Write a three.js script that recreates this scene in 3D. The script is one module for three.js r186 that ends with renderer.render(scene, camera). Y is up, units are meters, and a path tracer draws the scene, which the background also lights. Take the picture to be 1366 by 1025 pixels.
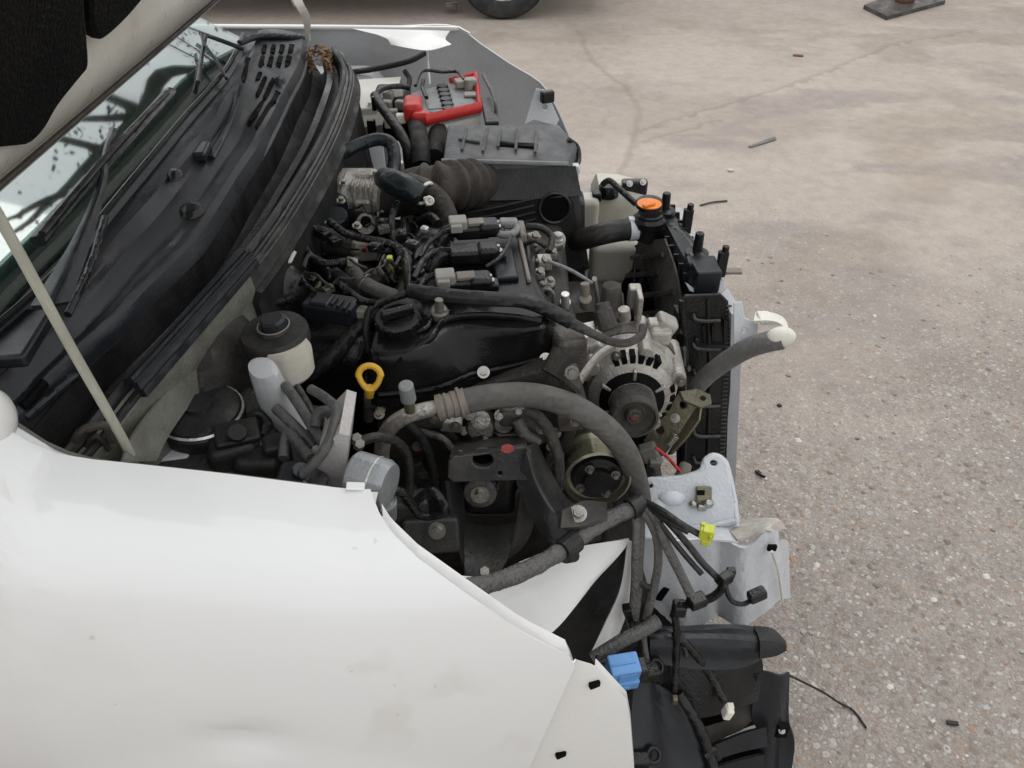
import * as THREE from 'three';
import { RoundedBoxGeometry } from 'three/addons/geometries/RoundedBoxGeometry.js';
import { mergeGeometries, toCreasedNormals, mergeVertices } from 'three/addons/utils/BufferGeometryUtils.js';

// ------------------------------------------------------------------ camera, sky, sun, exposure
const PITCH = 38.5 * Math.PI / 180, FPX = 1072, EYE = 1.47;
const scene = new THREE.Scene();
const camera = new THREE.PerspectiveCamera(2 * Math.atan(512.5 / FPX) * 180 / Math.PI, 1024 / 768, 0.05, 400);
camera.position.set(0, EYE, 0);
camera.rotation.set(-PITCH, 0, 0);
scene.add(camera);
const EXPOSURE = 0.94;
const SUN_DIR = new THREE.Vector3(0.12, 0.72, -0.68).normalize();
{ // overcast sky, a little brighter overhead and round the veiled sun
  const w = 512, h = 256, data = new Float32Array(w * h * 4);
  const sd = SUN_DIR;
  const wob = (a, b) => Math.sin(a * 3 + 1.3 * Math.sin(b * 5)) * Math.cos(b * 7 + Math.sin(a * 2)) * 0.5 + Math.sin(a * 9 + b * 4) * Math.cos(b * 15 - a * 3) * 0.25;
  for (let j = 0; j < h; j++) for (let i = 0; i < w; i++) {
    const el = ((j + 0.5) / h - 0.5) * Math.PI, az = (i + 0.5) / w * Math.PI * 2;
    const dy = Math.sin(el), dx = Math.cos(el) * Math.cos(az), dz = Math.cos(el) * Math.sin(az);
    const up = Math.max(0, dy);
    let L = 0.95 + 0.40 * Math.pow(up, 0.8);
    const g = Math.max(0, dx * sd.x + dy * sd.y - dz * sd.z);
    L += 0.35 * Math.pow(g, 3) + 0.8 * Math.pow(g, 14);
    L *= 1 + 0.10 * wob(az, el * 2) * Math.min(1, up * 4);
    if (dy < 0) L = 0.8 * (1 + dy * 0.5);
    const k = (j * w + i) * 4;
    data[k] = L * 0.985; data[k + 1] = L * 1.0; data[k + 2] = L * 1.02; data[k + 3] = 1;
  }
  const t = new THREE.DataTexture(data, w, h, THREE.RGBAFormat, THREE.FloatType);
  t.mapping = THREE.EquirectangularReflectionMapping; t.magFilter = THREE.LinearFilter; t.minFilter = THREE.LinearFilter;
  t.needsUpdate = true;
  scene.background = t; scene.environment = t;
}
const sun = new THREE.DirectionalLight(new THREE.Color(1.0, 0.965, 0.91), 0.5);
sun.position.copy(SUN_DIR).multiplyScalar(12); sun.target.position.set(0, 0, -1.5);
sun.castShadow = true; sun.shadow.radius = 60; sun.shadow.mapSize.set(2048, 2048);
Object.assign(sun.shadow.camera, { left: -5, right: 5, top: 6, bottom: -6, near: 1, far: 40 });
scene.add(sun, sun.target);

// ------------------------------------------------------------------ small helpers
let seed = 7;
const rnd = () => { seed = (seed * 1664525 + 1013904223) >>> 0; return seed / 4294967296; };
const rr = (a, b) => a + (b - a) * rnd();
const V = (x, y, z) => new THREE.Vector3(x, y, z);
const SP = Math.sin(PITCH), CP = Math.cos(PITCH);
const EYEP = V(0, EYE, 0);
const ray = (u, v) => { const a = (u - 683) / FPX, b = (512.5 - v) / FPX; return V(a, b * CP - SP, -b * SP - CP); };
const P = (u, v, y) => { const d = ray(u, v); return d.multiplyScalar((y - EYE) / d.y).add(EYEP); };       // a measured point at height y
const PZ = (u, v, z) => { const d = ray(u, v); return d.multiplyScalar(z / d.z).add(EYEP); };               // ... on a plane across the car
const PN = (u, v, o, n) => { const d = ray(u, v); return d.multiplyScalar(V().subVectors(o, EYEP).dot(n) / d.dot(n)).add(EYEP); };
const depth = p => (EYE - p.y) * SP - p.z * CP;
const proj = p => { const d = depth(p), c = (p.y - EYE) * CP - p.z * SP; return [683 + FPX * p.x / d, 512.5 - FPX * c / d]; };
const C = a => a.map(q => P(q[0], q[1], q[2]));
const names = {};
const numbered = n => { const k = names[n] = (names[n] ?? -1) + 1; return k ? n + '_' + String(k).padStart(3, '0') : n; };
const lerp = (a, b, t) => a + (b - a) * t, clamp = (x, a = 0, b = 1) => Math.min(b, Math.max(a, x));
const sstep = (a, b, x) => { const t = clamp((x - a) / (b - a)); return t * t * (3 - 2 * t); };
const polyline = (pts, x) => { // piecewise linear y(x)
  if (x <= pts[0][0]) return pts[0][1];
  for (let i = 1; i < pts.length; i++) if (x <= pts[i][0]) return lerp(pts[i - 1][1], pts[i][1], (x - pts[i - 1][0]) / (pts[i][0] - pts[i - 1][0]));
  return pts[pts.length - 1][1];
};
// tileable noise
const hash = (i, j, s) => { let h = (i * 374761393 + j * 668265263 + s * 974634653) | 0; h = Math.imul(h ^ (h >>> 13), 1274126177); h ^= h >>> 16; return (h >>> 0) / 4294967296; };
function vnoise(x, y, per, s) {
  const xi = Math.floor(x), yi = Math.floor(y), fx = x - xi, fy = y - yi;
  const m = per ? (a => ((a % per) + per) % per) : (a => a);
  const sx = fx * fx * (3 - 2 * fx), sy = fy * fy * (3 - 2 * fy);
  const a = hash(m(xi), m(yi), s), b = hash(m(xi + 1), m(yi), s), c = hash(m(xi), m(yi + 1), s), d = hash(m(xi + 1), m(yi + 1), s);
  return a + (b - a) * sx + (c - a) * sy + (a - b - c + d) * sx * sy;
}
function fbm(x, y, per, s, oct = 4) { let v = 0, a = 0.5, t = 0; for (let o = 0; o < oct; o++) { v += a * vnoise(x, y, per, s + o); t += a; x *= 2; y *= 2; if (per) per *= 2; a *= 0.5; } return v / t; }
const TS = 384;
function field(per, s, oct) { const f = new Float32Array(TS * TS); for (let j = 0; j < TS; j++) for (let i = 0; i < TS; i++) f[j * TS + i] = fbm(i / TS * per, j / TS * per, per, s, oct); return f; }
const FA = field(4, 11, 5), FB = field(9, 31, 4), FC = field(48, 57, 2), FD = field(3, 83, 6);
const lin2s = c => { c = clamp(c); return c <= 0.0031308 ? c * 12.92 : 1.055 * Math.pow(c, 1 / 2.4) - 0.055; };
function tex(fn, srgb, rep, size = TS) {
  const d = new Uint8Array(size * size * 4);
  for (let k = 0; k < size * size; k++) { const c = fn(k); for (let q = 0; q < 3; q++) d[k * 4 + q] = Math.round(255 * (srgb ? lin2s(c[q]) : clamp(c[q]))); d[k * 4 + 3] = 255; }
  const t = new THREE.DataTexture(d, size, size, THREE.RGBAFormat);
  t.wrapS = t.wrapT = THREE.RepeatWrapping; t.magFilter = THREE.LinearFilter; t.minFilter = THREE.LinearMipmapLinearFilter; t.generateMipmaps = true;
  if (srgb) t.colorSpace = THREE.SRGBColorSpace;
  if (rep) t.repeat.set(rep, rep);
  t.needsUpdate = true; return t;
}
const mix3 = (a, b, t) => [lerp(a[0], b[0], t), lerp(a[1], b[1], t), lerp(a[2], b[2], t)];
const ROUGH = tex(k => { const r = clamp(0.72 + 0.5 * (FB[k] - 0.5) + 0.5 * (FA[k] - 0.5)); return [r, r, r]; }, false, 5);
const BUMP = tex(k => { const r = clamp(0.5 + 0.8 * (FC[k] - 0.5) + 0.5 * (FB[k] - 0.5)); return [r, r, r]; }, false, 7);
// a worn material: base colour a, grime b in patches (amount), grain
function M(a, o = {}) {
  const b = o.b ?? a.map(c => c * 0.6), amt = o.amt ?? 0.5, grain = o.grain ?? 0.15;
  const m = new THREE.MeshPhysicalMaterial({ color: 0xffffff, roughness: o.rough ?? 0.6, metalness: o.metal ?? 0 });
  m.map = tex(k => {
    const t = clamp(sstep(0.5 - 0.18, 0.5 + 0.2, FD[k] * 0.65 + FB[k] * 0.35 + (amt - 0.5) * 0.4)) * Math.min(1, amt * 1.6);
    const g = 1 + grain * (FC[k] - 0.5) * 2 + grain * (FB[k] - 0.5);
    return mix3(a, b, t).map(c => c * g);
  }, true, o.rep ?? 4);
  if (o.rough === undefined || o.rough > 0.25) { m.roughnessMap = ROUGH; m.roughness = Math.min(1, (o.rough ?? 0.6) * 1.35); }
  if (o.bump !== 0) { m.bumpMap = BUMP; m.bumpScale = o.bump ?? 0.0006; }
  if (!(o.metal > 0.1) && !o.coat) m.specularIntensity = o.spec ?? 0.75;
  if (o.coat) { m.clearcoat = o.coat; m.clearcoatRoughness = o.coatRough ?? 0.15; }
  if (o.sheen) { m.sheen = o.sheen; m.sheenRoughness = 0.6; m.sheenColor = new THREE.Color(0.5, 0.48, 0.45); }
  return m;
}
const DUST = [0.16, 0.135, 0.105];
const MT = {
  white: M([0.765, 0.76, 0.74], { b: [0.745, 0.735, 0.71], amt: 0.35, grain: 0.008, rough: 0.32, bump: 0, coat: 0.7, coatRough: 0.12, rep: 0.9 }),
  cream: M([0.66, 0.645, 0.58], { b: [0.52, 0.49, 0.42], amt: 0.35, grain: 0.05, rough: 0.4, bump: 0 }),
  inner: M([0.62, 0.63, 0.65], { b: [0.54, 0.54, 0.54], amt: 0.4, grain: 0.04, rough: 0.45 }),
  shadowpaint: M([0.20, 0.20, 0.17], { b: [0.085, 0.078, 0.062], amt: 0.5, grain: 0.1, rough: 0.5 }),  // body paint with the shade of the bay put into its colour
  greypaint: M([0.60, 0.625, 0.655], { b: [0.45, 0.46, 0.475], amt: 0.35, grain: 0.04, rough: 0.38, coat: 0.3 }),
  cowl: M([0.0115, 0.013, 0.0165], { b: [0.0155, 0.017, 0.0205], amt: 0.4, grain: 0.06, rough: 0.38, bump: 0.00015, rep: 3 }),
  black: M([0.007, 0.007, 0.0075], { b: [0.016, 0.0155, 0.0145], amt: 0.4, grain: 0.15, rough: 0.32 }),
  gloss: M([0.005, 0.005, 0.0055], { b: [0.010, 0.0095, 0.009], amt: 0.4, grain: 0.1, rough: 0.27, bump: 0.0002, spec: 0.5 }),
  matt: M([0.010, 0.010, 0.010], { b: [0.028, 0.026, 0.023], amt: 0.45, grain: 0.2, rough: 0.75 }),
  rubber: M([0.014, 0.014, 0.015], { b: [0.042, 0.039, 0.035], amt: 0.45, grain: 0.2, rough: 0.5, bump: 0.0004 }),
  dusty: M([0.045, 0.043, 0.040], { b: [0.095, 0.084, 0.070], amt: 0.45, grain: 0.2, rough: 0.8 }),
  hose: M([0.085, 0.082, 0.078], { b: [0.13, 0.12, 0.105], amt: 0.45, grain: 0.12, rough: 0.75, bump: 0.0003 }),
  brownhose: M([0.032, 0.027, 0.023], { b: [0.07, 0.059, 0.048], amt: 0.5, grain: 0.15, rough: 0.7 }),
  bluehose: M([0.010, 0.0145, 0.017], { b: [0.02, 0.026, 0.029], amt: 0.4, grain: 0.1, rough: 0.4, bump: 0.0002 }),
  alu: M([0.47, 0.455, 0.425], { b: [0.23, 0.205, 0.172], amt: 0.52, grain: 0.18, rough: 0.5, metal: 0.5, bump: 0.0009 }),
  alubright: M([0.62, 0.61, 0.60], { b: [0.36, 0.34, 0.31], amt: 0.4, grain: 0.1, rough: 0.42, metal: 0.6, bump: 0.0005 }),
  aludark: M([0.12, 0.11, 0.10], { b: [0.045, 0.04, 0.033], amt: 0.5, grain: 0.2, rough: 0.62, metal: 0.4, bump: 0.001 }),
  blockdark: M([0.020, 0.0185, 0.0165], { b: [0.062, 0.054, 0.044], amt: 0.45, grain: 0.25, rough: 0.72, bump: 0.001 }),
  bolt: M([0.47, 0.46, 0.43], { b: [0.24, 0.22, 0.18], amt: 0.5, grain: 0.15, rough: 0.3, metal: 0.9, bump: 0 }),
  boltdark: M([0.22, 0.21, 0.19], { b: [0.10, 0.085, 0.07], amt: 0.5, grain: 0.2, rough: 0.5, metal: 0.6, bump: 0 }),
  steel: M([0.036, 0.036, 0.037], { b: [0.085, 0.08, 0.072], amt: 0.45, grain: 0.2, rough: 0.42, metal: 0.15 }),
  olive: M([0.19, 0.175, 0.115], { b: [0.10, 0.085, 0.06], amt: 0.5, grain: 0.2, rough: 0.45, metal: 0.5 }),
  gold: M([0.26, 0.25, 0.18], { b: [0.11, 0.10, 0.07], amt: 0.4, grain: 0.1, rough: 0.35, metal: 0.7, bump: 0 }),
  rust: M([0.20, 0.075, 0.035], { b: [0.10, 0.045, 0.03], amt: 0.5, grain: 0.3, rough: 0.85, bump: 0.002 }),
  yellow: M([0.72, 0.42, 0.045], { b: [0.50, 0.28, 0.04], amt: 0.3, grain: 0.06, rough: 0.4, bump: 0 }),
  lime: M([0.55, 0.60, 0.05], { b: [0.36, 0.37, 0.05], amt: 0.3, grain: 0.04, rough: 0.4, bump: 0 }),
  orange: M([0.85, 0.24, 0.03], { b: [0.65, 0.19, 0.04], amt: 0.3, grain: 0.05, rough: 0.45, bump: 0 }),
  red: M([0.52, 0.028, 0.022], { b: [0.34, 0.03, 0.025], amt: 0.35, grain: 0.06, rough: 0.42, bump: 0.0002 }),
  blue: M([0.15, 0.36, 0.72], { b: [0.12, 0.29, 0.58], amt: 0.45, grain: 0.06, rough: 0.45, bump: 0 }),
  tank: M([0.60, 0.58, 0.51], { b: [0.46, 0.42, 0.33], amt: 0.45, grain: 0.04, rough: 0.42, bump: 0 }),
  tankblue: M([0.50, 0.51, 0.51], { b: [0.36, 0.37, 0.38], amt: 0.45, grain: 0.04, rough: 0.42, bump: 0 }),
  conn: M([0.30, 0.29, 0.265], { b: [0.17, 0.155, 0.13], amt: 0.4, grain: 0.08, rough: 0.55, bump: 0 }),
  tan: M([0.23, 0.20, 0.168], { b: [0.13, 0.112, 0.095], amt: 0.4, grain: 0.08, rough: 0.6, bump: 0 }),
  clip: M([0.78, 0.76, 0.68], { b: [0.55, 0.52, 0.44], amt: 0.4, grain: 0.05, rough: 0.5, bump: 0 }),
  motor: M([0.30, 0.315, 0.325], { b: [0.22, 0.225, 0.23], amt: 0.4, grain: 0.06, rough: 0.42, metal: 0.4 }),
  battgrey: M([0.24, 0.245, 0.25], { b: [0.15, 0.145, 0.14], amt: 0.4, grain: 0.1, rough: 0.5 }),
  airbox: M([0.019, 0.0195, 0.0205], { b: [0.05, 0.048, 0.045], amt: 0.42, grain: 0.2, rough: 0.52, bump: 0.0005 }),
  airtop: M([0.06, 0.063, 0.07], { b: [0.11, 0.108, 0.10], amt: 0.45, grain: 0.2, rough: 0.5, bump: 0.0005 }),
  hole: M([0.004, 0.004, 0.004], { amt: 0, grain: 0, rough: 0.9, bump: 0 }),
  tape: M([0.135, 0.132, 0.127], { b: [0.085, 0.08, 0.074], amt: 0.45, grain: 0.15, rough: 0.7, bump: 0.003 }),
  felt: M([0.0035, 0.0033, 0.0032], { b: [0.006, 0.0055, 0.005], amt: 0.4, grain: 0.3, rough: 0.95, bump: 0.003 }),
  leafbits: M([0.24, 0.13, 0.05], { b: [0.12, 0.07, 0.03], amt: 0.5, grain: 0.3, rough: 0.9 }),
  bar: M([0.17, 0.17, 0.17], { b: [0.10, 0.095, 0.088], amt: 0.45, grain: 0.12, rough: 0.5 }),
  silver: M([0.46, 0.47, 0.49], { b: [0.36, 0.365, 0.37], amt: 0.4, grain: 0.05, rough: 0.45 }),
  rod: M([0.42, 0.415, 0.345], { b: [0.30, 0.29, 0.23], amt: 0.45, grain: 0.06, rough: 0.45, bump: 0 }),
  block: M([0.47, 0.45, 0.44], { b: [0.32, 0.29, 0.27], amt: 0.45, grain: 0.08, rough: 0.5, metal: 0.2 }),
  pipe: M([0.06, 0.06, 0.06], { b: [0.10, 0.095, 0.088], amt: 0.45, grain: 0.12, rough: 0.5, bump: 0 }),
  redpaint: M([0.38, 0.07, 0.06], { b: [0.2, 0.05, 0.045], amt: 0.5, grain: 0.3, rough: 0.7, bump: 0 }),
};

MT.hole.specularIntensity = 0.15; MT.felt.specularIntensity = 0.3;
MT.gutter = M([0.007, 0.007, 0.007], { b: [0.02, 0.018, 0.016], amt: 0.45, grain: 0.2, rough: 0.6 });
{ // car paint: faint smears, specks of dirt
  const w = [0.785, 0.785, 0.775];
  MT.paint = new THREE.MeshPhysicalMaterial({ roughness: 0.3, clearcoat: 0.8, clearcoatRoughness: 0.07 });
  MT.paint.map = tex(k => { const f = 1 - 0.045 * sstep(0.5, 0.75, FD[k]) - 0.02 * (FA[k] - 0.5), sp = FC[k] > 0.9 && FB[k] > 0.62 ? 0.8 : 1, sm = 0.07 * sstep(0.62, 0.78, FB[k]) * sstep(0.5, 0.7, FA[k]); return [w[0] * f * sp * (1 - sm), w[1] * f * sp * (1 - sm * 1.15), w[2] * f * sp * (1 - sm * 1.5)]; }, true, 1.6);
}


// ------------------------------------------------------------------ things and parts
const base = new WeakMap();
function thing(name, label, category, at, group) {
  const g = new THREE.Group(); g.name = numbered(name); g.position.copy(at); g.userData = { label, category };
  if (group) g.userData.group = group;
  scene.add(g); base.set(g, at.clone()); return g;
}
function prep(list) {
  list = (Array.isArray(list) ? list : [list]).flat(4);
  const out = list.map(g => { let q = g.index ? g.toNonIndexed() : g.clone(); for (const k of Object.keys(q.attributes)) if (k !== 'position' && k !== 'normal') q.deleteAttribute(k); if (!q.attributes.normal) q.computeVertexNormals(); q.morphAttributes = {}; return q; });
  return out.length > 1 ? mergeGeometries(out) : out[0];
}
function uvBox(g, k = 1) { // uv in metres by the direction each face looks
  const p = g.attributes.position, n = p.count, uv = new Float32Array(n * 2), a = V(), b = V(), c = V();
  for (let i = 0; i < n; i += 3) {
    a.fromBufferAttribute(p, i); b.fromBufferAttribute(p, i + 1); c.fromBufferAttribute(p, i + 2);
    const nn = b.clone().sub(a).cross(c.clone().sub(a)), ax = Math.abs(nn.x), ay = Math.abs(nn.y), az = Math.abs(nn.z);
    [a, b, c].forEach((q, j) => {
      const [s, t] = ay >= ax && ay >= az ? [q.x, q.z] : ax >= az ? [q.z + 0.37, q.y] : [q.x + 0.61, q.y + 0.23];
      uv[(i + j) * 2] = s * k; uv[(i + j) * 2 + 1] = t * k;
    });
  }
  g.setAttribute('uv', new THREE.BufferAttribute(uv, 2)); return g;
}
function mesh(name, geos, m) { const o = new THREE.Mesh(uvBox(prep(geos)), m); o.name = name; o.castShadow = o.receiveShadow = true; return o; }
function part(parent, name, geos, m, label) { // shapes are given in world metres
  const o = mesh(name, geos, m), b = base.get(parent);
  o.geometry.translate(-b.x, -b.y, -b.z); base.set(o, b); parent.add(o);
  if (label) o.userData.label = label;
  return o;
}
function single(name, label, category, geos, m, group) { // a thing that is one mesh
  const o = mesh(numbered(name), geos, m); o.geometry.computeBoundingBox();
  const bb = o.geometry.boundingBox, at = V((bb.min.x + bb.max.x) / 2, bb.min.y, (bb.min.z + bb.max.z) / 2);
  o.geometry.translate(-at.x, -at.y, -at.z); o.position.copy(at); o.userData = { label, category };
  if (group) o.userData.group = group;
  scene.add(o); base.set(o, at); return o;
}
// ------------------------------------------------------------------ shapes
const crease = (g, a = 0.7) => toCreasedNormals(g, a);
const quatTo = (ax, from = V(0, 1, 0)) => new THREE.Quaternion().setFromUnitVectors(from, ax.clone().normalize());
function sweep(pts, r, o = {}) { // hose, pipe, wire
  const curve = new THREE.CatmullRomCurve3(pts, false, 'centripetal');
  const seg = o.seg ?? Math.max(8, pts.length * 7), rad = o.rad ?? 10, fr = curve.computeFrenetFrames(seg, false);
  const pos = [], idx = [], rf = typeof r === 'function' ? r : () => r;
  for (let i = 0; i <= seg; i++) {
    const t = i / seg, c = curve.getPointAt(t), R = rf(t);
    for (let j = 0; j < rad; j++) { const a = j / rad * Math.PI * 2, q = fr.normals[i].clone().multiplyScalar(Math.cos(a) * R).addScaledVector(fr.binormals[i], Math.sin(a) * R * (o.flat ?? 1)).add(c); pos.push(q.x, q.y, q.z); }
  }
  for (let i = 0; i < seg; i++) for (let j = 0; j < rad; j++) { const a = i * rad + j, b = i * rad + (j + 1) % rad; idx.push(a, b, a + rad, b, b + rad, a + rad); }
  const n0 = pos.length / 3; const s = curve.getPointAt(0), e = curve.getPointAt(1); pos.push(s.x, s.y, s.z, e.x, e.y, e.z);
  for (let j = 0; j < rad; j++) { idx.push(n0, (j + 1) % rad, j); idx.push(n0 + 1, seg * rad + j, seg * rad + (j + 1) % rad); }
  const g = new THREE.BufferGeometry(); g.setAttribute('position', new THREE.Float32BufferAttribute(pos, 3)); g.setIndex(idx);
  return crease(g, o.crease ?? 0.9);
}
const kink = (pts, r, o = {}) => sweep(pts, r, { ...o }); // bent pipe
function lathe(prof, p, axis = V(0, 1, 0), seg = 28, cr = 0.6) {
  const g = new THREE.LatheGeometry(prof.map(q => new THREE.Vector2(Math.max(1e-5, q[0]), q[1])), seg);
  g.deleteAttribute('uv'); const m = mergeVertices(g, 1e-6); m.deleteAttribute('normal');
  const h = crease(m, cr); h.applyQuaternion(quatTo(axis)); h.translate(p.x, p.y, p.z); return h;
}
function cyl(p0, p1, r0, r1 = r0, seg = 20, bev = 0.12) {
  const ax = V().subVectors(p1, p0), h = ax.length(), b = Math.min(r0, r1, h) * bev;
  return lathe([[0, 0], [r0 - b, 0], [r0, b], [r1, h - b], [r1 - b, h], [0, h]], p0, ax, seg, 0.7);
}
function ring(p, axis, r, t, seg = 24) { const g = new THREE.TorusGeometry(r, t, 8, seg); g.applyQuaternion(quatTo(axis, V(0, 0, 1))); g.translate(p.x, p.y, p.z); return g; }
function box(c, s, o = {}) {
  const r = Math.min(o.r ?? Math.min(...s) * 0.14, Math.min(...s) * 0.49), g = new RoundedBoxGeometry(s[0], s[1], s[2], o.seg ?? 2, r);
  g.rotateX(o.rx ?? 0); g.rotateZ(o.rz ?? 0); g.rotateY(o.ry ?? 0); g.translate(c.x, c.y, c.z); return g;
}
function ball(c, s) { const g = new THREE.SphereGeometry(1, 20, 14); g.scale(s[0], s[1], s[2]); g.translate(c.x, c.y, c.z); return g; }
function bolt(p, n, r = 0.007, h = 0.006) {
  r *= 0.86;
  const out = [lathe([[0, 0], [r * 1.55, 0], [r * 1.55, r * 0.25], [r * 1.1, r * 0.32], [0, r * 0.32]], p, n, 16, 0.5)];
  const g = new THREE.CylinderGeometry(r * 0.92, r, h, 6); g.translate(0, h / 2 + r * 0.3, 0); g.applyQuaternion(quatTo(n)); g.translate(p.x, p.y, p.z); out.push(g);
  out.push(lathe([[r * 0.5, h + r * 0.3], [r * 0.45, h + r * 0.42], [0, h + r * 0.42]], p, n, 12)); return out;
}
function basis(n, upHint = V(0, 1, 0)) { const z = n.clone().normalize(); let x = upHint.clone().cross(z); if (x.length() < 1e-4) x = V(1, 0, 0).cross(z); x.normalize(); const y = z.clone().cross(x); return [x, y, z]; }
// sheet cut to an outline that lies in the plane (o, n); thickness goes backwards from the face
function plate(outline, o, n, th = 0.003, opt = {}) {
  const [ex, ey, ez] = basis(n), to2 = p => { const d = V().subVectors(p, o); return new THREE.Vector2(d.dot(ex), d.dot(ey)); };
  const sh = new THREE.Shape(outline.map(to2));
  for (const h of opt.holes ?? []) sh.holes.push(new THREE.Path(h.map(to2)));
  const bv = opt.bevel ?? Math.min(0.0012, th * 0.3);
  const g = new THREE.ExtrudeGeometry(sh, { depth: th - 2 * bv, bevelEnabled: true, bevelThickness: bv, bevelSize: bv, bevelOffset: -bv, bevelSegments: 2, curveSegments: 8 });
  g.translate(0, 0, -th + bv);
  g.applyMatrix4(new THREE.Matrix4().makeBasis(ex, ey, ez)); g.translate(o.x, o.y, o.z); return g;
}
const pxOutline = (a, o, n) => a.map(q => PN(q[0], q[1], o, n));
const smoothLoop = (pts, k = 4) => new THREE.CatmullRomCurve3(pts, true, 'centripetal').getPoints(pts.length * k).slice(0, -1);
function circleOn(c, n, r, k = 16, sx = 1) { const [ex, ey] = basis(n), a = []; for (let i = 0; i < k; i++) { const t = i / k * Math.PI * 2; a.push(c.clone().addScaledVector(ex, Math.cos(t) * r * sx).addScaledVector(ey, Math.sin(t) * r)); } return a; }
const platePx = (out, o, n, th, opt = {}) => { const pts = pxOutline(out, o, n); return plate(opt.smooth ? smoothLoop(pts) : pts, o, n, th, { ...opt, holes: (opt.holesPx ?? []).map(h => circleOn(PN(h[0], h[1], o, n), n, h[2], 14, h[3] ?? 1)) }); };
// a pressed sheet through rows of points; fn may push each vertex
function sheet(rows, o = {}) {
  const nu = o.nu ?? 24, nv = o.nv ?? 12;
  const curves = rows.map(r => new THREE.CatmullRomCurve3(r, false, 'centripetal'));
  const cols = []; for (let i = 0; i <= nu; i++) { const c = new THREE.CatmullRomCurve3(curves.map(k => o.even ? k.getPointAt(i / nu) : k.getPoint(i / nu)), false, 'centripetal'); const col = []; for (let j = 0; j <= nv; j++) col.push(rows.length === 2 ? curves[0].getPoint(i / nu).lerp(curves[1].getPoint(i / nu), j / nv) : c.getPoint(j / nv)); cols.push(col); }
  return gridGeo(cols, o);
}
function gridGeo(cols, o = {}) {
  const nu = cols.length - 1, nv = cols[0].length - 1, pos = [], idx = [], th = o.th ?? 0.0015;
  const nrm = (i, j) => { const a = cols[Math.min(nu, i + 1)][j], b = cols[Math.max(0, i - 1)][j], c = cols[i][Math.min(nv, j + 1)], d = cols[i][Math.max(0, j - 1)]; return V().subVectors(a, b).cross(V().subVectors(c, d)).normalize(); };
  if (o.fn) { const q = cols.map((c, i) => c.map((p, j) => ({ p, n: nrm(i, j) }))); cols = q.map((c, i) => c.map((e, j) => e.p.clone().addScaledVector(e.n, o.fn(i / nu, j / nv, e.p)))); }
  const side = [0, th];
  for (const s of side) for (let i = 0; i <= nu; i++) for (let j = 0; j <= nv; j++) { const p = cols[i][j].clone().addScaledVector(nrm(i, j), -s * (o.flip ? -1 : 1)); pos.push(p.x, p.y, p.z); }
  const W = nv + 1, N = (nu + 1) * W, quad = (a, b, c, d) => idx.push(a, b, c, a, c, d);
  const keep = o.keep ?? (() => true);
  for (let i = 0; i < nu; i++) for (let j = 0; j < nv; j++) {
    if (!keep(cols[i][j], cols[i + 1][j + 1])) continue;
    const a = i * W + j, b = a + W, c = b + 1, d = a + 1;
    if (!o.flip) { quad(a, b, c, d); quad(a + N, d + N, c + N, b + N); } else { quad(a, d, c, b); quad(a + N, b + N, c + N, d + N); }
  }
  for (let i = 0; i < nu; i++) for (const j of [0, nv]) { if (!keep(cols[i][Math.min(j, nv - 1)], cols[i + 1][Math.min(j, nv - 1) + 1])) continue; const a = i * W + j, b = a + W; quad(a, a + N, b + N, b); }
  for (let j = 0; j < nv; j++) for (const i of [0, nu]) { if (!keep(cols[Math.min(i, nu - 1)][j], cols[Math.min(i, nu - 1) + 1][j + 1])) continue; const a = i * W + j, b = a + 1; quad(a, b, b + N, a + N); }
  const g = new THREE.BufferGeometry(); g.setAttribute('position', new THREE.Float32BufferAttribute(pos, 3)); g.setIndex(idx);
  return crease(g, o.crease ?? 0.5);
}
// closed body through rings of equal count, capped at both ends
function rings(list, cr = 0.6) {
  const n = list[0].length, pos = [], idx = [];
  for (const r of list) for (const p of r) pos.push(p.x, p.y, p.z);
  for (let k = 0; k < list.length - 1; k++) for (let i = 0; i < n; i++) { const a = k * n + i, b = k * n + (i + 1) % n; idx.push(a, b, b + n, a, b + n, a + n); }
  for (const [k, f] of [[0, 1], [list.length - 1, 0]]) {
    const r = list[k], c = r.reduce((s, p) => s.add(p), V()).multiplyScalar(1 / n), q = pos.length / 3; pos.push(c.x, c.y, c.z);
    for (let i = 0; i < n; i++) { const a = k * n + i, b = k * n + (i + 1) % n; f ? idx.push(q, b, a) : idx.push(q, a, b); }
  }
  const g = new THREE.BufferGeometry(); g.setAttribute('position', new THREE.Float32BufferAttribute(pos, 3)); g.setIndex(idx); return crease(g, cr);
}
const inset = (r, k) => { const c = r.reduce((s, p) => s.add(p), V()).multiplyScalar(1 / r.length); return r.map(p => { const d = p.clone().sub(c), L = d.length(); return c.clone().addScaledVector(d, (L - k) / L); }); };
const moved = (r, dx, dy, dz) => r.map(p => V(p.x + dx, p.y + dy, p.z + dz));
const NEAR = V(0, 0, 1), UP = V(0, 1, 0), TOCAM = V(0, SP, CP);

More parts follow.
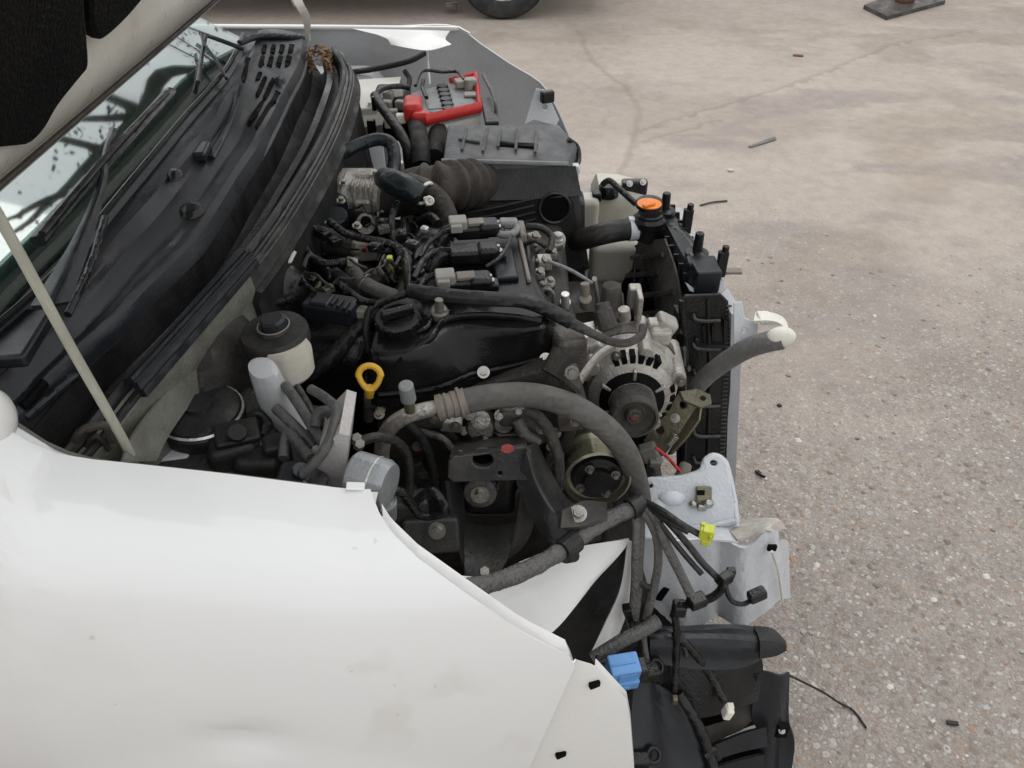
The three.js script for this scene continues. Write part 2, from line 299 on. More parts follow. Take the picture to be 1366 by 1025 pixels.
// ------------------------------------------------------------------ the yard
const struct = (name, geos, m, o = {}) => { const q = o.raw ? new THREE.Mesh(geos, m) : mesh(name, geos, m); q.name = name; q.receiveShadow = true; q.userData.kind = 'structure'; scene.add(q); return q; };
const CRACKS = [[[770, 40], [790, 80], [805, 98], [838, 116], [852, 146], [843, 185], [828, 232], [800, 290]], [[838, 178], [930, 150], [1010, 128], [1100, 96], [1190, 60], [1300, 40]], [[850, 190], [900, 178], [960, 160]], [[1000, 800], [1060, 980], [1110, 1040]]].map(c => c.map(q => P(q[0], q[1], 0)));
const segDist = (x, z, a, b) => { const dx = b.x - a.x, dz = b.z - a.z, t = clamp(((x - a.x) * dx + (z - a.z) * dz) / (dx * dx + dz * dz)); return Math.hypot(x - a.x - dx * t, z - a.z - dz * t); };
function worn(x, z) { // how far the surface has worn down to its stones
  const n = fbm(x * 1.1 + 9, z * 1.1, 0, 5, 4);
  return clamp(sstep(-3.7, -1.15, z + (x - 1) * 0.35 + (n - 0.5) * 2.4));
}
function groundCol(x, z) {
  const w = worn(x, z);
  const n1 = fbm(x * 0.9, z * 1.5, 0, 3, 4), n2 = fbm(x * 3.1 + z * 1.2, z * 6 - x, 0, 17, 4), n3 = fbm(x * 24, z * 24, 0, 23, 2), n4 = hash(Math.floor(x * 700), Math.floor(z * 700), 3);
  let c = mix3([0.355, 0.30, 0.256], [0.42, 0.362, 0.31], sstep(0.38, 0.66, n1));
  c = mix3(c, [0.265, 0.23, 0.218], 0.55 * sstep(0.47, 0.68, n2) * sstep(-5.2, -3.2, z + x * 0.3));
  c = mix3(c, [0.29, 0.235, 0.185], 0.5 * sstep(0.56, 0.7, fbm(x * 1.7 - 4, z * 2.6 + 2, 0, 41, 4)));
  c = mix3(c, [0.270, 0.240, 0.217], w * 0.75);
  // stones in the matrix
  for (const [cs, s, lo] of [[0.0175, 61, 0.44], [0.0085, 71, 0.30]]) {
    const gx = Math.floor(x / cs), gz = Math.floor(z / cs); let best = 9, id = 0;
    for (let a = -1; a <= 1; a++) for (let b = -1; b <= 1; b++) {
      const h1 = hash(gx + a, gz + b, s), h2 = hash(gx + a, gz + b, s + 1), ha = hash(gx + a, gz + b, s + 2), r = 0.28 + 0.32 * hash(gx + a, gz + b, s + 3);
      const dx = x / cs - (gx + a + h1), dz = z / cs - (gz + b + h2), an = ha * 3.14, e = 0.75;
      const u = (dx * Math.cos(an) + dz * Math.sin(an)), q = (-dx * Math.sin(an) + dz * Math.cos(an)) / e, d = Math.hypot(u, q) / r;
      if (d < best) { best = d; id = hash(gx + a, gz + b, s + 4); }
    }
    const on = (1 - sstep(0.75, 1.02, best)) * clamp(w * 1.25 + 0.08) * (id > lo * (1.25 - 0.6 * w) ? 1 : 0);
    const k = (id - lo) / (1 - lo), sc = k < 0.45 ? mix3([0.20, 0.165, 0.135], [0.30, 0.26, 0.22], k / 0.45) : k < 0.8 ? mix3([0.28, 0.262, 0.245], [0.42, 0.40, 0.375], (k - 0.45) / 0.35) : k < 0.9 ? [0.30, 0.205, 0.145] : [0.52, 0.495, 0.46];
    c = mix3(c, sc, 0.62 * on);
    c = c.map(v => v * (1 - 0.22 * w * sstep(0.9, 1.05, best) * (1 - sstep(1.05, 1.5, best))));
  }
  let dmin = 9; for (const k of CRACKS) for (let i = 1; i < k.length; i++) dmin = Math.min(dmin, segDist(x + 0.05 * (n2 - 0.5), z + 0.08 * (n3 - 0.5), k[i - 1], k[i]));
  c = mix3(c, [0.20, 0.155, 0.11], 0.32 * (1 - sstep(0.003, 0.03, dmin)));
  const g = 1 + 0.2 * (n3 - 0.5) + 0.14 * (n4 - 0.5);
  return c.map(v => v * g * 1.08);
}
function groundPatch(name, x0, x1, z0, z1, W, H, y) {
  const d = new Uint8Array(W * H * 4);
  for (let j = 0; j < H; j++) for (let i = 0; i < W; i++) { const c = groundCol(x0 + (i + 0.5) / W * (x1 - x0), z1 - (j + 0.5) / H * (z1 - z0)), k = (j * W + i) * 4; d[k] = 255 * lin2s(c[0]); d[k + 1] = 255 * lin2s(c[1]); d[k + 2] = 255 * lin2s(c[2]); d[k + 3] = 255; }
  const t = new THREE.DataTexture(d, W, H, THREE.RGBAFormat); t.colorSpace = THREE.SRGBColorSpace; t.magFilter = THREE.LinearFilter; t.minFilter = THREE.LinearMipmapLinearFilter; t.generateMipmaps = true; t.needsUpdate = true;
  const m = new THREE.MeshStandardMaterial({ map: t, roughness: 0.93 });
  m.bumpMap = BUMP.clone(); m.bumpMap.repeat.set((x1 - x0) * 5, (z1 - z0) * 5); m.bumpScale = 0.003;
  const g = new THREE.PlaneGeometry(x1 - x0, z1 - z0); g.rotateX(-Math.PI / 2); g.translate((x0 + x1) / 2, y, (z0 + z1) / 2);
  // row 0 of the data is the near edge (z1): v = 0 there
  return struct(name, g, m, { raw: true });
}
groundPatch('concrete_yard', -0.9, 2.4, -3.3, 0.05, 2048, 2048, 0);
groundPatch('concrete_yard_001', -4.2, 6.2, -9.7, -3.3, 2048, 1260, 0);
{ const m = M([0.35, 0.305, 0.255], { b: [0.28, 0.24, 0.205], amt: 0.5, grain: 0.1, rough: 0.95, rep: 0.4 }); const g = new THREE.PlaneGeometry(160, 160, 2, 2); g.rotateX(-Math.PI / 2); g.translate(0, -0.006, -20); struct('ground', g, m); }
{ // loose and half-bedded stones where the surface has worn
  const g = new THREE.IcosahedronGeometry(1, 1), p = g.attributes.position; for (let i = 0; i < p.count; i++) { const x = p.getX(i), y = p.getY(i), z = p.getZ(i), k = 1 + 0.25 * Math.sin(x * 5 + y * 3) * Math.cos(z * 4); p.setXYZ(i, x * k, y * k, z * k); } g.computeVertexNormals();
  const N = 2600, im = new THREE.InstancedMesh(g, new THREE.MeshStandardMaterial({ color: 0xffffff, roughness: 0.85 }), N), o = new THREE.Object3D(), c = new THREE.Color(); let n = 0;
  for (let k = 0; k < 60000 && n < N; k++) {
    const x = rr(0.25, 2.3), z = rr(-3.1, -0.2); if (rnd() > worn(x, z) * 1.1 - 0.25) continue;
    const s = 0.0028 + 0.006 * Math.pow(rnd(), 2); o.position.set(x, -s * 0.1, z); o.rotation.set(rr(-0.3, 0.3), rr(0, 6.3), rr(-0.3, 0.3)); o.scale.set(s * rr(0.8, 1.4), s * 0.42, s); o.updateMatrix(); im.setMatrixAt(n, o.matrix);
    const t = rnd(), v = t < 0.45 ? mix3([0.18, 0.145, 0.115], [0.30, 0.255, 0.215], rnd()) : t < 0.86 ? mix3([0.25, 0.235, 0.22], [0.42, 0.395, 0.37], rnd()) : t < 0.93 ? [0.34, 0.22, 0.15] : [0.58, 0.54, 0.49];
    im.setColorAt(n++, c.setRGB(...v));
  }
  im.count = n; im.name = 'pebbles'; im.castShadow = im.receiveShadow = true; im.userData = { kind: 'stuff', label: 'small rounded stones showing in the worn concrete yard surface', category: 'pebbles' }; scene.add(im);
}

// ------------------------------------------------------------------ the white car
const car = thing('car', 'white car with its bonnet raised and its front bumper and lamps taken off', 'car', V(-0.6, 0, -1.33));
const carBits = [];
// near front wing
const topPx = [[-300, 470], [-160, 500], [-60, 532], [0, 568], [30, 588], [70, 605], [120, 614], [180, 620], [300, 633], [450, 652], [493, 657]];
const Z0 = -0.555;
const topY = x => { let u = 200; for (let k = 0; k < 12; k++) { const v = polyline(topPx, u), y = PZ(u, v, Z0).y, d = depth(V(x, y, Z0)); u = 683 + FPX * x / d; } return PZ(u, polyline(topPx, u), Z0).y; };
const PROF = [[0, 0], [-0.0015, 0.014], [-0.005, 0.032], [-0.013, 0.054], [-0.028, 0.078], [-0.055, 0.1], [-0.1, 0.117], [-0.17, 0.13], [-0.25, 0.137], [-0.33, 0.139], [-0.42, 0.136], [-0.52, 0.126], [-0.62, 0.112]];
const profC = new THREE.CatmullRomCurve3(PROF.map(q => V(0, q[0], q[1])), false, 'centripetal');
const ARCH = V(-0.27, 0.225, 0);
function wingPt(x, t) {
  const q = profC.getPoint(t), f = Math.max(0, x + 0.2); let z = Z0 + q.z - 0.34 * f * f * sstep(0, 0.5, t), y = topY(Math.min(x, -0.16)) + q.y;
  const r = Math.hypot(x - ARCH.x, y - ARCH.y); z += 0.006 * sstep(0.44, 0.36, r);
  z -= 0.009 * Math.exp(-(((x + 0.275 - (y - 0.67) * 0.9) / 0.035) ** 2) - ((y - 0.672) / 0.016) ** 2);
  return V(x, y, z);
}
const frontPx = [[600, 480], [645, 491], [662, 497], [685, 506], [710, 522], [745, 558], [790, 621], [845, 700], [880, 770]]; // v -> u
const front2Px = [[880, 770], [1025, 705], [1300, 600]];
const frontX = t => { let lo = -0.5, hi = 0.5; for (let k = 0; k < 40; k++) { const m = (lo + hi) / 2, [u, v] = proj(wingPt(m, t)); const lim = v < 880 ? polyline(frontPx, v) : polyline(front2Px, v); if (u < lim) lo = m; else hi = m; } return lo; };
const NU = 46, NV = 56, wc = [], tEnd = [];
for (let j = 0; j <= NV; j++) tEnd.push(frontX(j / NV));
for (let i = 0; i <= NU; i++) { const c = []; for (let j = 0; j <= NV; j++) c.push(wingPt(lerp(-1.05, tEnd[j], Math.pow(i / NU, 0.85)), j / NV)); wc.push(c); }
const inArch = new WeakSet();
wc.forEach(c => c.forEach(p => { const dx = p.x - ARCH.x, dy = p.y - ARCH.y, r = Math.hypot(dx, dy); if (r < 0.335) { inArch.add(p); p.x = ARCH.x + dx / r * 0.335; p.y = ARCH.y + dy / r * 0.335; } }));
const fender = part(car, 'fender', [gridGeo(wc, { th: 0.0015, crease: 0.8, keep: (a, b) => !(inArch.has(a) && inArch.has(b)) }),
  // turned-in lips along the bonnet gap and the lamp opening
  gridGeo(wc.map(c => [c[0], V(c[0].x, c[0].y - 0.004, c[0].z - 0.003), V(c[0].x, c[0].y - 0.03, c[0].z - 0.004), V(c[0].x, c[0].y - 0.034, c[0].z - 0.03)]), { th: 0.0012 }),
  gridGeo(wc[NU].slice(9, 43).map(p => [p, V(p.x + 0.001, p.y - 0.004, p.z - 0.004), V(p.x - 0.003, p.y - 0.006, p.z - 0.022)]), { th: 0.0012 })], MT.paint);
{ const o = PZ(470, 650, Z0 + 0.004); // tab at the corner of the wing
  part(fender, 'tab', [box(P(474, 649, 0.899), [0.018, 0.003, 0.010], { r: 0.0012, ry: 0.1, rz: -0.15 })], MT.paint); }
const iCorner = tEnd.findIndex((x, j) => j / NV > 0.1 && proj(wc[NU][j])[1] > 878);
{ const pC = wc[NU][iCorner], pB = wc[NU][NV - 8];
  const edge = []; for (let j = iCorner; j <= NV - 12; j++) edge.push(wc[NU][j]);
  const outer = edge.map((p, i) => { const t = i / (edge.length - 1), [u, v] = proj(p); const vv = v + 40 * sstep(0, 0.12, t) ; const uu = t < 0.0 ? u : polyline([[878, 776], [898, 812], [920, 833], [960, 841], [1025, 846], [1300, 850]], vv); return PZ(uu, vv, p.z - 0.012 - 0.02 * t); });
  const fl = part(fender, 'bumper_flange', [gridGeo(edge.map((p, i) => [V(p.x, p.y, p.z - 0.0035), V(p.x + 0.002, p.y, p.z - 0.007), ...[0.2, 0.5, 0.8, 1].map(t => p.clone().lerp(outer[i], t).add(V(0, 0, -0.007 * (1 - t)))), V(outer[i].x + 0.001, outer[i].y, outer[i].z - 0.008)]), { th: 0.0012, crease: 0.6 })], MT.white);
  for (const [u, v] of [[795, 910], [748, 1007]]) { let best = 1e9, q; edge.forEach((p, i) => { for (let k = 0; k <= 30; k++) { const w = p.clone().lerp(outer[i], k / 30), e = proj(w), d = (e[0] - u) ** 2 + (e[1] - v) ** 2; if (d < best) { best = d; q = w.add(V(0, 0, -0.007 * (1 - k / 30) + 0.001)); } } }); part(fl, 'clip_hole', [box(q, [0.012, 0.008, 0.006], { r: 0.0015, ry: 0.4 })], MT.hole); }
}
{ // far wing: white outside, grey inside
  const zt = -2.13;
  const top = [[120, 34], [265, 36], [430, 37], [520, 38], [612, 39], [640, 58], [680, 85], [722, 112], [740, 140], [762, 190]];
  const col = top.map(q => { const a = PZ(q[0], q[1], zt); return a; });
  const rowsA = [], n = 44, cv = new THREE.CatmullRomCurve3(col, false, 'centripetal');
  for (let i = 0; i <= n; i++) { const p = cv.getPointAt(i / n), c = []; const dr = Math.max(0.05, p.y - 0.32); for (let j = 0; j <= 12; j++) { const t = j / 12; c.push(V(p.x, p.y - dr * t, p.z - 0.045 * Math.sqrt(t) - 0.03 * Math.sin(t * 3.1) - 0.02 * Math.max(0, p.x))); } rowsA.push(c); }
  const w2 = part(car, 'fender', [gridGeo(rowsA, { th: 0.004, flip: true, crease: 0.8 })], MT.inner, 'grey inner face of the front wing on the far side');
  part(w2, 'edge_lip', [sweep(col.slice(0, 5).map(p => V(p.x, p.y + 0.002, p.z + 0.004)), 0.0065, { seg: 40, rad: 8, flat: 1 }), gridGeo(rowsA.slice(0, 32).map(c => [V(c[0].x, c[0].y + 0.005, c[0].z), V(c[0].x, c[0].y + 0.004, c[0].z - 0.012), V(c[0].x, c[0].y - 0.03, c[0].z - 0.05)]), { th: 0.002 })], MT.white, 'white rolled top edge of the far wing');
  const q = PZ(560, 55, zt + 0.02);
  part(w2, 'bracket', [sheet([C([[470, 39, 0.928], [520, 40, 0.928], [570, 41, 0.928], [600, 42, 0.928]]), C([[516, 52, 0.915], [540, 53, 0.915], [570, 54, 0.915], [594, 53, 0.915]]), C([[522, 60, 0.905], [545, 65, 0.905], [572, 68, 0.905], [602, 60, 0.908]])], { nu: 16, nv: 6, th: 0.002 }), sweep([PZ(570, 68, -2.0), PZ(571, 85, -2.0), PZ(573, 112, -1.98)], 0.003)], MT.white, 'white bracket on top of the far wing');
  part(w2, 'lamp_bracket', [platePx([[715, 118], [728, 120], [735, 135], [746, 160], [742, 168], [712, 160], [700, 166], [705, 150]], PZ(725, 140, -2.02), V(0.2, 0.2, 1), 0.004, { holesPx: [[727, 143, 0.007]] })], MT.greypaint, 'light grey lamp bracket on the far wing');
  part(w2, 'grommet', [box(PZ(730, 129, -2.0), [0.035, 0.03, 0.02], { r: 0.006, ry: 0.4 })], MT.black);
  part(w2, 'seal_strip', [sweep([PZ(445, 99, -2.05), PZ(500, 92, -2.05), PZ(550, 80, -2.06), PZ(568, 70, -2.08)], 0.007, { rad: 8 })], MT.rubber);
}
// bonnet, open
const HO = V(-0.528, 1.102, 0), HA = 57 * Math.PI / 180, HE = V(Math.cos(HA), Math.sin(HA), 0), HN = V(Math.sin(HA), -Math.cos(HA), 0);
const hp = (s, z, k = 0) => V(HO.x, HO.y, z).addScaledVector(HE, s).addScaledVector(HN, k);
const hHit = (u, v, k) => { const p = PN(u, v, hp(0, 0, k), HN); return [V().subVectors(p, HO).dot(HE), p.z]; };
{
  const cols = []; for (let i = 0; i <= 30; i++) { const z = lerp(-0.5, -2.05, i / 30), c = []; for (let j = 0; j <= 14; j++) { const s = j / 14 * 0.98; c.push(hp(s - 0.008 * Math.sin(i / 30 * Math.PI), z, -0.02 - 0.03 * Math.sin(Math.PI * i / 30) * 0.3 - 0.05 * Math.sin(Math.PI * j / 14) * 0.5)); } cols.push(c); }
  const hood = part(car, 'bonnet', [gridGeo(cols, { th: 0.003, crease: 0.9 })], MT.white, 'white bonnet standing open');
  const band = [], SEC = [[0, 0], [0.003, 0.007], [0.012, 0.009], [0.02, 0.004], [0.03, 0.004], [0.042, 0.012], [0.085, 0.016], [0.1, 0.010], [0.135, -0.004]];
  for (let i = 0; i <= 40; i++) { const z = lerp(-0.5, -2.05, i / 40); band.push(SEC.map(q => hp(q[0], z, q[1] - 0.012))); }
  const frame = part(hood, 'inner_frame', [gridGeo(band, { th: 0.012, crease: 0.5 }),
    box(hp(0.55, -0.56, -0.004), [0.8, 0.03, 0.1], { r: 0.01, rz: HA }), box(hp(0.94, -1.28, -0.004), [0.1, 0.03, 1.5], { r: 0.01, rz: HA }),
    box(hp(0.7, -1.9, -0.01), [0.5, 0.02, 0.1], { r: 0.008, rz: HA })], MT.cream, 'cream painted underside frame of the bonnet');
  part(frame, 'gasket', [sweep([hp(0.027, -0.5, 0.0), hp(0.027, -1.2, 0.0), hp(0.027, -2.03, 0.0)], 0.0035, { rad: 8, seg: 30 })], MT.brownhose);
  const pad = (pts, k) => { const q = pts.map(e => { const [s, z] = hHit(e[0], e[1], 0.0); return hp(s, z, k); }); return q; };
  const mk = (a, k) => { const o = hp(0.2, -1, k); return plate(smoothLoop(a, 3), o, HN, 0.024, { bevel: 0.008 }); };
  const ins = part(hood, 'insulation_pad', [mk(pad([[-260, 260], [-60, 196], [0, 190], [28, 184], [45, 164], [60, 138], [84, 108], [104, 82], [104, 50], [100, 10], [92, -60], [60, -200], [-260, -200]], 0.012), 0.012)], MT.felt, 'black felt insulation pad under the bonnet');
  part(hood, 'insulation_pad', [mk(pad([[112, 8], [114, 36], [125, 52], [136, 48], [160, 26], [184, -2], [230, -60], [280, -140], [120, -120]], 0.006), 0.006)], MT.felt);
  part(hood, 'hinge', [sheet([[P(372, -60, 1.12), P(392, 4, 1.06), P(404, 26, 1.02), P(407, 54, 0.97)], [P(386, -60, 1.12), P(403, 0, 1.06), P(414, 24, 1.02), P(412, 55, 0.97)]], { nu: 16, nv: 4, th: 0.005 })], MT.cream, 'white hinge arm at the far corner of the bonnet');
  part(car, 'prop_rod', [sweep([PZ(-70, 170, -0.6), PZ(2, 296, -0.6), PZ(90, 456, -0.605), PZ(176, 612, -0.61), PZ(184, 640, -0.61)], 0.0048, { rad: 12, seg: 40 })], MT.rod, 'cream metal rod propping the bonnet open');
}
// windscreen and what is seen through it
const baseL = C([[-120, 560, 1.0], [-40, 480, 1.0], [20, 428, 1.0], [72, 380, 1.0], [128, 312, 1.0], [168, 262, 1.0], [212, 208, 1.0], [258, 152, 1.0], [300, 104, 1.0], [318, 72, 1.0], [326, 52, 1.0]]);
{
  const up = baseL.map((p, i) => { const t = i / 10; return V(p.x - 0.68 - 0.03 * Math.sin(t * 3.14), p.y + 0.33, lerp(p.z, -1.33, 0.12)); });
  const mid = baseL.map((p, i) => p.clone().lerp(up[i], 0.5).add(V(0.006, 0.012, 0)));
  const glass = new THREE.MeshPhysicalMaterial({ color: 0xc4d6d2, roughness: 0.025, transmission: 1, thickness: 0, ior: 2.3, specularIntensity: 1 });
  const ws = part(car, 'windscreen', [sheet([baseL, mid, up], { nu: 40, nv: 14, th: 0.005, crease: 1.2 })], glass);
  part(ws, 'black_border', [gridGeo(baseL.map((p, i) => { const q = V().subVectors(up[i], p).normalize(); return [p.clone().add(V(0, -0.007, 0)), p.clone().addScaledVector(q, 0.075).add(V(0, -0.009, 0))]; }), { th: 0.001 })], MT.black);
  // dashboard and cabin
  part(car, 'dashboard', [sheet([baseL.map(p => V(p.x - 0.02, p.y - 0.03, p.z)), baseL.map(p => V(p.x - 0.3, p.y + 0.01, p.z)), baseL.map(p => V(p.x - 0.5, p.y - 0.03, p.z)), baseL.map(p => V(p.x - 0.55, p.y - 0.3, p.z))], { nu: 24, nv: 14, th: 0.01 })], MT.matt);
  const side = z => [[-0.55, 0.95], [-1.35, 1.44], [-2.3, 1.42], [-2.75, 0.98]].map(q => V(q[0], q[1], z));
  part(car, 'roof', [sheet([[-0.75, -1.33, -1.9].map(z => V(-1.24, 1.33, z)), [-0.75, -1.33, -1.9].map(z => V(-1.7, 1.41, z)), [-0.75, -1.33, -1.9].map(z => V(-2.5, 1.36, z))], { nu: 12, nv: 12, th: 0.02 })], MT.white);
  part(car, 'pillar', [sweep([V(-0.78, 1.02, -2.04), V(-0.97, 1.15, -1.99), V(-1.25, 1.34, -1.9)], 0.028, { rad: 10 })], MT.white);
  part(car, 'pillar', [sweep([V(-0.66, 0.99, -0.6), V(-0.95, 1.16, -0.68), V(-1.25, 1.34, -0.76)], 0.028, { rad: 10 })], MT.white);
  part(car, 'body_side', [box(V(-1.95, 0.62, -0.47), [1.75, 0.66, 0.06], { r: 0.025 }), box(V(-1.95, 0.62, -2.19), [1.75, 0.66, 0.06], { r: 0.025 }), box(V(-2.8, 0.7, -1.33), [0.06, 0.7, 1.74], { r: 0.025 })], MT.white);
  part(car, 'cabin_floor', [box(V(-1.75, 0.33, -1.33), [2.1, 0.06, 1.7], { r: 0.02 })], MT.black);
  const mirror = part(car, 'wing_mirror', [ball(P(-20, 560, 0.985), [0.024, 0.032, 0.03])], MT.white);
}
// scuttle panel below the windscreen
const cowlF = C([[-60, 660, 0.93], [20, 580, 0.93], [62, 530, 0.935], [113, 478, 0.94], [160, 437, 0.942], [200, 395, 0.943], [266, 330, 0.945], [323, 242, 0.945], [357, 189, 0.945], [387, 128, 0.945], [405, 92, 0.945], [410, 54, 0.945]]);
{
  const n = 96, m = 30, A = new THREE.CatmullRomCurve3(baseL, false, 'centripetal'), B = new THREE.CatmullRomCurve3(cowlF, false, 'centripetal');
  const cols = [];
  for (let i = 0; i <= n; i++) {
    const a = A.getPoint(i / n), b = B.getPoint(i / n), c = [];
    for (let j = 0; j <= m; j++) {
      const t = j / m, p = a.clone().lerp(b, t); let h = 0.012 * Math.sin(t * Math.PI) + 0.006 * (1 - sstep(0.0, 0.06, t));
      h -= 0.016 * sstep(0.30, 0.36, t) * (1 - sstep(0.62, 0.9, t)) * (1 - sstep(0.72, 0.78, i / n));   // stepped-down middle
      h += 0.008 * Math.exp(-Math.pow((t - 0.40 + 0.1 * i / n) / 0.025, 2)) * (1 - sstep(0.6, 0.7, i / n));
      h += 0.010 * sstep(0.70, 0.74, i / n) * sstep(0.18, 0.24, t) - 0.012 * sstep(0.93, 1, t);
      c.push(p.add(V(0, h, 0)));
    }
    cols.push(c);
  }
  const cowl = part(car, 'scuttle_panel', [gridGeo(cols, { th: 0.003, crease: 0.4, flip: true })], MT.cowl, 'dark grey plastic scuttle panel below the windscreen');
  const on = (u, v) => { let best = 1e9, r; for (const c of cols) for (const p of c) { const q = proj(p), d = (q[0] - u) ** 2 + (q[1] - v) ** 2; if (d < best) { best = d; r = p; } } return P(u, v, r.y); };
  const along = V().subVectors(cowlF[9], cowlF[6]).setY(0).normalize(), yawA = Math.atan2(-along.z, along.x);
  // air slots, in rows
  const slot = (u0, v0, u1, v1, w) => { const L = Math.hypot(u1 - u0, v1 - v0), nx = -(v1 - v0) / L * w, ny = (u1 - u0) / L * w, g = []; for (let i = 0; i <= 6; i++) { const t = i / 6, e = i === 0 || i === 6 ? 0.6 : 1, c = []; for (const k of [-1, 0, 1]) c.push(on(lerp(u0, u1, t) + nx * k * e, lerp(v0, v1, t) + ny * k * e).add(V(0, 0.0030, 0))); g.push(c); } part(cowl, 'vent_slot', [gridGeo(g, { th: 0.004, flip: true })], MT.hole); };
  for (let k = 0; k < 4; k++) { const u = 354 + k * 12; slot(u, 61, u - 2, 72, 3.2); slot(u - 3, 76, u - 6, 90, 3.2); }
  for (const [u0, v0, u1, v1] of [[348, 98, 344, 108], [355, 104, 344, 130], [366, 106, 354, 134], [352, 136, 331, 168], [364, 136, 342, 172], [372, 124, 362, 142], [330, 78, 326, 110]]) slot(u0, v0, u1, v1, 3.2);
  part(cowl, 'rib', [sweep([on(320, 62), on(345, 53), on(380, 52), on(406, 53)].map(p => p.add(V(0, 0.006, 0))), 0.006), sweep([on(322, 118), on(304, 170), on(282, 214)].map(p => p.add(V(0, 0.004, 0))), 0.006, { flat: 0.6 })], MT.cowl);
  for (const [u, v, w, d] of [[264, 206, 0.034, 0.05], [24, 455, 0.05, 0.09]]) { const a = on(u, v); part(cowl, 'clip_cover', [box(a.add(V(0, 0.004, 0)), [d, 0.016, w], { r: 0.005, ry: yawA + 0.1 })], MT.cowl); }
  for (const [u, v, s] of [[256, 283, 0.018], [234, 237, 0.012], [372, 110, 0.014]]) { const a = on(u, v); part(cowl, 'locating_peg', [rings([circleOn(a, V(0, 1, 0), s, 12, 1.3), circleOn(a.clone().add(V(0, 0.008, 0)), V(0, 1, 0), s * 0.8, 12, 1.2), circleOn(a.clone().add(V(0, 0.012, 0)), V(0, 1, 0), s * 0.4, 12, 1)])], MT.black); }
  for (const [u, v] of [[109, 377], [99, 395]]) part(cowl, 'screw_hole', [cyl(on(u, v).add(V(0, -0.002, 0)), on(u, v).add(V(0, 0.002, 0)), 0.006)], MT.hole);
  part(cowl, 'drain_slot', [sweep([on(30, 545), on(60, 512)].map(p => p.add(V(0, 0.001, 0))), 0.006, { flat: 0.7 })], MT.hole);
  part(cowl, 'ledge', [sweep([on(34, 560), on(70, 530), on(100, 505)].map(p => p.add(V(0, 0.003, 0))), 0.006)], MT.cowl);
  part(cowl, 'edge_trim', [sweep(cols.filter((c, i) => i % 6 === 0).map(c => c[0].clone().add(V(0, 0.004, 0))), 0.0045, { seg: 60, rad: 6 })], MT.black);
  // the cover joint on the near end
  // bonnet seal and drain gutter in front of the panel
  const S = C([[40, 660, 0.90], [120, 575, 0.905], [168, 516, 0.92], [232, 449, 0.925], [292, 383, 0.928], [346, 318, 0.93], [392, 250, 0.932], [428, 188, 0.932], [452, 130, 0.932], [458, 92, 0.932], [445, 66, 0.935]]);
  const SC = new THREE.CatmullRomCurve3(S, false, 'centripetal'), G = [], K = [], L = [];
  for (let i = 0; i <= 60; i++) {
    const t = i / 60, s = SC.getPoint(t), b = B.getPoint(t);
    G.push([V(b.x, b.y - 0.012, b.z), V(b.x + 0.004, b.y - 0.05, b.z), b.clone().lerp(s, 0.35).add(V(0, -0.07, 0)), b.clone().lerp(s, 0.6).add(V(0, -0.055, 0)), b.clone().lerp(s, 0.8).add(V(0, -0.028, 0))]);
    K.push([b.clone().lerp(s, 0.5).add(V(0, -0.032, 0)), b.clone().lerp(s, 0.58).add(V(0, -0.016, 0)), b.clone().lerp(s, 0.70).add(V(0, -0.014, 0)), b.clone().lerp(s, 0.76).add(V(0, -0.024, 0)), b.clone().lerp(s, 0.86).add(V(0, -0.02, 0)), b.clone().lerp(s, 0.93).add(V(0, -0.006, 0)), V(s.x, s.y - 0.006, s.z)]);
    const fy = 0.5; L.push([V(s.x + 0.004, s.y - 0.006, s.z), V(s.x + 0.018, s.y - 0.010, s.z), V(s.x + 0.02, s.y - 0.03, s.z), V(s.x + 0.012, s.y - 0.05, s.z), V(s.x + 0.025, s.y - 0.2, s.z), V(s.x + 0.06, fy, s.z), V(s.x + 0.16, 0.32, s.z)]);
  }
  part(car, 'drain_gutter', [gridGeo(G, { th: 0.002 })], MT.gutter);
  part(car, 'gutter_rail', [gridGeo(K, { th: 0.002, crease: 0.4 })], MT.gloss, 'shiny black rail beside the bonnet seal');
  part(car, 'bonnet_seal', [sweep(S.map(p => p.clone().add(V(0, 0.002, 0))), 0.0075, { seg: 90, rad: 8, flat: 0.8 }), sweep(S.map(p => p.clone().add(V(0.014, -0.006, 0))), 0.005, { seg: 90, rad: 8 })], MT.rubber);
  part(car, 'bulkhead', [gridGeo(L.slice(0, 27), { th: 0.003, crease: 0.5 })], MT.shadowpaint, 'bulkhead behind the engine, body paint darkened for its shade');
  part(car, 'bulkhead', [gridGeo(L.slice(26).map(c => c.slice(0, 3)), { th: 0.003, crease: 0.5 })], MT.steel);
  part(car, 'bulkhead_dark_backing', [gridGeo(L.slice(26).map(c => c.slice(2)), { th: 0.012, crease: 0.7 })], MT.matt);  // matt black backing, insulation and the shade behind the engine in one colour
  // short ribbed cover on the near end of the seal
  const rc = []; for (let i = 0; i <= 20; i++) { const t = i / 20, a = P(lerp(170, 330, t), lerp(508, 334, t), 0.94), b = P(lerp(196, 346, t), lerp(528, 352, t), 0.925), c = []; for (let j = 0; j <= 10; j++) c.push(a.clone().lerp(b, j / 10).add(V(0, 0.0035 * Math.cos(j * 2.1) + 0.008 * Math.sin(j / 10 * Math.PI), 0))); rc.push(c); }
  part(car, 'seal_cover', [gridGeo(rc, { th: 0.008, crease: 0.4, flip: true })], MT.cowl, 'grey ribbed cover on the near end of the seal');
  part(car, 'clump_of_leaves', Array.from({ length: 60 }, () => { const q = P(rr(412, 442), rr(72, 92), 0.93); return box(q.add(V(0, rr(-0.01, 0.02), 0)), [rr(0.008, 0.02), 0.0015, rr(0.003, 0.009)], { r: 0.0005, seg: 1, ry: rr(0, 6), rz: rr(-1, 1), rx: rr(-1, 1) }); }), MT.leafbits, 'brown leaf litter caught in the far corner');
}
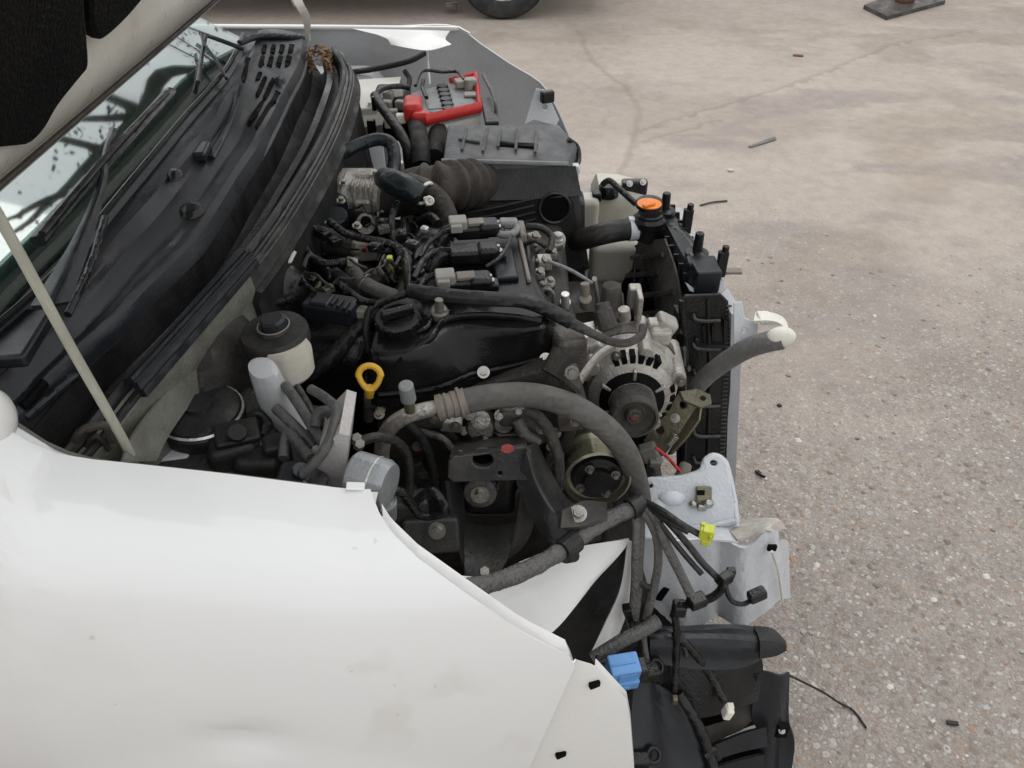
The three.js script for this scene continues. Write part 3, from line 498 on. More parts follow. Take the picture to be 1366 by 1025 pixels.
{ // wipers
  const arm = part(car, 'wiper', [sheet([C([[146, 171, 1.078], [137, 200, 1.075], [129, 246, 1.068], [94, 322, 1.05], [40, 408, 1.035]]), C([[151, 170, 1.082], [142, 202, 1.08], [135, 248, 1.074], [106, 324, 1.058], [68, 406, 1.042]]), C([[157, 172, 1.078], [147, 206, 1.075], [141, 252, 1.068], [120, 328, 1.05], [94, 402, 1.035]])], { nu: 40, nv: 10, th: 0.006, crease: 0.5 })], MT.cowl, 'black wiper arm and blade lying on the windscreen');
  part(arm, 'blade', [sweep([P(50, 322, 1.06), P(95, 268, 1.068), P(150, 208, 1.073), P(190, 163, 1.07), P(227, 122, 1.06)], 0.009, { flat: 0.7, rad: 8 }), sweep([P(56, 312, 1.072), P(150, 200, 1.084), P(222, 124, 1.07)], 0.004)], MT.black);
  part(arm, 'side_strip', [sweep([P(90, 420, 1.01), P(122, 350, 1.02), P(140, 290, 1.03)], 0.004)], MT.black);  // thin black strip running beside the wiper arm
  const arm2 = part(car, 'wiper', [sweep([P(302, 105, 1.01), P(288, 80, 1.03), P(272, 58, 1.045), P(268, 46, 1.05)], 0.004, { flat: 0.6 }), sweep([P(266, 44, 1.045), P(300, 56, 1.03), P(325, 66, 1.015)], 0.004), sweep([P(274, 48, 1.05), P(268, 80, 1.03), P(264, 110, 1.02)], 0.004)], MT.cowl, 'second wiper at the far end of the windscreen');
}
{ // inner structure of the engine bay
  const near = [], far = [];
  for (let i = 0; i <= 24; i++) { const x = lerp(-0.62, -0.19, i / 24); near.push([V(x, topY(Math.min(x, -0.16)) - 0.03, -0.585), V(x, 0.85, -0.60), V(x, 0.78, -0.625), V(x, 0.68, -0.66), V(x, 0.5, -0.7), V(x, 0.3, -0.78)]); }
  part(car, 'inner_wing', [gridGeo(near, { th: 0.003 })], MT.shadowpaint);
  const fz = -2.03; for (let i = 0; i <= 24; i++) { const x = lerp(-0.5, 0.1, i / 24), dn = 0.3 * sstep(-0.36, -0.2, x); far.push([V(x, 0.83 - dn, fz - 0.08), V(x, 0.825 - dn, fz - 0.02), V(x, 0.8 - dn, fz), V(x, 0.62 - dn * 0.7, fz + 0.08), V(x, 0.40 - dn * 0.3, fz + 0.25), V(x, 0.26, fz + 0.3)]); }
  const iw = part(car, 'inner_wing', [gridGeo(far, { th: 0.003, flip: true })], MT.inner);
  part(iw, 'shelf', [sheet([C([[444, 112, 0.84], [480, 108, 0.84], [535, 104, 0.84]]), C([[442, 128, 0.84], [478, 126, 0.84], [530, 120, 0.84]]), C([[446, 160, 0.80], [470, 170, 0.80], [510, 166, 0.80]]), C([[458, 186, 0.72], [486, 194, 0.72], [520, 188, 0.72]])], { nu: 16, nv: 12, th: 0.003 })], MT.cream, 'pale painted shelf beside the battery');
  part(iw, 'bracket', [box(P(488, 150, 0.82), [0.05, 0.03, 0.03], { r: 0.005, ry: 0.3 }), box(P(470, 140, 0.83), [0.03, 0.006, 0.03], { ry: 0.7 }), ...bolt(P(494, 141, 0.835), UP, 0.007)], MT.clip);
  part(iw, 'hole', [cyl(P(465, 143, 0.815), P(465, 143, 0.825), 0.012)], MT.hole);
  part(car, 'subframe', [box(V(-0.05, 0.2, -1.33), [0.75, 0.12, 1.3], { r: 0.03 }), box(V(0.14, 0.3, -0.86), [0.3, 0.12, 0.12], { r: 0.02 }), box(V(0.1, 0.3, -1.85), [0.4, 0.12, 0.12], { r: 0.02 })], MT.blockdark);
  // suspension turret at the near side
  const tc = P(268, 552, 0.84);
  const tw = part(car, 'suspension_turret', [lathe([[0.13, -0.32], [0.115, -0.12], [0.10, -0.05], [0.085, -0.026], [0.075, -0.02], [0, -0.018]], tc, V(0.03, 1, 0.05), 40)], MT.steel);
  part(tw, 'mount_cap', [lathe([[0.050, -0.02], [0.052, 0], [0.048, 0.004], [0.046, 0.008], [0.042, 0.009], [0.034, 0.012], [0.018, 0.013], [0.016, 0.018], [0, 0.018]], tc, V(0.03, 1, 0.05), 36)], MT.rubber, 'round black rubber strut mount cap');
  part(tw, 'washer', [lathe([[0.0485, 0.002], [0.051, 0.004], [0.0485, 0.006]], tc, V(0.03, 1, 0.05), 36)], MT.alubright);
  part(tw, 'mount_nut', [...bolt(P(226, 548, 0.845), UP, 0.009), ...bolt(P(248, 524, 0.85), UP, 0.008)], MT.boltdark);
  part(car, 'relay_cluster', [box(P(312, 602, 0.82), [0.06, 0.04, 0.045], { r: 0.012, ry: 0.4 }), box(P(348, 618, 0.815), [0.06, 0.035, 0.04], { r: 0.014 }), box(P(372, 608, 0.82), [0.03, 0.05, 0.03], { r: 0.006, ry: 0.3 }), box(P(316, 578, 0.845), [0.05, 0.010, 0.035], { r: 0.004, ry: 0.35, rx: 0.2 }), cyl(P(316, 580, 0.85), P(316, 576, 0.856), 0.011), sweep(C([[330, 560, 0.83], [345, 552, 0.84], [356, 562, 0.83], [350, 580, 0.82]]), 0.006)], MT.rubber, 'dusty dark fittings in the near corner of the bay');
  part(car, 'bracket', [box(P(222, 612, 0.81), [0.06, 0.02, 0.03], { r: 0.006, ry: 0.2 }), box(P(280, 614, 0.80), [0.05, 0.014, 0.05], { r: 0.004, ry: 0.3 })], MT.inner, 'pale bracket in the near corner of the bay');
  part(car, 'gutter_cable', [sweep([P(95, 600, 0.9), P(110, 575, 0.92), P(140, 568, 0.92), P(150, 590, 0.9)], 0.005), sweep([P(110, 605, 0.89), P(128, 582, 0.91), P(146, 600, 0.89)], 0.003)], MT.brownhose);
  part(car, 'bulkhead_grommet', [lathe([[0.016, -0.004], [0.02, 0.0], [0.016, 0.006], [0.010, 0.004], [0, 0.004]], P(300, 468, 0.84), V(0.8, 0.5, 0.3), 24), sweep(C([[288, 452, 0.86], [302, 448, 0.86], [312, 462, 0.85], [308, 482, 0.83]]), 0.005), sweep(C([[300, 500, 0.80], [330, 492, 0.81], [360, 486, 0.81]]), 0.005)], MT.black);
  part(car, 'bulkhead_bracket', [box(P(292, 468, 0.85), [0.012, 0.03, 0.01], { r: 0.002, rz: 0.3 })], MT.conn);
  // pressed edge of the bulkhead on the near side
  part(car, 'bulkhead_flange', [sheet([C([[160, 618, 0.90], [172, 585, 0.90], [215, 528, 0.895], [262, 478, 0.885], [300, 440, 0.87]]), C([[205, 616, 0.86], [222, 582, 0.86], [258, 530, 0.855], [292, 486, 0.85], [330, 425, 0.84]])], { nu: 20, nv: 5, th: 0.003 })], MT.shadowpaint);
  part(car, 'bulkhead_clip', [box(P(428, 222, 0.90), [0.035, 0.03, 0.022], { r: 0.005, ry: 0.5 }), box(P(412, 246, 0.88), [0.02, 0.035, 0.012], { r: 0.004, ry: 0.5 })], MT.clip, 'pale clip on the bulkhead edge');
  // apron, lamp support and leg on the near front corner
  part(car, 'front_apron', [sheet([C([[575, 764, 0.70], [640, 770, 0.66], [720, 740, 0.615], [838, 718, 0.585]]), C([[600, 790, 0.69], [660, 800, 0.64], [735, 780, 0.59], [832, 730, 0.575]]), C([[640, 815, 0.66], [690, 840, 0.60], [728, 848, 0.56], [795, 770, 0.56]])], { nu: 24, nv: 14, th: 0.003 })], MT.white, 'white painted apron in front of the engine mount');
  part(car, 'apron_hole', [box(P(740, 742, 0.612), [0.016, 0.008, 0.009], { r: 0.003 })], MT.hole);
  part(car, 'lamp_leg', [sheet([[P(838, 722, 0.585), P(826, 790, 0.50), P(806, 835, 0.46), P(788, 872, 0.44)], [P(848, 722, 0.57), P(842, 790, 0.49), P(834, 825, 0.45), P(818, 866, 0.43)]], { nu: 18, nv: 6, th: 0.003, fn: (a, b) => 0.004 * Math.sin(b * 3.14) })], MT.white, 'white upright leg of the lamp support');
  part(car, 'arch_liner', [sheet([C([[700, 850, 0.5], [760, 800, 0.5], [834, 730, 0.5]]), C([[720, 880, 0.42], [780, 850, 0.40], [840, 800, 0.38]]), C([[740, 930, 0.36], [800, 900, 0.32], [850, 860, 0.30]])], { nu: 14, nv: 10, th: 0.003 }), box(P(805, 800, 0.44), [0.06, 0.006, 0.05], { r: 0.002, rx: 0.4 })], MT.matt);
  // wheels under the wings
  for (const z of [-0.56, -2.09]) {
    const w = part(car, 'wheel', [lathe([[0.19, -0.09], [0.265, -0.092], [0.285, -0.07], [0.288, 0], [0.285, 0.07], [0.265, 0.092], [0.19, 0.09]], V(-0.27, 0.289, z), V(0, 0, 1), 40)], MT.rubber);
    part(w, 'rim', [lathe([[0.19, -0.08], [0.18, 0.06], [0.15, 0.03], [0.06, 0.045], [0, 0.045]], V(-0.27, 0.289, z), V(0, 0, z > -1 ? 1 : -1), 32)], MT.alu);
  }
}

// ------------------------------------------------------------------ engine
const eng = thing('engine', 'dusty black engine with a plastic rocker cover, filling the middle of the bay', 'engine', V(-0.03, 0.28, -1.1));
{
  part(eng, 'block', [box(V(-0.05, 0.52, -1.17), [0.30, 0.48, 0.52], { r: 0.03 }), box(V(-0.08, 0.5, -1.62), [0.36, 0.36, 0.36], { r: 0.08 }), box(V(0.08, 0.42, -1.05), [0.16, 0.3, 0.4], { r: 0.04 })], MT.blockdark, 'grimy dark engine block');
  // rocker cover
  const bY = 0.79, tY = 0.85;
  const bp0 = C([[494, 527, bY], [570, 522, bY], [618, 508, bY], [645, 499, bY], [735, 476, bY], [745, 440, bY], [722, 380, bY], [704, 312, bY], [640, 300, bY], [560, 304, bY], [540, 350, bY], [512, 420, bY], [498, 470, bY]]);
  const tp0 = C([[498, 470, tY], [545, 470, tY], [574, 456, tY], [594, 438, tY], [724, 438, tY], [728, 412, tY], [708, 368, tY], [694, 318, tY], [640, 304, tY], [566, 308, tY], [548, 350, tY], [520, 410, tY], [502, 440, tY]]);
  const bp = smoothLoop(bp0, 4), tp = smoothLoop(tp0, 4);
  const md = bp.map((p, i) => p.clone().lerp(tp[i], 0.6).setY(0.836));
  const cover = part(eng, 'rocker_cover', [rings([moved(inset(bp, -0.006), 0, -0.012, 0), inset(bp, -0.006), inset(bp, 0.002), inset(bp, 0.004).map(p => p.setY(p.y + 0.004)), md, tp.map((p, i) => p.clone().lerp(md[i], 0.35).setY(0.847)), inset(tp, 0.005).map(p => p.setY(tY + 0.0005)), inset(tp, 0.012)], 0.75)], MT.gloss, 'glossy black plastic rocker cover');
  // raised step round the filler and along the near edge
  part(cover, 'raised_rib', [sweep(C([[556, 463, 0.846], [574, 452, 0.852], [590, 430, 0.853], [606, 424, 0.854], [640, 421, 0.855], [690, 424, 0.853], [722, 430, 0.848]]), 0.0055, { flat: 0.7, seg: 40 }), sweep(C([[552, 444, 0.852], [568, 438, 0.853], [578, 424, 0.854], [600, 414, 0.855]]), 0.004, { seg: 24 })], MT.gloss);
  part(cover, 'flange_rib', [sweep(C([[505, 527, 0.795], [572, 520, 0.795], [600, 512, 0.796], [628, 500, 0.797], [650, 496, 0.797], [728, 477, 0.797]]), 0.004, { seg: 40 })], MT.gloss);
  for (const [u, v] of [[645, 497], [728, 479]]) part(cover, 'bolt', [...bolt(P(u, v, 0.80), V(0, 0.6, 0.5), 0.0065, 0.006)], MT.bolt);
  part(cover, 'bolt', [...bolt(P(586, 412, 0.862), UP, 0.006, 0.01), cyl(P(586, 418, 0.85), P(586, 415, 0.862), 0.012)], MT.boltdark);
  { const b = P(587, 424, tY); part(cover, 'stud', [cyl(b, b.clone().add(V(0, 0.012, 0)), 0.013), cyl(b.clone().add(V(0, 0.012, 0)), b.clone().add(V(0, 0.03, 0)), 0.006)], MT.boltdark); }
  // oil filler cap with its grip bar
  const oc = P(531, 428, 0.862), oa = V(-0.08, 1, 0.12);
  const cap = part(eng, 'oil_filler_cap', [lathe([[0.03, -0.03], [0.031, -0.006], [0.0315, 0.006], [0.029, 0.0095], [0.024, 0.0095], [0.0225, 0.006], [0, 0.006]], oc, oa, 36)], MT.black, 'round black oil filler cap with a grip bar');
  part(cap, 'grip_bar', [box(oc.clone().add(V(0, 0.013, 0)), [0.046, 0.015, 0.010], { r: 0.004, ry: 0.45 })], MT.black);
  part(cap, 'grip_notch', Array.from({ length: 14 }, (_, i) => { const a = i / 14 * 6.28; return box(V(oc.x + Math.cos(a) * 0.0305, oc.y - 0.001, oc.z + Math.sin(a) * 0.0305), [0.004, 0.011, 0.004], { r: 0.0012, ry: -a }); }), MT.black);
  // coil packs
  const coil = (c, grey, len) => {
    const k = part(eng, 'ignition_coil', [box(c, [len, 0.022, 0.036], { r: 0.006, ry: 0.12 }), box(c.clone().add(V(len * 0.46, 0.004, 0)), [0.034, 0.022, 0.034], { r: 0.008, ry: 0.12 }), box(c.clone().add(V(len * 0.66, -0.004, -0.002)), [0.03, 0.012, 0.024], { r: 0.004, ry: 0.12 }), sweep([c.clone().add(V(-len * 0.4, 0, 0)), c.clone().add(V(-len * 0.75, -0.002, 0.01)), c.clone().add(V(-len * 0.95, -0.02, 0.02))], 0.011)], MT.black);
    part(k, 'bolt', bolt(c.clone().add(V(len * 0.68, 0.004, -0.002)), UP, 0.006, 0.007), MT.bolt);
    if (grey) { part(k, 'connector', [box(c.clone().add(V(-len * 0.40, 0.014, 0.006)), [0.028, 0.016, 0.027], { r: 0.003, ry: 0.14 }), box(c.clone().add(V(-len * 0.42, 0.013, 0.022)), [0.018, 0.012, 0.012], { r: 0.002, ry: 0.14 })], MT.conn, 'pale grey coil connector'); part(k, 'label_plate', [box(c.clone().add(V(0.006, 0.0135, 0.002)), [len * 0.45, 0.006, 0.019], { r: 0.0015, ry: 0.14 })], MT.tan); }
  };
  coil(P(616, 378, 0.863), true, 0.058); coil(P(626, 338, 0.866), false, 0.062); coil(P(630, 306, 0.874), true, 0.055);
  part(eng, 'coil_wire', [sweep(C([[556, 392, 0.868], [568, 372, 0.872], [582, 366, 0.876], [594, 370, 0.88]]), 0.0042), sweep(C([[552, 372, 0.868], [564, 348, 0.872], [584, 334, 0.874], [600, 334, 0.876]]), 0.0045), sweep(C([[560, 344, 0.866], [574, 322, 0.872], [592, 310, 0.878], [606, 306, 0.884]]), 0.004), sweep(C([[648, 356, 0.87], [664, 346, 0.874], [676, 330, 0.876], [682, 314, 0.876]]), 0.003)], MT.black);
  part(eng, 'lifting_eye', [ring(P(674, 305, 0.872), V(0, 1, 0.1), 0.018, 0.006, 24), box(P(678, 298, 0.875), [0.03, 0.014, 0.02], { r: 0.005 })], MT.battgrey.clone(), 'grey ring at the far end of the rocker cover');
  part(eng, 'cover_pad', [box(P(672, 352, 0.853), [0.035, 0.01, 0.095], { r: 0.004, ry: 0.12 })], MT.cowl);
  part(eng, 'cover_flange', [box(P(699, 348, 0.85), [0.007, 0.014, 0.13], { r: 0.003, ry: 0.1 }), box(P(696, 310, 0.855), [0.012, 0.02, 0.05], { r: 0.004, ry: 0.1 })], MT.tan, 'pale edge along the front of the rocker cover');
  // front (exhaust) side of the head
  part(eng, 'cylinder_head', [box(V(0.065, 0.72, -1.10), [0.06, 0.13, 0.30], { r: 0.012, ry: 0.08 }), ...[0, 1, 2].map(k => cyl(V(0.08, 0.69, -0.98 - k * 0.09), V(0.14, 0.62, -0.98 - k * 0.09), 0.022, 0.02))], MT.blockdark);
  for (const [u, v] of [[716, 352], [722, 382], [712, 330], [733, 376], [718, 392]]) part(eng, 'bolt', [...bolt(P(u, v, 0.80), V(0.3, 1, 0.3), 0.006, 0.007), cyl(P(u, v + 4, 0.77), P(u, v + 1, 0.80), 0.0095)], (u + v) % 2 ? MT.alu : MT.boltdark);
  part(eng, 'bolt', [...bolt(P(744, 318, 0.83), V(0.1, 1, 0.3), 0.0075, 0.008), cyl(P(744, 326, 0.80), P(744, 319, 0.83), 0.013)], MT.alu);
  part(eng, 'sensor', [cyl(P(754, 420, 0.77), P(754, 392, 0.815), 0.0065), cyl(P(754, 408, 0.78), P(754, 402, 0.792), 0.009)], MT.alubright);
  part(eng, 'oxygen_sensor', [cyl(P(782, 410, 0.77), P(780, 378, 0.81), 0.0075), cyl(P(782, 408, 0.77), P(781, 398, 0.79), 0.010)], MT.tan);
  part(eng, 'exhaust_shield', [sheet([C([[738, 430, 0.70], [760, 420, 0.70], [800, 415, 0.68]]), C([[740, 400, 0.70], [765, 395, 0.71], [798, 392, 0.68]]), C([[735, 380, 0.68], [760, 376, 0.68], [790, 376, 0.66]])], { nu: 12, nv: 10 })], MT.blockdark);
  part(eng, 'bracket', [sweep(C([[730, 348, 0.83], [760, 360, 0.82], [790, 378, 0.80]]), 0.003), sweep(C([[793, 372, 0.80], [797, 400, 0.76], [798, 430, 0.72]]), 0.008, { flat: 0.5 }), sweep(C([[722, 390, 0.80], [732, 386, 0.81], [738, 392, 0.80], [737, 404, 0.78]]), 0.0028)], MT.battgrey);
  part(eng, 'wire', [sweep(C([[702, 302, 0.87], [722, 304, 0.87], [736, 316, 0.86], [732, 336, 0.85]]), 0.0055), sweep(C([[700, 326, 0.85], [715, 322, 0.86], [728, 330, 0.85]]), 0.0035)], MT.rubber);
  for (const [u, v, s] of [[712, 318, 0.010], [726, 350, 0.012], [719, 366, 0.009], [735, 338, 0.010]]) part(eng, 'fitting', [box(P(u, v, 0.80), [s * 2, s * 1.6, s * 2.2], { r: 0.003, ry: rr(0, 1) }), cyl(P(u, v, 0.80), P(u + 3, v - 6, 0.815), s * 0.6)], MT.alu);
  // timing cover end
  const tcO = V(-0.05, 0.6, -0.845), tcN = V(0, 0.08, 1);
  part(eng, 'timing_cover', [platePx([[500, 520], [640, 515], [745, 492], [775, 520], [800, 600], [820, 690], [790, 760], [600, 760], [540, 740], [505, 640]], tcO, tcN, 0.05, { bevel: 0.008 })], MT.blockdark, 'dirty dark timing cover at the near end');
  part(eng, 'cover_boss', [cyl(PZ(641, 566, -0.85), PZ(641, 572, -0.815), 0.024, 0.019), cyl(PZ(672, 560, -0.85), PZ(672, 566, -0.82), 0.014), box(PZ(690, 552, -0.83), [0.05, 0.03, 0.03], { r: 0.008 }), box(PZ(660, 585, -0.825), [0.08, 0.03, 0.02], { r: 0.008 })], MT.aludark);
  part(eng, 'cover_rib', [sweep([PZ(560, 545, -0.84), PZ(600, 580, -0.835), PZ(620, 600, -0.835)], 0.007), sweep([PZ(700, 540, -0.84), PZ(690, 580, -0.835), PZ(705, 610, -0.83)], 0.007), sweep([PZ(720, 640, -0.84), PZ(760, 575, -0.835), PZ(770, 530, -0.84)], 0.009), sweep([PZ(735, 500, -0.84), PZ(752, 470, -0.86)], 0.016)], MT.blockdark);
  for (const [u, v, r] of [[641, 560, 0.010], [667, 554, 0.006], [626, 553, 0.006], [692, 548, 0.006], [731, 580, 0.006], [741, 578, 0.006], [735, 596, 0.005], [763, 497, 0.007], [620, 575, 0.005], [556, 596, 0.005]]) part(eng, 'bolt', bolt(PZ(u, v, -0.822), V(0, 0.5, 1), r, r), u > 725 || u === 556 ? MT.boltdark : MT.alu);
  part(eng, 'paint_mark', [cyl(PZ(560, 598, -0.82), PZ(560, 599, -0.818), 0.004)], MT.redpaint);
  // thermostat / bracket casting beside the rocker cover
  part(eng, 'end_casting', [box(P(757, 470, 0.79), [0.045, 0.07, 0.05], { r: 0.01, ry: 0.3 }), box(P(748, 505, 0.75), [0.05, 0.08, 0.04], { r: 0.012 }), cyl(P(765, 450, 0.79), P(765, 440, 0.81), 0.016)], MT.aludark);
  part(eng, 'end_casting', [box(P(756, 452, 0.806), [0.035, 0.02, 0.03], { r: 0.005, ry: 0.5 }), box(P(770, 462, 0.80), [0.03, 0.012, 0.02], { r: 0.004, ry: 0.2 }), cyl(P(751, 498, 0.775), P(751, 486, 0.79), 0.010), box(P(749, 484, 0.785), [0.02, 0.05, 0.025], { r: 0.006 })], MT.alu, 'weathered aluminium casting by the alternator');
  part(eng, 'steel_plate', [platePx([[764, 434], [792, 428], [796, 444], [770, 458]], P(780, 440, 0.80), V(0, 0.9, 0.4), 0.004)], MT.alubright);
  for (const [u, v] of [[751, 496], [752, 447], [765, 465]]) part(eng, 'bolt', bolt(P(u, v, 0.803), V(0, 1, 0.5), 0.006), MT.bolt);
  // dipstick tube and small brackets left of the fitting
  part(eng, 'dipstick_tube', [cyl(P(492, 560, 0.74), P(492, 526, 0.79), 0.007), box(P(496, 535, 0.78), [0.02, 0.02, 0.012], { r: 0.003 })], MT.steel);
  for (const [u, v] of [[508, 545], [522, 535], [506, 553]]) part(eng, 'bolt', bolt(P(u, v, 0.77), V(0, 0.8, 0.5), 0.0055), MT.bolt);
  part(eng, 'wire', [sweep(C([[492, 470, 0.80], [488, 440, 0.83], [494, 412, 0.85], [512, 402, 0.855], [545, 392, 0.865]]), 0.005), sweep(C([[478, 480, 0.79], [484, 465, 0.80], [482, 456, 0.80]]), 0.002)], MT.rubber);
  // hoses, brackets and bolts in the gaps round the mounting
  for (const [pts, r, m] of [[[[540, 560, -0.80], [566, 590, -0.80], [580, 630, -0.79], [584, 670, -0.77]], 0.007, 'rubber'], [[[700, 545, -0.81], [722, 560, -0.80], [742, 600, -0.80], [748, 650, -0.80]], 0.008, 'dusty'], [[[560, 575, -0.81], [590, 585, -0.80], [604, 600, -0.79]], 0.005, 'aludark'], [[[720, 700, -0.80], [745, 716, -0.78], [770, 722, -0.77], [800, 715, -0.78]], 0.007, 'dusty'], [[[545, 640, -0.79], [560, 660, -0.78], [582, 668, -0.77]], 0.004, 'brownhose'], [[[690, 560, -0.81], [700, 580, -0.80], [718, 590, -0.80]], 0.009, 'aludark']]) part(eng, 'pipe', [sweep(pts.map(q => PZ(...q)), r, { rad: 9 })], MT[m]);
  for (const [u, v, w, h, m] of [[570, 556, 0.05, 0.03, 'steel'], [716, 572, 0.03, 0.045, 'aludark'], [760, 560, 0.035, 0.03, 'aludark'], [560, 632, 0.03, 0.05, 'steel'], [735, 620, 0.025, 0.05, 'dusty'], [602, 565, 0.03, 0.02, 'alu']]) { const q = PZ(u, v, -0.822); part(eng, 'bracket', [box(q, [w, h, 0.018], { r: 0.004, rz: rr(-0.4, 0.4) })], MT[m]); part(eng, 'bolt', bolt(q.clone().add(V(w * 0.2, h * 0.15, 0.009)), V(0, 0.3, 1), 0.0055), MT.boltdark); }
  // crank pulley under the alternator
  const pc = PZ(797, 638, -0.80), pa = V(0.05, 0.12, 1);
  const pul = part(eng, 'pulley', [lathe([[0.02, -0.05], [0.052, -0.05], [0.0525, -0.044], [0.047, -0.038], [0.0475, -0.022], [0.0525, -0.016], [0.053, 0.004], [0.049, 0.006], [0.047, -0.006], [0.02, -0.01], [0, -0.01]].map(q => [q[0] * 0.9, q[1]]), pc, pa, 44)], MT.gold, 'brassy green pulley with a dark hub');
  part(pul, 'hub', [lathe([[0.037, -0.005], [0.034, 0.002], [0.022, 0.004], [0.020, 0.011], [0, 0.011]], pc, pa, 30)], MT.black);
  for (let k = 0; k < 4; k++) { const a = k * 1.57 + 0.5; part(pul, 'bolt', bolt(pc.clone().add(V(Math.cos(a) * 0.027, Math.sin(a) * 0.027, 0.006)), pa, 0.005), MT.boltdark); }
  part(pul, 'lower_pulley', [lathe([[0.0, -0.05], [0.065, -0.05], [0.066, -0.01], [0.05, -0.008], [0, -0.006]], PZ(770, 690, -0.9), pa, 40)], MT.blockdark);
}
single('dipstick', 'yellow looped dipstick handle standing left of the black rocker cover', 'dipstick', [(() => { const c = P(493, 502, 0.838), g = new THREE.TorusGeometry(0.0135, 0.0042, 12, 40), a = g.attributes.position; for (let i = 0; i < a.count; i++) { const y = a.getY(i); a.setX(i, a.getX(i) * (y < 0 ? 1 + y * 14 : 1.05)); if (y < 0) a.setY(i, y * 1.25); } g.computeVertexNormals(); g.rotateX(-0.5); g.translate(c.x, c.y, c.z); return g; })(), cyl(P(493, 530, 0.81), P(493, 517, 0.826), 0.005, 0.0075)], MT.yellow);

// ------------------------------------------------------------------ breather hose over the cover, air conditioning hose
single('breather_hose', 'black rubber hose lying across the rocker cover below the coils', 'hose', [sweep(C([[546, 388, 0.872], [566, 391, 0.874], [610, 396, 0.874], [655, 399, 0.874], [700, 402, 0.87], [732, 414, 0.86], [762, 430, 0.845]]), 0.0105, { seg: 60, rad: 14 })], MT.rubber);
single('loom_sleeve', 'thin grey sleeved cable running from the black breather hose over the alternator', 'cable', [sweep(C([[756, 428, 0.848], [776, 438, 0.838], [792, 446, 0.83], [812, 455, 0.825], [835, 458, 0.825], [855, 448, 0.825], [858, 436, 0.825]]), t => t < 0.3 ? 0.0085 - 0.008 * t : 0.006, { seg: 50 })], MT.dusty);
{
  const t = thing('air_conditioning_hose', 'thick grey rubber hose arching over the timing cover from an aluminium fitting', 'hose', P(720, 600, 0.6));
  part(t, 'hose', [sweep(C([[604, 540, 0.812], [628, 534, 0.815], [668, 528, 0.815], [712, 528, 0.81], [760, 541, 0.80], [802, 566, 0.775], [834, 602, 0.715], [848, 638, 0.64], [855, 668, 0.55], [858, 700, 0.46]]), 0.0165, { seg: 90, rad: 18 })], MT.hose);
  part(t, 'crimp', [sweep(C([[584, 545, 0.81], [594, 542.5, 0.812], [612, 538, 0.813], [622, 535, 0.815]]), u => 0.0175 + (u > 0.72 && u < 0.86 ? 0.003 : 0) - (u > 0.36 && u < 0.46 || u > 0.2 && u < 0.26 ? 0.0015 : 0), { seg: 44, rad: 22, crease: 0.4 })], MT.tan, 'tan metal crimp on the hose end');
  part(t, 'pipe', [sweep(C([[590, 543, 0.81], [560, 549, 0.808], [536, 558, 0.80], [518, 573, 0.78], [510, 596, 0.74], [509, 630, 0.68]]), 0.0105, { seg: 50, rad: 14 })], MT.alu);
  part(t, 'valve_cap', [cyl(P(547, 548, 0.818), P(545, 534, 0.838), 0.007), ], MT.olive);
  part(t, 'valve_cap', [cyl(P(545, 534, 0.836), P(541, 513, 0.866), 0.0098, 0.0092, 20, 0.25)], MT.battgrey, 'grey cap on the service valve');
}
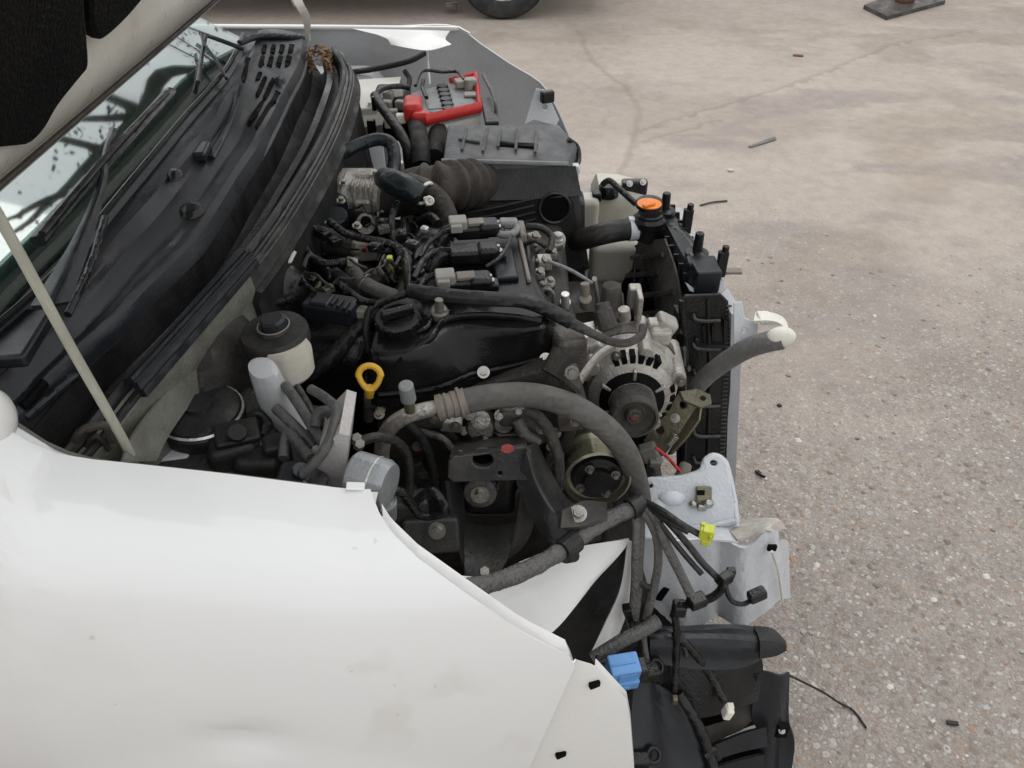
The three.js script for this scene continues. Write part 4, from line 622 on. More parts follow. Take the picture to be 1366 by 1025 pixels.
// ------------------------------------------------------------------ engine mounting
{
  const t = thing('engine_mount', 'black steel engine mounting bracket with a big bolt through its rubber block', 'engine mount', P(650, 780, 0.55));
  const o = PZ(650, 620, -0.735), n = V(0, 0.35, 1);
  const p1 = part(t, 'front_plate', [platePx([[598, 616], [604, 609], [696, 597], [708, 604], [711, 636], [706, 641], [604, 644], [597, 638]], o, n, 0.012, { holesPx: [[644, 614, 0.0105, 1.25], [613, 610, 0.0028], [667, 632, 0.0028]], bevel: 0.002 })], MT.steel);
  part(p1, 'paint_dab', [platePx(Array.from({ length: 14 }, (_, i) => [677 + 9 * Math.cos(i * 0.449) * (1 + 0.15 * Math.sin(i * 2.4)), 599 + 6 * Math.sin(i * 0.449)]), o.clone().add(V(0, 0.0005, 0.0012)), n, 0.001)], MT.redpaint);
  part(t, 'top_plate', [sheet([[PN(600, 611, o, n), PN(650, 604, o, n), PN(704, 600, o, n)].map(p => p.add(V(0, 0, -0.004))), [PZ(606, 588, -0.83), PZ(650, 580, -0.83), PZ(700, 578, -0.83)]], { nu: 12, nv: 8, th: 0.005 }), box(PZ(655, 640, -0.82), [0.1, 0.06, 0.1], { r: 0.01 })], MT.steel);
  part(t, 'arm', [sheet([[PZ(702, 598, -0.735), PZ(716, 640, -0.73), PZ(742, 682, -0.72), PZ(776, 704, -0.715)], [PZ(716, 590, -0.79), PZ(736, 630, -0.79), PZ(758, 666, -0.77), PZ(796, 684, -0.76)]], { nu: 24, nv: 6, th: 0.006 }), sheet([[PZ(704, 600, -0.732), PZ(718, 644, -0.727), PZ(744, 686, -0.717), PZ(770, 706, -0.712)], [PZ(690, 640, -0.74), PZ(712, 690, -0.735), PZ(738, 722, -0.72), PZ(772, 720, -0.71)]], { nu: 20, nv: 4, th: 0.005 })], MT.steel);
  const ft = part(t, 'foot', [sheet([[PZ(744, 682, -0.72), PZ(775, 672, -0.75), PZ(806, 676, -0.76)], [PZ(744, 706, -0.70), PZ(775, 706, -0.71), PZ(810, 694, -0.73)]], { nu: 12, nv: 8, th: 0.008 })], MT.dusty);
  part(ft, 'bolt', [...bolt(PZ(771, 686, -0.722), V(0, 1, 0.5), 0.009, 0.009)], MT.alu);
  // rubber block with the through bolt
  const rc = PZ(641, 655, -0.74);
  part(t, 'rubber_block', [cyl(rc.clone().add(V(0, 0, -0.08)), rc.clone().add(V(0, 0.003, 0.004)), 0.036, 0.024), box(rc.clone().add(V(0.01, -0.03, -0.06)), [0.085, 0.11, 0.07], { r: 0.02 })], MT.black);
  part(t, 'washer', [lathe([[0, -0.004], [0.0215, -0.004], [0.0215, 0], [0.013, 0.004], [0, 0.004]], rc.clone().add(V(0, 0.004, 0.008)), V(0, 0.3, 1), 28)], MT.steel);
  part(t, 'through_bolt', bolt(rc.clone().add(V(0, 0.006, 0.012)), V(0, 0.3, 1), 0.0095, 0.008), MT.bolt);
  // lower cone
  part(t, 'side_plate', [sheet([[PZ(598, 642, -0.735), PZ(606, 690, -0.72), PZ(618, 740, -0.70), PZ(624, 778, -0.685)], [PZ(618, 644, -0.76), PZ(622, 700, -0.76), PZ(632, 750, -0.73), PZ(652, 782, -0.685)]], { nu: 14, nv: 6, th: 0.005 })], MT.steel);
  part(t, 'side_plate', [sheet([[PZ(700, 640, -0.77), PZ(694, 690, -0.745), PZ(680, 735, -0.72), PZ(664, 770, -0.695)], [PZ(714, 648, -0.80), PZ(712, 700, -0.76), PZ(698, 730, -0.735), PZ(668, 752, -0.71)]], { nu: 14, nv: 6, th: 0.005 })], MT.dusty);
  const lp = part(t, 'lower_plate', [sheet([[PZ(612, 700, -0.76), PZ(650, 706, -0.765), PZ(690, 700, -0.76)], [PZ(616, 738, -0.71), PZ(648, 742, -0.715), PZ(682, 736, -0.72)], [PZ(622, 778, -0.68), PZ(646, 782, -0.675), PZ(668, 766, -0.69)]], { nu: 14, nv: 12, th: 0.006 })], MT.steel);
  part(lp, 'bolt', bolt(PZ(647, 763, -0.693), V(0, 1, 0.7), 0.0085, 0.009), MT.bolt);
  part(t, 'body_bracket', [box(PZ(575, 712, -0.71), [0.075, 0.05, 0.03], { r: 0.006, ry: 0.1, rx: -0.5 }), box(PZ(548, 690, -0.73), [0.05, 0.08, 0.03], { r: 0.006, ry: 0.2 })], MT.steel);
  part(t, 'bolt', bolt(PZ(583, 708, -0.69), V(0, 0.7, 1), 0.0085, 0.008), MT.bolt);
}
single('pipe_loop', 'bent black pipe loop beside the grey pump motor', 'pipe', [sweep([PZ(498, 660, -0.64), PZ(530, 655, -0.65), PZ(548, 672, -0.66), PZ(562, 688, -0.665), PZ(590, 684, -0.665), PZ(592, 674, -0.67), PZ(576, 655, -0.68), PZ(566, 660, -0.68), PZ(552, 672, -0.675)], 0.0058, { seg: 80 })], MT.black);
single('vacuum_pipe', 'thin black pipe curving down from the aluminium pump block', 'pipe', [sweep([PZ(480, 589, -0.70), PZ(505, 583, -0.71), PZ(526, 588, -0.72), PZ(542, 606, -0.73), PZ(546, 640, -0.73), PZ(543, 672, -0.72)], 0.0062, { seg: 50 })], MT.rubber);

// ------------------------------------------------------------------ alternator
{
  const ax = V(-0.03, 0.06, 1).normalize(), c = PZ(842, 528, -0.95), at = k => c.clone().addScaledVector(ax, k);
  const t = thing('alternator', 'weathered aluminium alternator with a ring of cooling slots', 'alternator', at(-0.05).setY(0.55));
  const R = 0.077;
  const hs = part(t, 'housing', [lathe([[0, -0.14], [0.05, -0.14], [0.064, -0.132], [0.07, -0.11], [R, -0.09], [R + 0.002, -0.085], [R + 0.002, -0.05], [R - 0.002, -0.045], [R - 0.004, -0.02], [R - 0.012, -0.002], [0.045, 0.012], [0.032, 0.016], [0.03, 0.022], [0, 0.022]], at(0), ax, 48, 0.45),
    ...[0.4, 1.35, 2.5, 3.6, 5.3].map(a => cyl(at(-0.1).add(V(Math.cos(a) * 0.078, Math.sin(a) * 0.078, 0)), at(-0.005).add(V(Math.cos(a) * 0.076, Math.sin(a) * 0.076, 0)), 0.011)),
    box(at(-0.06).add(V(-0.072, 0.045, 0)), [0.07, 0.03, 0.05], { r: 0.008, rz: 0.5 }), box(at(-0.05).add(V(0.05, 0.075, -0.03)), [0.035, 0.04, 0.03], { r: 0.007, rz: -0.5 })], MT.alu);
  const [ex, ey] = basis(ax);
  const rad = (a, r, k) => at(k).addScaledVector(ex, Math.cos(a) * r).addScaledVector(ey, Math.sin(a) * r);
  for (let i = 0; i < 6; i++) { const a = 1.05 + i * 0.19; const p = rad(a, R - 0.0115, -0.008); part(hs, 'cooling_slot', [box(p, [0.0085, 0.017, 0.02], { r: 0.0015, rz: a - 1.57, rx: 0 })], MT.hole); }
  for (let i = 0; i < 5; i++) { const a = -0.9 + i * 0.28; part(hs, 'cooling_slot', [box(rad(a, R - 0.016, -0.006), [0.014, 0.012, 0.016], { r: 0.003, rz: a - 1.57 })], MT.hole); }
  part(hs, 'fan_gap', [lathe([[0.036, 0.0155], [0.0495, 0.0095], [0.0495, 0.0112], [0.036, 0.0175]], at(0), ax, 48)], MT.hole);
  for (let i = 0; i < 6; i++) { const a = i * 1.047 + 0.52; part(hs, 'spoke', [box(rad(a, 0.045, 0.0125), [0.005, 0.02, 0.008], { r: 0.0015, rz: a - 1.57 })], MT.alu); }
  for (let i = 0; i < 6; i++) { const a = 1.0 + i * 0.17; part(hs, 'cooling_slot', [box(rad(a, R - 0.003, -0.112), [0.006, 0.012, 0.022], { r: 0.0015, rz: a - 1.57 })], MT.hole); }
  part(hs, 'rim_band', [lathe([[R + 0.0035, -0.082], [R + 0.0042, -0.078], [R + 0.0042, -0.058], [R + 0.0035, -0.054]], at(0), ax, 48)], MT.aludark);
  for (const a of [0.35, 1.95, 2.7]) part(hs, 'bolt', bolt(rad(a, 0.077, -0.002), ax, 0.006), MT.boltdark);
  const pl = part(t, 'pulley', [lathe([[0.012, 0.016], [0.034, 0.018], [0.0355, 0.022], [0.0335, 0.026], [0.0355, 0.03], [0.0335, 0.034], [0.0355, 0.038], [0.0335, 0.042], [0.0355, 0.046], [0.036, 0.056], [0.034, 0.06], [0.031, 0.06], [0.0295, 0.052], [0.018, 0.046], [0, 0.046]].map(q => [q[0], q[1]]), at(0), ax, 44, 0.4)], MT.dusty, 'dark grooved alternator pulley');
  part(pl, 'shaft_nut', [cyl(at(0.044), at(0.056), 0.0145, 0.0125, 20), ...[0]. map(() => cyl(at(0.05), at(0.0575), 0.008, 0.008, 6))], MT.aludark);
  part(pl, 'rusty_shaft', [cyl(at(0.05), at(0.0585), 0.006, 0.006, 14)], MT.rust);
  part(t, 'rear_stud', [cyl(at(-0.1).add(V(-0.02, 0.07, 0)), at(-0.16).add(V(-0.02, 0.09, 0)), 0.014), cyl(at(-0.13).add(V(-0.028, 0.08, 0)), at(-0.13).add(V(-0.03, 0.125, 0)), 0.019, 0.015)], MT.dusty);
  part(t, 'rear_bracket', [box(P(852, 408, 0.79), [0.009, 0.045, 0.03], { r: 0.003 }), box(P(846, 396, 0.79), [0.02, 0.04, 0.02], { r: 0.004 }), box(P(872, 434, 0.77), [0.02, 0.02, 0.02], { r: 0.004 }), cyl(P(834, 426, 0.79), P(832, 412, 0.81), 0.009), box(P(880, 446, 0.76), [0.035, 0.03, 0.03], { r: 0.008 })], MT.alu);
  part(t, 'sensor_cap', [cyl(P(812, 440, 0.80), P(803, 410, 0.83), 0.015, 0.0135, 20, 0.3), cyl(P(806, 420, 0.82), P(803, 404, 0.835), 0.011)], MT.dusty);
  part(t, 'adjuster', [sweep(C([[770, 512, 0.755], [785, 490, 0.77], [800, 474, 0.775], [818, 462, 0.775]]), 0.010, { flat: 0.6 })], MT.alu);
}
// ------------------------------------------------------------------ bonnet latch stay
{
  const t = thing('latch_stay', 'olive coloured steel latch bracket in front of the alternator', 'bracket', P(900, 600, 0.5));
  const o = PZ(900, 570, -1.0), n = V(-0.35, 0.55, 0.8).normalize();
  const pl = part(t, 'bracket_plate', [platePx([[858, 588], [872, 566], [895, 538], [906, 522], [934, 534], [926, 552], [908, 578], [888, 606], [876, 614], [860, 602]], o, n, 0.008, { bevel: 0.002, holesPx: [[911, 540, 0.006], [900, 559, 0.004], [880, 574, 0.007]] })], MT.olive);
  part(pl, 'flange', [sheet([pxOutline([[936, 534], [914, 566], [890, 606]], o, n), pxOutline([[932, 560], [918, 580], [896, 604]], o.clone().add(V(0, 0, 0.02)), n)], { nu: 12, nv: 4, th: 0.004 })], MT.olive);
  part(t, 'top_hook', [platePx([[906, 522], [930, 518], [948, 526], [950, 538], [936, 544], [912, 534]], PZ(925, 528, -1.0), V(0.1, 0.9, 0.4), 0.007, { holesPx: [[938, 531, 0.005]], bevel: 0.0018 })], MT.olive);
  part(t, 'rivet', bolt(PZ(901, 558, -0.985), n, 0.006), MT.bolt);
  part(t, 'spring', Array.from({ length: 6 }, (_, i) => ring(PZ(893 + i * 1.6, 592 - i * 2, -0.975), V(0.5, 0.8, -0.2), 0.006, 0.0013, 12)), MT.bolt);
  part(t, 'lower_lever', [box(PZ(866, 604, -0.98), [0.03, 0.035, 0.02], { r: 0.005, rz: 0.4 }), cyl(PZ(872, 622, -0.97), PZ(880, 612, -0.97), 0.008), box(PZ(874, 618, -0.965), [0.02, 0.012, 0.012], { r: 0.003 })], MT.conn);
}
single('pull_cable', 'red cable stub between the latch bracket and the grey lamp bracket', 'cable', [sweep([PZ(874, 597, -0.95), PZ(890, 610, -0.94), PZ(908, 630, -0.92)], 0.0028, { rad: 8 })], MT.red);
single('cable_end', 'beige rubber cable end beside the red cable stub', 'grommet', [cyl(PZ(908, 640, -0.93), PZ(916, 618, -0.95), 0.012, 0.010, 18, 0.3)], MT.tan);

// ------------------------------------------------------------------ radiator with its fan shroud
{
  const t = thing('radiator', 'black radiator and fan assembly standing across the front of the car', 'radiator', V(0.34, 0.3, -1.4));
  // measured across: near end at z -1.12, far end at z -1.62
  const zN = -1.10, zF = -1.46, lean = y => (0.78 - y) * 0.14, xb = (y, z) => 0.297 + lean(y) + (z - zN) * 0.10;
  const Q = (dx, y, z) => V(xb(y, z) + dx, y, z);
  const slab = (dx0, dx1, y0, y1, z0, z1, r = 0.004) => { const a = [Q(dx0, y0, z0), Q(dx1, y0, z0), Q(dx1, y1, z0), Q(dx0, y1, z0)], b = [Q(dx0, y0, z1), Q(dx1, y0, z1), Q(dx1, y1, z1), Q(dx0, y1, z1)]; return rings([a, b], 0.3); };
  const core = part(t, 'core', [slab(0.0, 0.035, 0.34, 0.72, zN - 0.01, zF)], MT.black);
  part(core, 'fins', Array.from({ length: 44 }, (_, i) => { const y = 0.35 + i * 0.0083; return slab(0.03, 0.046, y, y + 0.003, zN - 0.012, zF + 0.02); }), MT.black);
  part(t, 'condenser', [slab(0.055, 0.074, 0.32, 0.745, zN + 0.006, zF - 0.02)], MT.silver, 'silver edge of the condenser along the front');
  part(t, 'side_frame', [slab(-0.03, 0.003, 0.33, 0.74, zN - 0.004, zN - 0.03), slab(0.008, 0.013, 0.33, 0.72, zN + 0.004, zN - 0.02), slab(0.024, 0.029, 0.33, 0.72, zN + 0.004, zN - 0.02), slab(0.044, 0.05, 0.33, 0.73, zN + 0.004, zN - 0.02)], MT.black);
  for (let k = 0; k < 5; k++) part(t, 'cross_rib', [slab(-0.004, 0.046, 0.68 - k * 0.085, 0.686 - k * 0.085, zN + 0.010, zN - 0.02), box(Q(-0.002, 0.69 - k * 0.085, zN + 0.004), [0.008, 0.016, 0.012], { r: 0.003 })], MT.cowl);
  const eo = PZ(935, 500, zN + 0.016), en = V(0.06, 0.22, 1).normalize(), ep = (u, v, k = 0) => PN(u, v, eo, en).addScaledVector(en, k);
  const cov = part(t, 'end_cover', [platePx([[906, 404], [914, 394], [962, 392], [972, 402], [977, 440], [975, 520], [968, 600], [962, 640], [906, 640], [908, 520]], eo, en, 0.008, { bevel: 0.0025 }), sweep([ep(910, 400, 0.002), ep(914, 480, 0.003), ep(913, 560, 0.003), ep(911, 636, 0.002)], 0.006, { rad: 8 }), sweep([ep(944, 398, 0.001), ep(946, 500, 0.001), ep(943, 636, 0.001)], 0.0035, { rad: 8 })], MT.black, 'black end cover of the radiator');
  for (const v of [426, 464, 500, 540, 580, 616]) part(cov, 'cross_rib', [sweep([ep(924, v - 8, 0.002), ep(927, v - 1, 0.004), ep(936, v + 1, 0.004), ep(960, v + 1, 0.003)], 0.0034, { rad: 7, seg: 14 })], MT.steel);
  part(cov, 'fin_edge', Array.from({ length: 40 }, (_, i) => box(ep(lerp(972, 962, i / 40), 408 + i * 5.4, 0.001), [0.010, 0.0032, 0.004], { r: 0.001, seg: 1 })), MT.steel);
  // top tank
  const T = [[0.0, 0.725], [0.0, 0.768], [0.008, 0.782], [0.03, 0.782], [0.044, 0.765], [0.046, 0.725]];
  const tank = part(t, 'top_tank', [rings([0, 0.02, 0.35, 0.65, 0.98, 1].map((k, i) => T.map(q => Q((q[0] - 0.022) * (i === 0 || i === 5 ? 0.85 : 1) + 0.024, q[1] - 0.008 * (i === 0 || i === 5), lerp(zN - 0.05, zF + 0.02, k)))), 0.4)], MT.cowl);
  for (let k = 0; k < 9; k++) part(tank, 'tank_rib', [slab(-0.002, 0.05, 0.73, 0.776, zN - 0.070 - k * 0.032, zN - 0.074 - k * 0.032)], MT.cowl);
  // mounting pegs and clips along the top
  const peg = (u, v, y, h) => { const p = P(u, v, y); part(t, 'mounting_peg', [cyl(p, p.clone().add(V(0, h, 0)), 0.009, 0.0075), lathe([[0, -0.006], [0.02, -0.006], [0.02, 0.0], [0.012, 0.004], [0, 0.004]], p, UP, 20)], MT.black); };
  peg(887, 280, 0.79, 0.034); peg(930, 336, 0.79, 0.036);
  const tab = (u, v, y) => { const p = P(u, v, y); part(t, 'tab', [box(p, [0.018, 0.05, 0.012], { r: 0.003 }), box(p.clone().add(V(-0.016, -0.012, 0)), [0.03, 0.012, 0.012], { r: 0.003 }), cyl(p.clone().add(V(0.002, 0.02, 0)), p.clone().add(V(0.002, 0.034, 0)), 0.006)], MT.black); };
  tab(917, 295, 0.78); tab(963, 352, 0.77);
  part(t, 'cover_box', [box(P(940, 370, 0.775), [0.042, 0.045, 0.045], { r: 0.004, ry: 0.1 }), box(P(936, 350, 0.79), [0.05, 0.012, 0.03], { r: 0.004 })], MT.cowl);
  part(t, 'fin_clip', [platePx([[914, 376], [920, 388], [934, 394], [962, 393], [974, 380], [968, 383], [964, 376], [958, 376], [956, 386], [948, 386], [946, 377], [940, 377], [938, 388], [928, 386]], P(944, 386, 0.762), TOCAM, 0.004), box(P(944, 396, 0.745), [0.052, 0.008, 0.03], { r: 0.003 }), box(P(943, 386, 0.755), [0.008, 0.03, 0.01], { r: 0.002 }), box(P(954, 381, 0.76), [0.006, 0.03, 0.008], { r: 0.002 }), box(P(934, 383, 0.755), [0.006, 0.025, 0.008], { r: 0.002 })], MT.silver, 'pale clip on the near top corner of the radiator');
  part(t, 'small_bracket', [box(P(912, 342, 0.765), [0.03, 0.012, 0.02], { r: 0.003, ry: -0.5 }), box(P(978, 362, 0.75), [0.03, 0.006, 0.016], { r: 0.002 })], MT.tan);
  // filler neck and orange cap
  const nc = P(866, 292, 0.785);
  part(t, 'filler_neck', [cyl(nc.clone().add(V(0, -0.04, 0)), nc.clone().add(V(0, 0.012, 0)), 0.026, 0.024), lathe([[0.03, -0.012], [0.031, 0.0], [0.026, 0.006], [0, 0.006]], nc, UP, 26)], MT.black);
  const cp = part(t, 'filler_cap', [lathe([[0, 0], [0.0245, 0], [0.0245, 0.010], [0.0225, 0.0135], [0.0, 0.015]], P(866, 276, 0.803), UP, 30)], MT.black);
  part(cp, 'orange_disc', [lathe([[0, 0.0], [0.0205, 0.0], [0.0225, 0.003], [0.019, 0.0045], [0, 0.005]], P(866, 273.5, 0.8145), UP, 30), box(P(866, 273, 0.822), [0.026, 0.005, 0.008], { r: 0.002, ry: 0.5 })], MT.orange, 'orange radiator cap');
  part(t, 'hose_neck', [cyl(P(850, 306, 0.765), P(884, 306, 0.762), 0.019, 0.022), sweep(C([[870, 306, 0.762], [888, 304, 0.77], [910, 318, 0.77], [930, 345, 0.765]]), 0.014, { rad: 12 })], MT.black);
  // fan shroud: frame with a round mouth, spokes, slats
  const sO = Q(-0.052, 0.55, -1.29), sN = V(-0.985, 0.12, 0.12).normalize();
  const fc = Q(-0.05, 0.54, -1.295), fr = 0.145, ol = [Q(-0.05, 0.34, zN - 0.02), Q(-0.05, 0.735, zN - 0.02), Q(-0.05, 0.735, zF + 0.01), Q(-0.05, 0.34, zF + 0.01)];
  const flatTo = p => p.clone().addScaledVector(sN, -V().subVectors(p, sO).dot(sN));
  part(t, 'fan_shroud', [plate(ol.map(flatTo), sO, sN, 0.02, { holes: [circleOn(flatTo(fc), sN, fr, 40)] }), lathe([[fr, -0.05], [fr + 0.004, -0.05], [fr + 0.004, 0.02], [fr, 0.02], [fr, -0.05]], flatTo(fc), sN, 48)], MT.cowl, 'dark fan shroud behind the radiator');
  const so = sO.clone().addScaledVector(sN, 0.012), on = (u, v, k = 0) => PN(u, v, so, sN).addScaledVector(sN, k);
  const panel = part(t, 'shroud_panel', [sheet([[on(846, 328), on(868, 372), on(880, 430), on(888, 520)], [on(864, 322, 0.006), on(884, 370, 0.008), on(896, 430, 0.008), on(902, 520, 0.008)], [on(886, 318), on(902, 366), on(910, 430), on(914, 520)]], { nu: 20, nv: 10, th: 0.004 })], MT.dusty, 'dusty grey slatted edge of the fan shroud');
  for (const [v, u0] of [[344, 846], [368, 840], [394, 862], [420, 852], [446, 872], [470, 876], [496, 882]]) part(panel, 'slat', [sweep([on(u0, v, 0.006), on(u0 + 24, v - 1, 0.016), on(u0 + 44, v - 4, 0.008)], 0.0035, { rad: 6, seg: 8, flat: 1.6 })], MT.steel);
  const fan = part(t, 'fan', [cyl(flatTo(fc).addScaledVector(sN, -0.03), flatTo(fc).addScaledVector(sN, 0.045), 0.05, 0.045)], MT.black);
  for (let k = 0; k < 7; k++) { const a = k / 7 * 6.283, [ex, ey] = basis(sN), c0 = flatTo(fc).addScaledVector(sN, -0.01), d = ex.clone().multiplyScalar(Math.cos(a)).addScaledVector(ey, Math.sin(a)), e = ex.clone().multiplyScalar(-Math.sin(a)).addScaledVector(ey, Math.cos(a)); const row = (r, w, tw) => [-1, 0, 1].map(s => c0.clone().addScaledVector(d, r).addScaledVector(e, s * w + r * 0.12).addScaledVector(sN, s * tw)); part(fan, 'fan_blade', [sheet([row(0.045, 0.018, 0.014), row(0.10, 0.026, 0.013), row(0.138, 0.034, 0.010)], { nu: 6, nv: 8, th: 0.002 })], MT.black); }
  for (let k = 0; k < 4; k++) { const a = k * 1.571 + 0.6, [ex, ey] = basis(sN), d = ex.clone().multiplyScalar(Math.cos(a)).addScaledVector(ey, Math.sin(a)), c0 = flatTo(fc).addScaledVector(sN, 0.02); part(t, 'spoke', [sweep([c0.clone().addScaledVector(d, 0.03), c0.clone().addScaledVector(d, 0.148)], 0.006)], MT.black); }
}
{
  const t = thing('radiator_hose', 'short thick grey-black top hose joining the radiator neck below the orange cap', 'hose', P(810, 330, 0.7));
  part(t, 'hose', [sweep(C([[852, 305, 0.765], [830, 307, 0.764], [804, 312, 0.758], [786, 317, 0.745], [770, 321, 0.715], [752, 323, 0.67]]), 0.0205, { seg: 50, rad: 20 })], MT.rubber);
  part(t, 'clamp', [sweep(C([[838, 306, 0.765], [849, 305, 0.765]]), 0.0222, { seg: 6, rad: 24, crease: 0.3 }), box(P(843, 293, 0.785), [0.012, 0.008, 0.014], { r: 0.002 })], MT.greypaint, 'pale band clamp');
}
{
  const t = thing('coolant_tank', 'translucent white coolant overflow tank behind the radiator hose', 'tank', P(820, 330, 0.55));
  const z = -1.56, r0 = [[792, 268], [800, 252], [830, 254], [862, 262], [856, 300], [850, 345], [812, 362], [800, 345], [790, 305]].map(q => PZ(q[0], q[1], z));
  part(t, 'body', [rings([inset(moved(r0, 0, 0, 0.002), 0.02), inset(moved(r0, 0, 0, -0.004), 0.006), moved(r0, 0, 0, -0.015), moved(r0, 0, 0.0, -0.08), inset(moved(r0, 0, 0, -0.09), 0.008)], 0.8), box(PZ(820, 346, z + 0.04), [0.11, 0.10, 0.06], { r: 0.02 }), box(PZ(800, 360, z + 0.03), [0.05, 0.14, 0.05], { r: 0.015 }), box(PZ(782, 290, z + 0.01), [0.05, 0.10, 0.05], { r: 0.014 })], MT.tank);
  part(t, 'cap', [cyl(PZ(812, 262, z - 0.01), PZ(812, 246, z - 0.01), 0.022, 0.02), box(PZ(796, 262, z + 0.01), [0.02, 0.02, 0.02], { r: 0.004 })], MT.black);
  part(t, 'bracket', [box(PZ(846, 250, z - 0.02), [0.055, 0.035, 0.02], { r: 0.006 }), box(PZ(836, 245, z - 0.01), [0.02, 0.012, 0.02], { r: 0.003 })], MT.steel);
  part(t, 'bolt', [...bolt(PZ(840, 245, z + 0.005), V(0, 0.6, 1), 0.005), ...bolt(PZ(858, 243, z - 0.005), V(0, 0.6, 1), 0.005)], MT.bolt);
  part(t, 'overflow_tube', [sweep([PZ(804, 246, z + 0.02), PZ(812, 241, z + 0.03), PZ(826, 252, z + 0.06), PZ(848, 272, -1.46)], 0.0062, { rad: 10 })], MT.rubber);
}
{
  const t = thing('support_bar', 'grey bent stay with a white bracket at its tip, sticking out past the radiator', 'stay', P(985, 500, 0.55));
  part(t, 'bar', [sweep([PZ(926, 520, -1.05), PZ(945, 500, -1.04), PZ(975, 478, -1.02), PZ(1000, 464, -1.0), PZ(1025, 456, -0.985), PZ(1044, 452, -0.98)], u => 0.0145 + 0.002 * u, { seg: 50, rad: 16 })], MT.bar);
  const o = PZ(1005, 440, -1.03), n = V(-0.1, 0.45, 1);
  part(t, 'bracket', [platePx([[979, 404], [990, 402], [994, 424], [1012, 432], [1010, 462], [990, 476], [979, 470]], o, n, 0.004, { holesPx: [[993, 441, 0.004]] })], MT.greypaint, 'light grey mounting plate');
  part(t, 'end_bracket', [sheet([[PZ(1008, 420, -1.05), PZ(1030, 421, -1.04), PZ(1044, 428, -1.02), PZ(1049, 442, -1.0)], [PZ(1006, 432, -1.02), PZ(1028, 432, -1.01), PZ(1040, 436, -1.0), PZ(1044, 448, -0.985)]], { nu: 16, nv: 5, th: 0.005 }), ball(PZ(1042, 450, -0.98), [0.022, 0.017, 0.014]), box(PZ(1020, 424, -1.03), [0.02, 0.008, 0.03], { r: 0.003 })], MT.clip, 'white folded bracket at the tip');
}

// ------------------------------------------------------------------ intake side
{
  const t = thing('air_filter_box', 'black plastic air filter box with a round empty inlet hole', 'air filter box', P(690, 330, 0.62));
  // lid: far and near edges measured on top
  const a = P(592, 213, 0.868), b = P(756, 218, 0.862), c = P(768, 190, 0.862), d = P(746, 166, 0.868), e = P(598, 166, 0.872);
  const top = [a, a.clone().lerp(b, 0.5), b, c, d, d.clone().lerp(e, 0.5), e, e.clone().lerp(a, 0.5)];
  const down = (k, y) => top.map(p => V(p.x + k * (p.x + 0.02) * 0.06, y, p.z + k * (p.z > -1.52 ? 0.02 : -0.005)));
  const lid = part(t, 'lid', [rings([down(1.4, 0.80), down(1.0, 0.806), down(0.35, 0.835), inset(top, -0.004).map(p => p.setY(p.y - 0.012)), inset(top, 0.0).map(p => p.setY(p.y - 0.003)), inset(top, 0.006), inset(top, 0.016).map(p => p.setY(p.y + 0.001))], 0.5)], MT.airtop);
  for (const [u0, v0, u1, v1] of [[622, 172, 616, 200], [650, 172, 644, 202], [668, 174, 664, 196], [690, 172, 688, 200], [716, 172, 714, 204], [612, 186, 640, 190], [664, 188, 690, 192]]) part(lid, 'moulded_rib', [sweep([P(u0, v0, 0.872), P((u0 + u1) / 2, (v0 + v1) / 2, 0.8725), P(u1, v1, 0.872)], 0.003, { seg: 6, rad: 6 })], MT.airtop);
  part(lid, 'recess', [box(P(691, 194, 0.868), [0.075, 0.006, 0.02], { r: 0.003, ry: -0.1 })], MT.hole);
  part(lid, 'edge_bead', [sweep([a.clone().add(V(-0.004, -0.001, 0.003)), a.clone().lerp(b, 0.5).add(V(0, 0, 0.003)), b.clone().add(V(0.003, 0, 0.003))], 0.0045, { rad: 8 })], MT.battgrey);
  const zb = -1.405, fr = [[600, 262], [640, 268], [760, 244], [772, 258], [786, 356], [770, 366], [690, 350], [620, 310]].map(q => PZ(q[0], q[1], zb));
  const body = part(t, 'body', [rings([inset(moved(fr, 0, 0, 0.014), 0.014), moved(fr, 0, 0, 0.006), moved(fr, 0, 0, -0.01), moved(fr, 0.0, 0, -0.19), inset(moved(fr, 0, 0, -0.2), 0.01)], 0.5), sheet([[PZ(590, 222, -1.43), PZ(680, 226, -1.425), PZ(768, 222, -1.42)], [PZ(596, 268, -1.39), PZ(680, 268, -1.39), PZ(776, 262, -1.39)]], { nu: 12, nv: 6, th: 0.006 })], MT.airbox);
  for (let k = 0; k < 6; k++) part(body, 'moulded_rib', [sweep([PZ(612 + k * 4, 286 + k * 9, -1.388), PZ(660 + k * 2, 277 + k * 9, -1.385), PZ(712 + k, 265 + k * 9, -1.388)], 0.0032, { seg: 8, rad: 6 })], MT.airbox);
  part(body, 'inlet_collar', [lathe([[0.0265, -0.03], [0.0265, 0.004], [0.029, 0.006], [0.031, 0.004], [0.031, -0.03]], PZ(740, 277, -1.385), V(0.05, 0.1, 1), 36)], MT.airbox, 'round empty inlet of the air filter box');
  part(body, 'inlet_hole', [lathe([[0, -0.001], [0.0268, -0.001], [0.0268, 0.0012], [0, 0.0012]], PZ(740, 277, -1.385), V(0.05, 0.1, 1), 30)], MT.hole);
  part(body, 'clip', [box(P(767, 234, 0.82), [0.014, 0.045, 0.018], { r: 0.003 })], MT.greypaint, 'pale spring clip on the filter box');
  part(body, 'hinge', [sweep([P(758, 186, 0.868), P(770, 196, 0.85), P(772, 215, 0.83), P(766, 222, 0.83)], 0.005)], MT.black);
  part(body, 'end_wall', [box(V(PZ(762, 310, -1.40).x + 0.012, 0.70, -1.43), [0.035, 0.19, 0.06], { r: 0.01, rz: 0.06 })], MT.airbox);
}
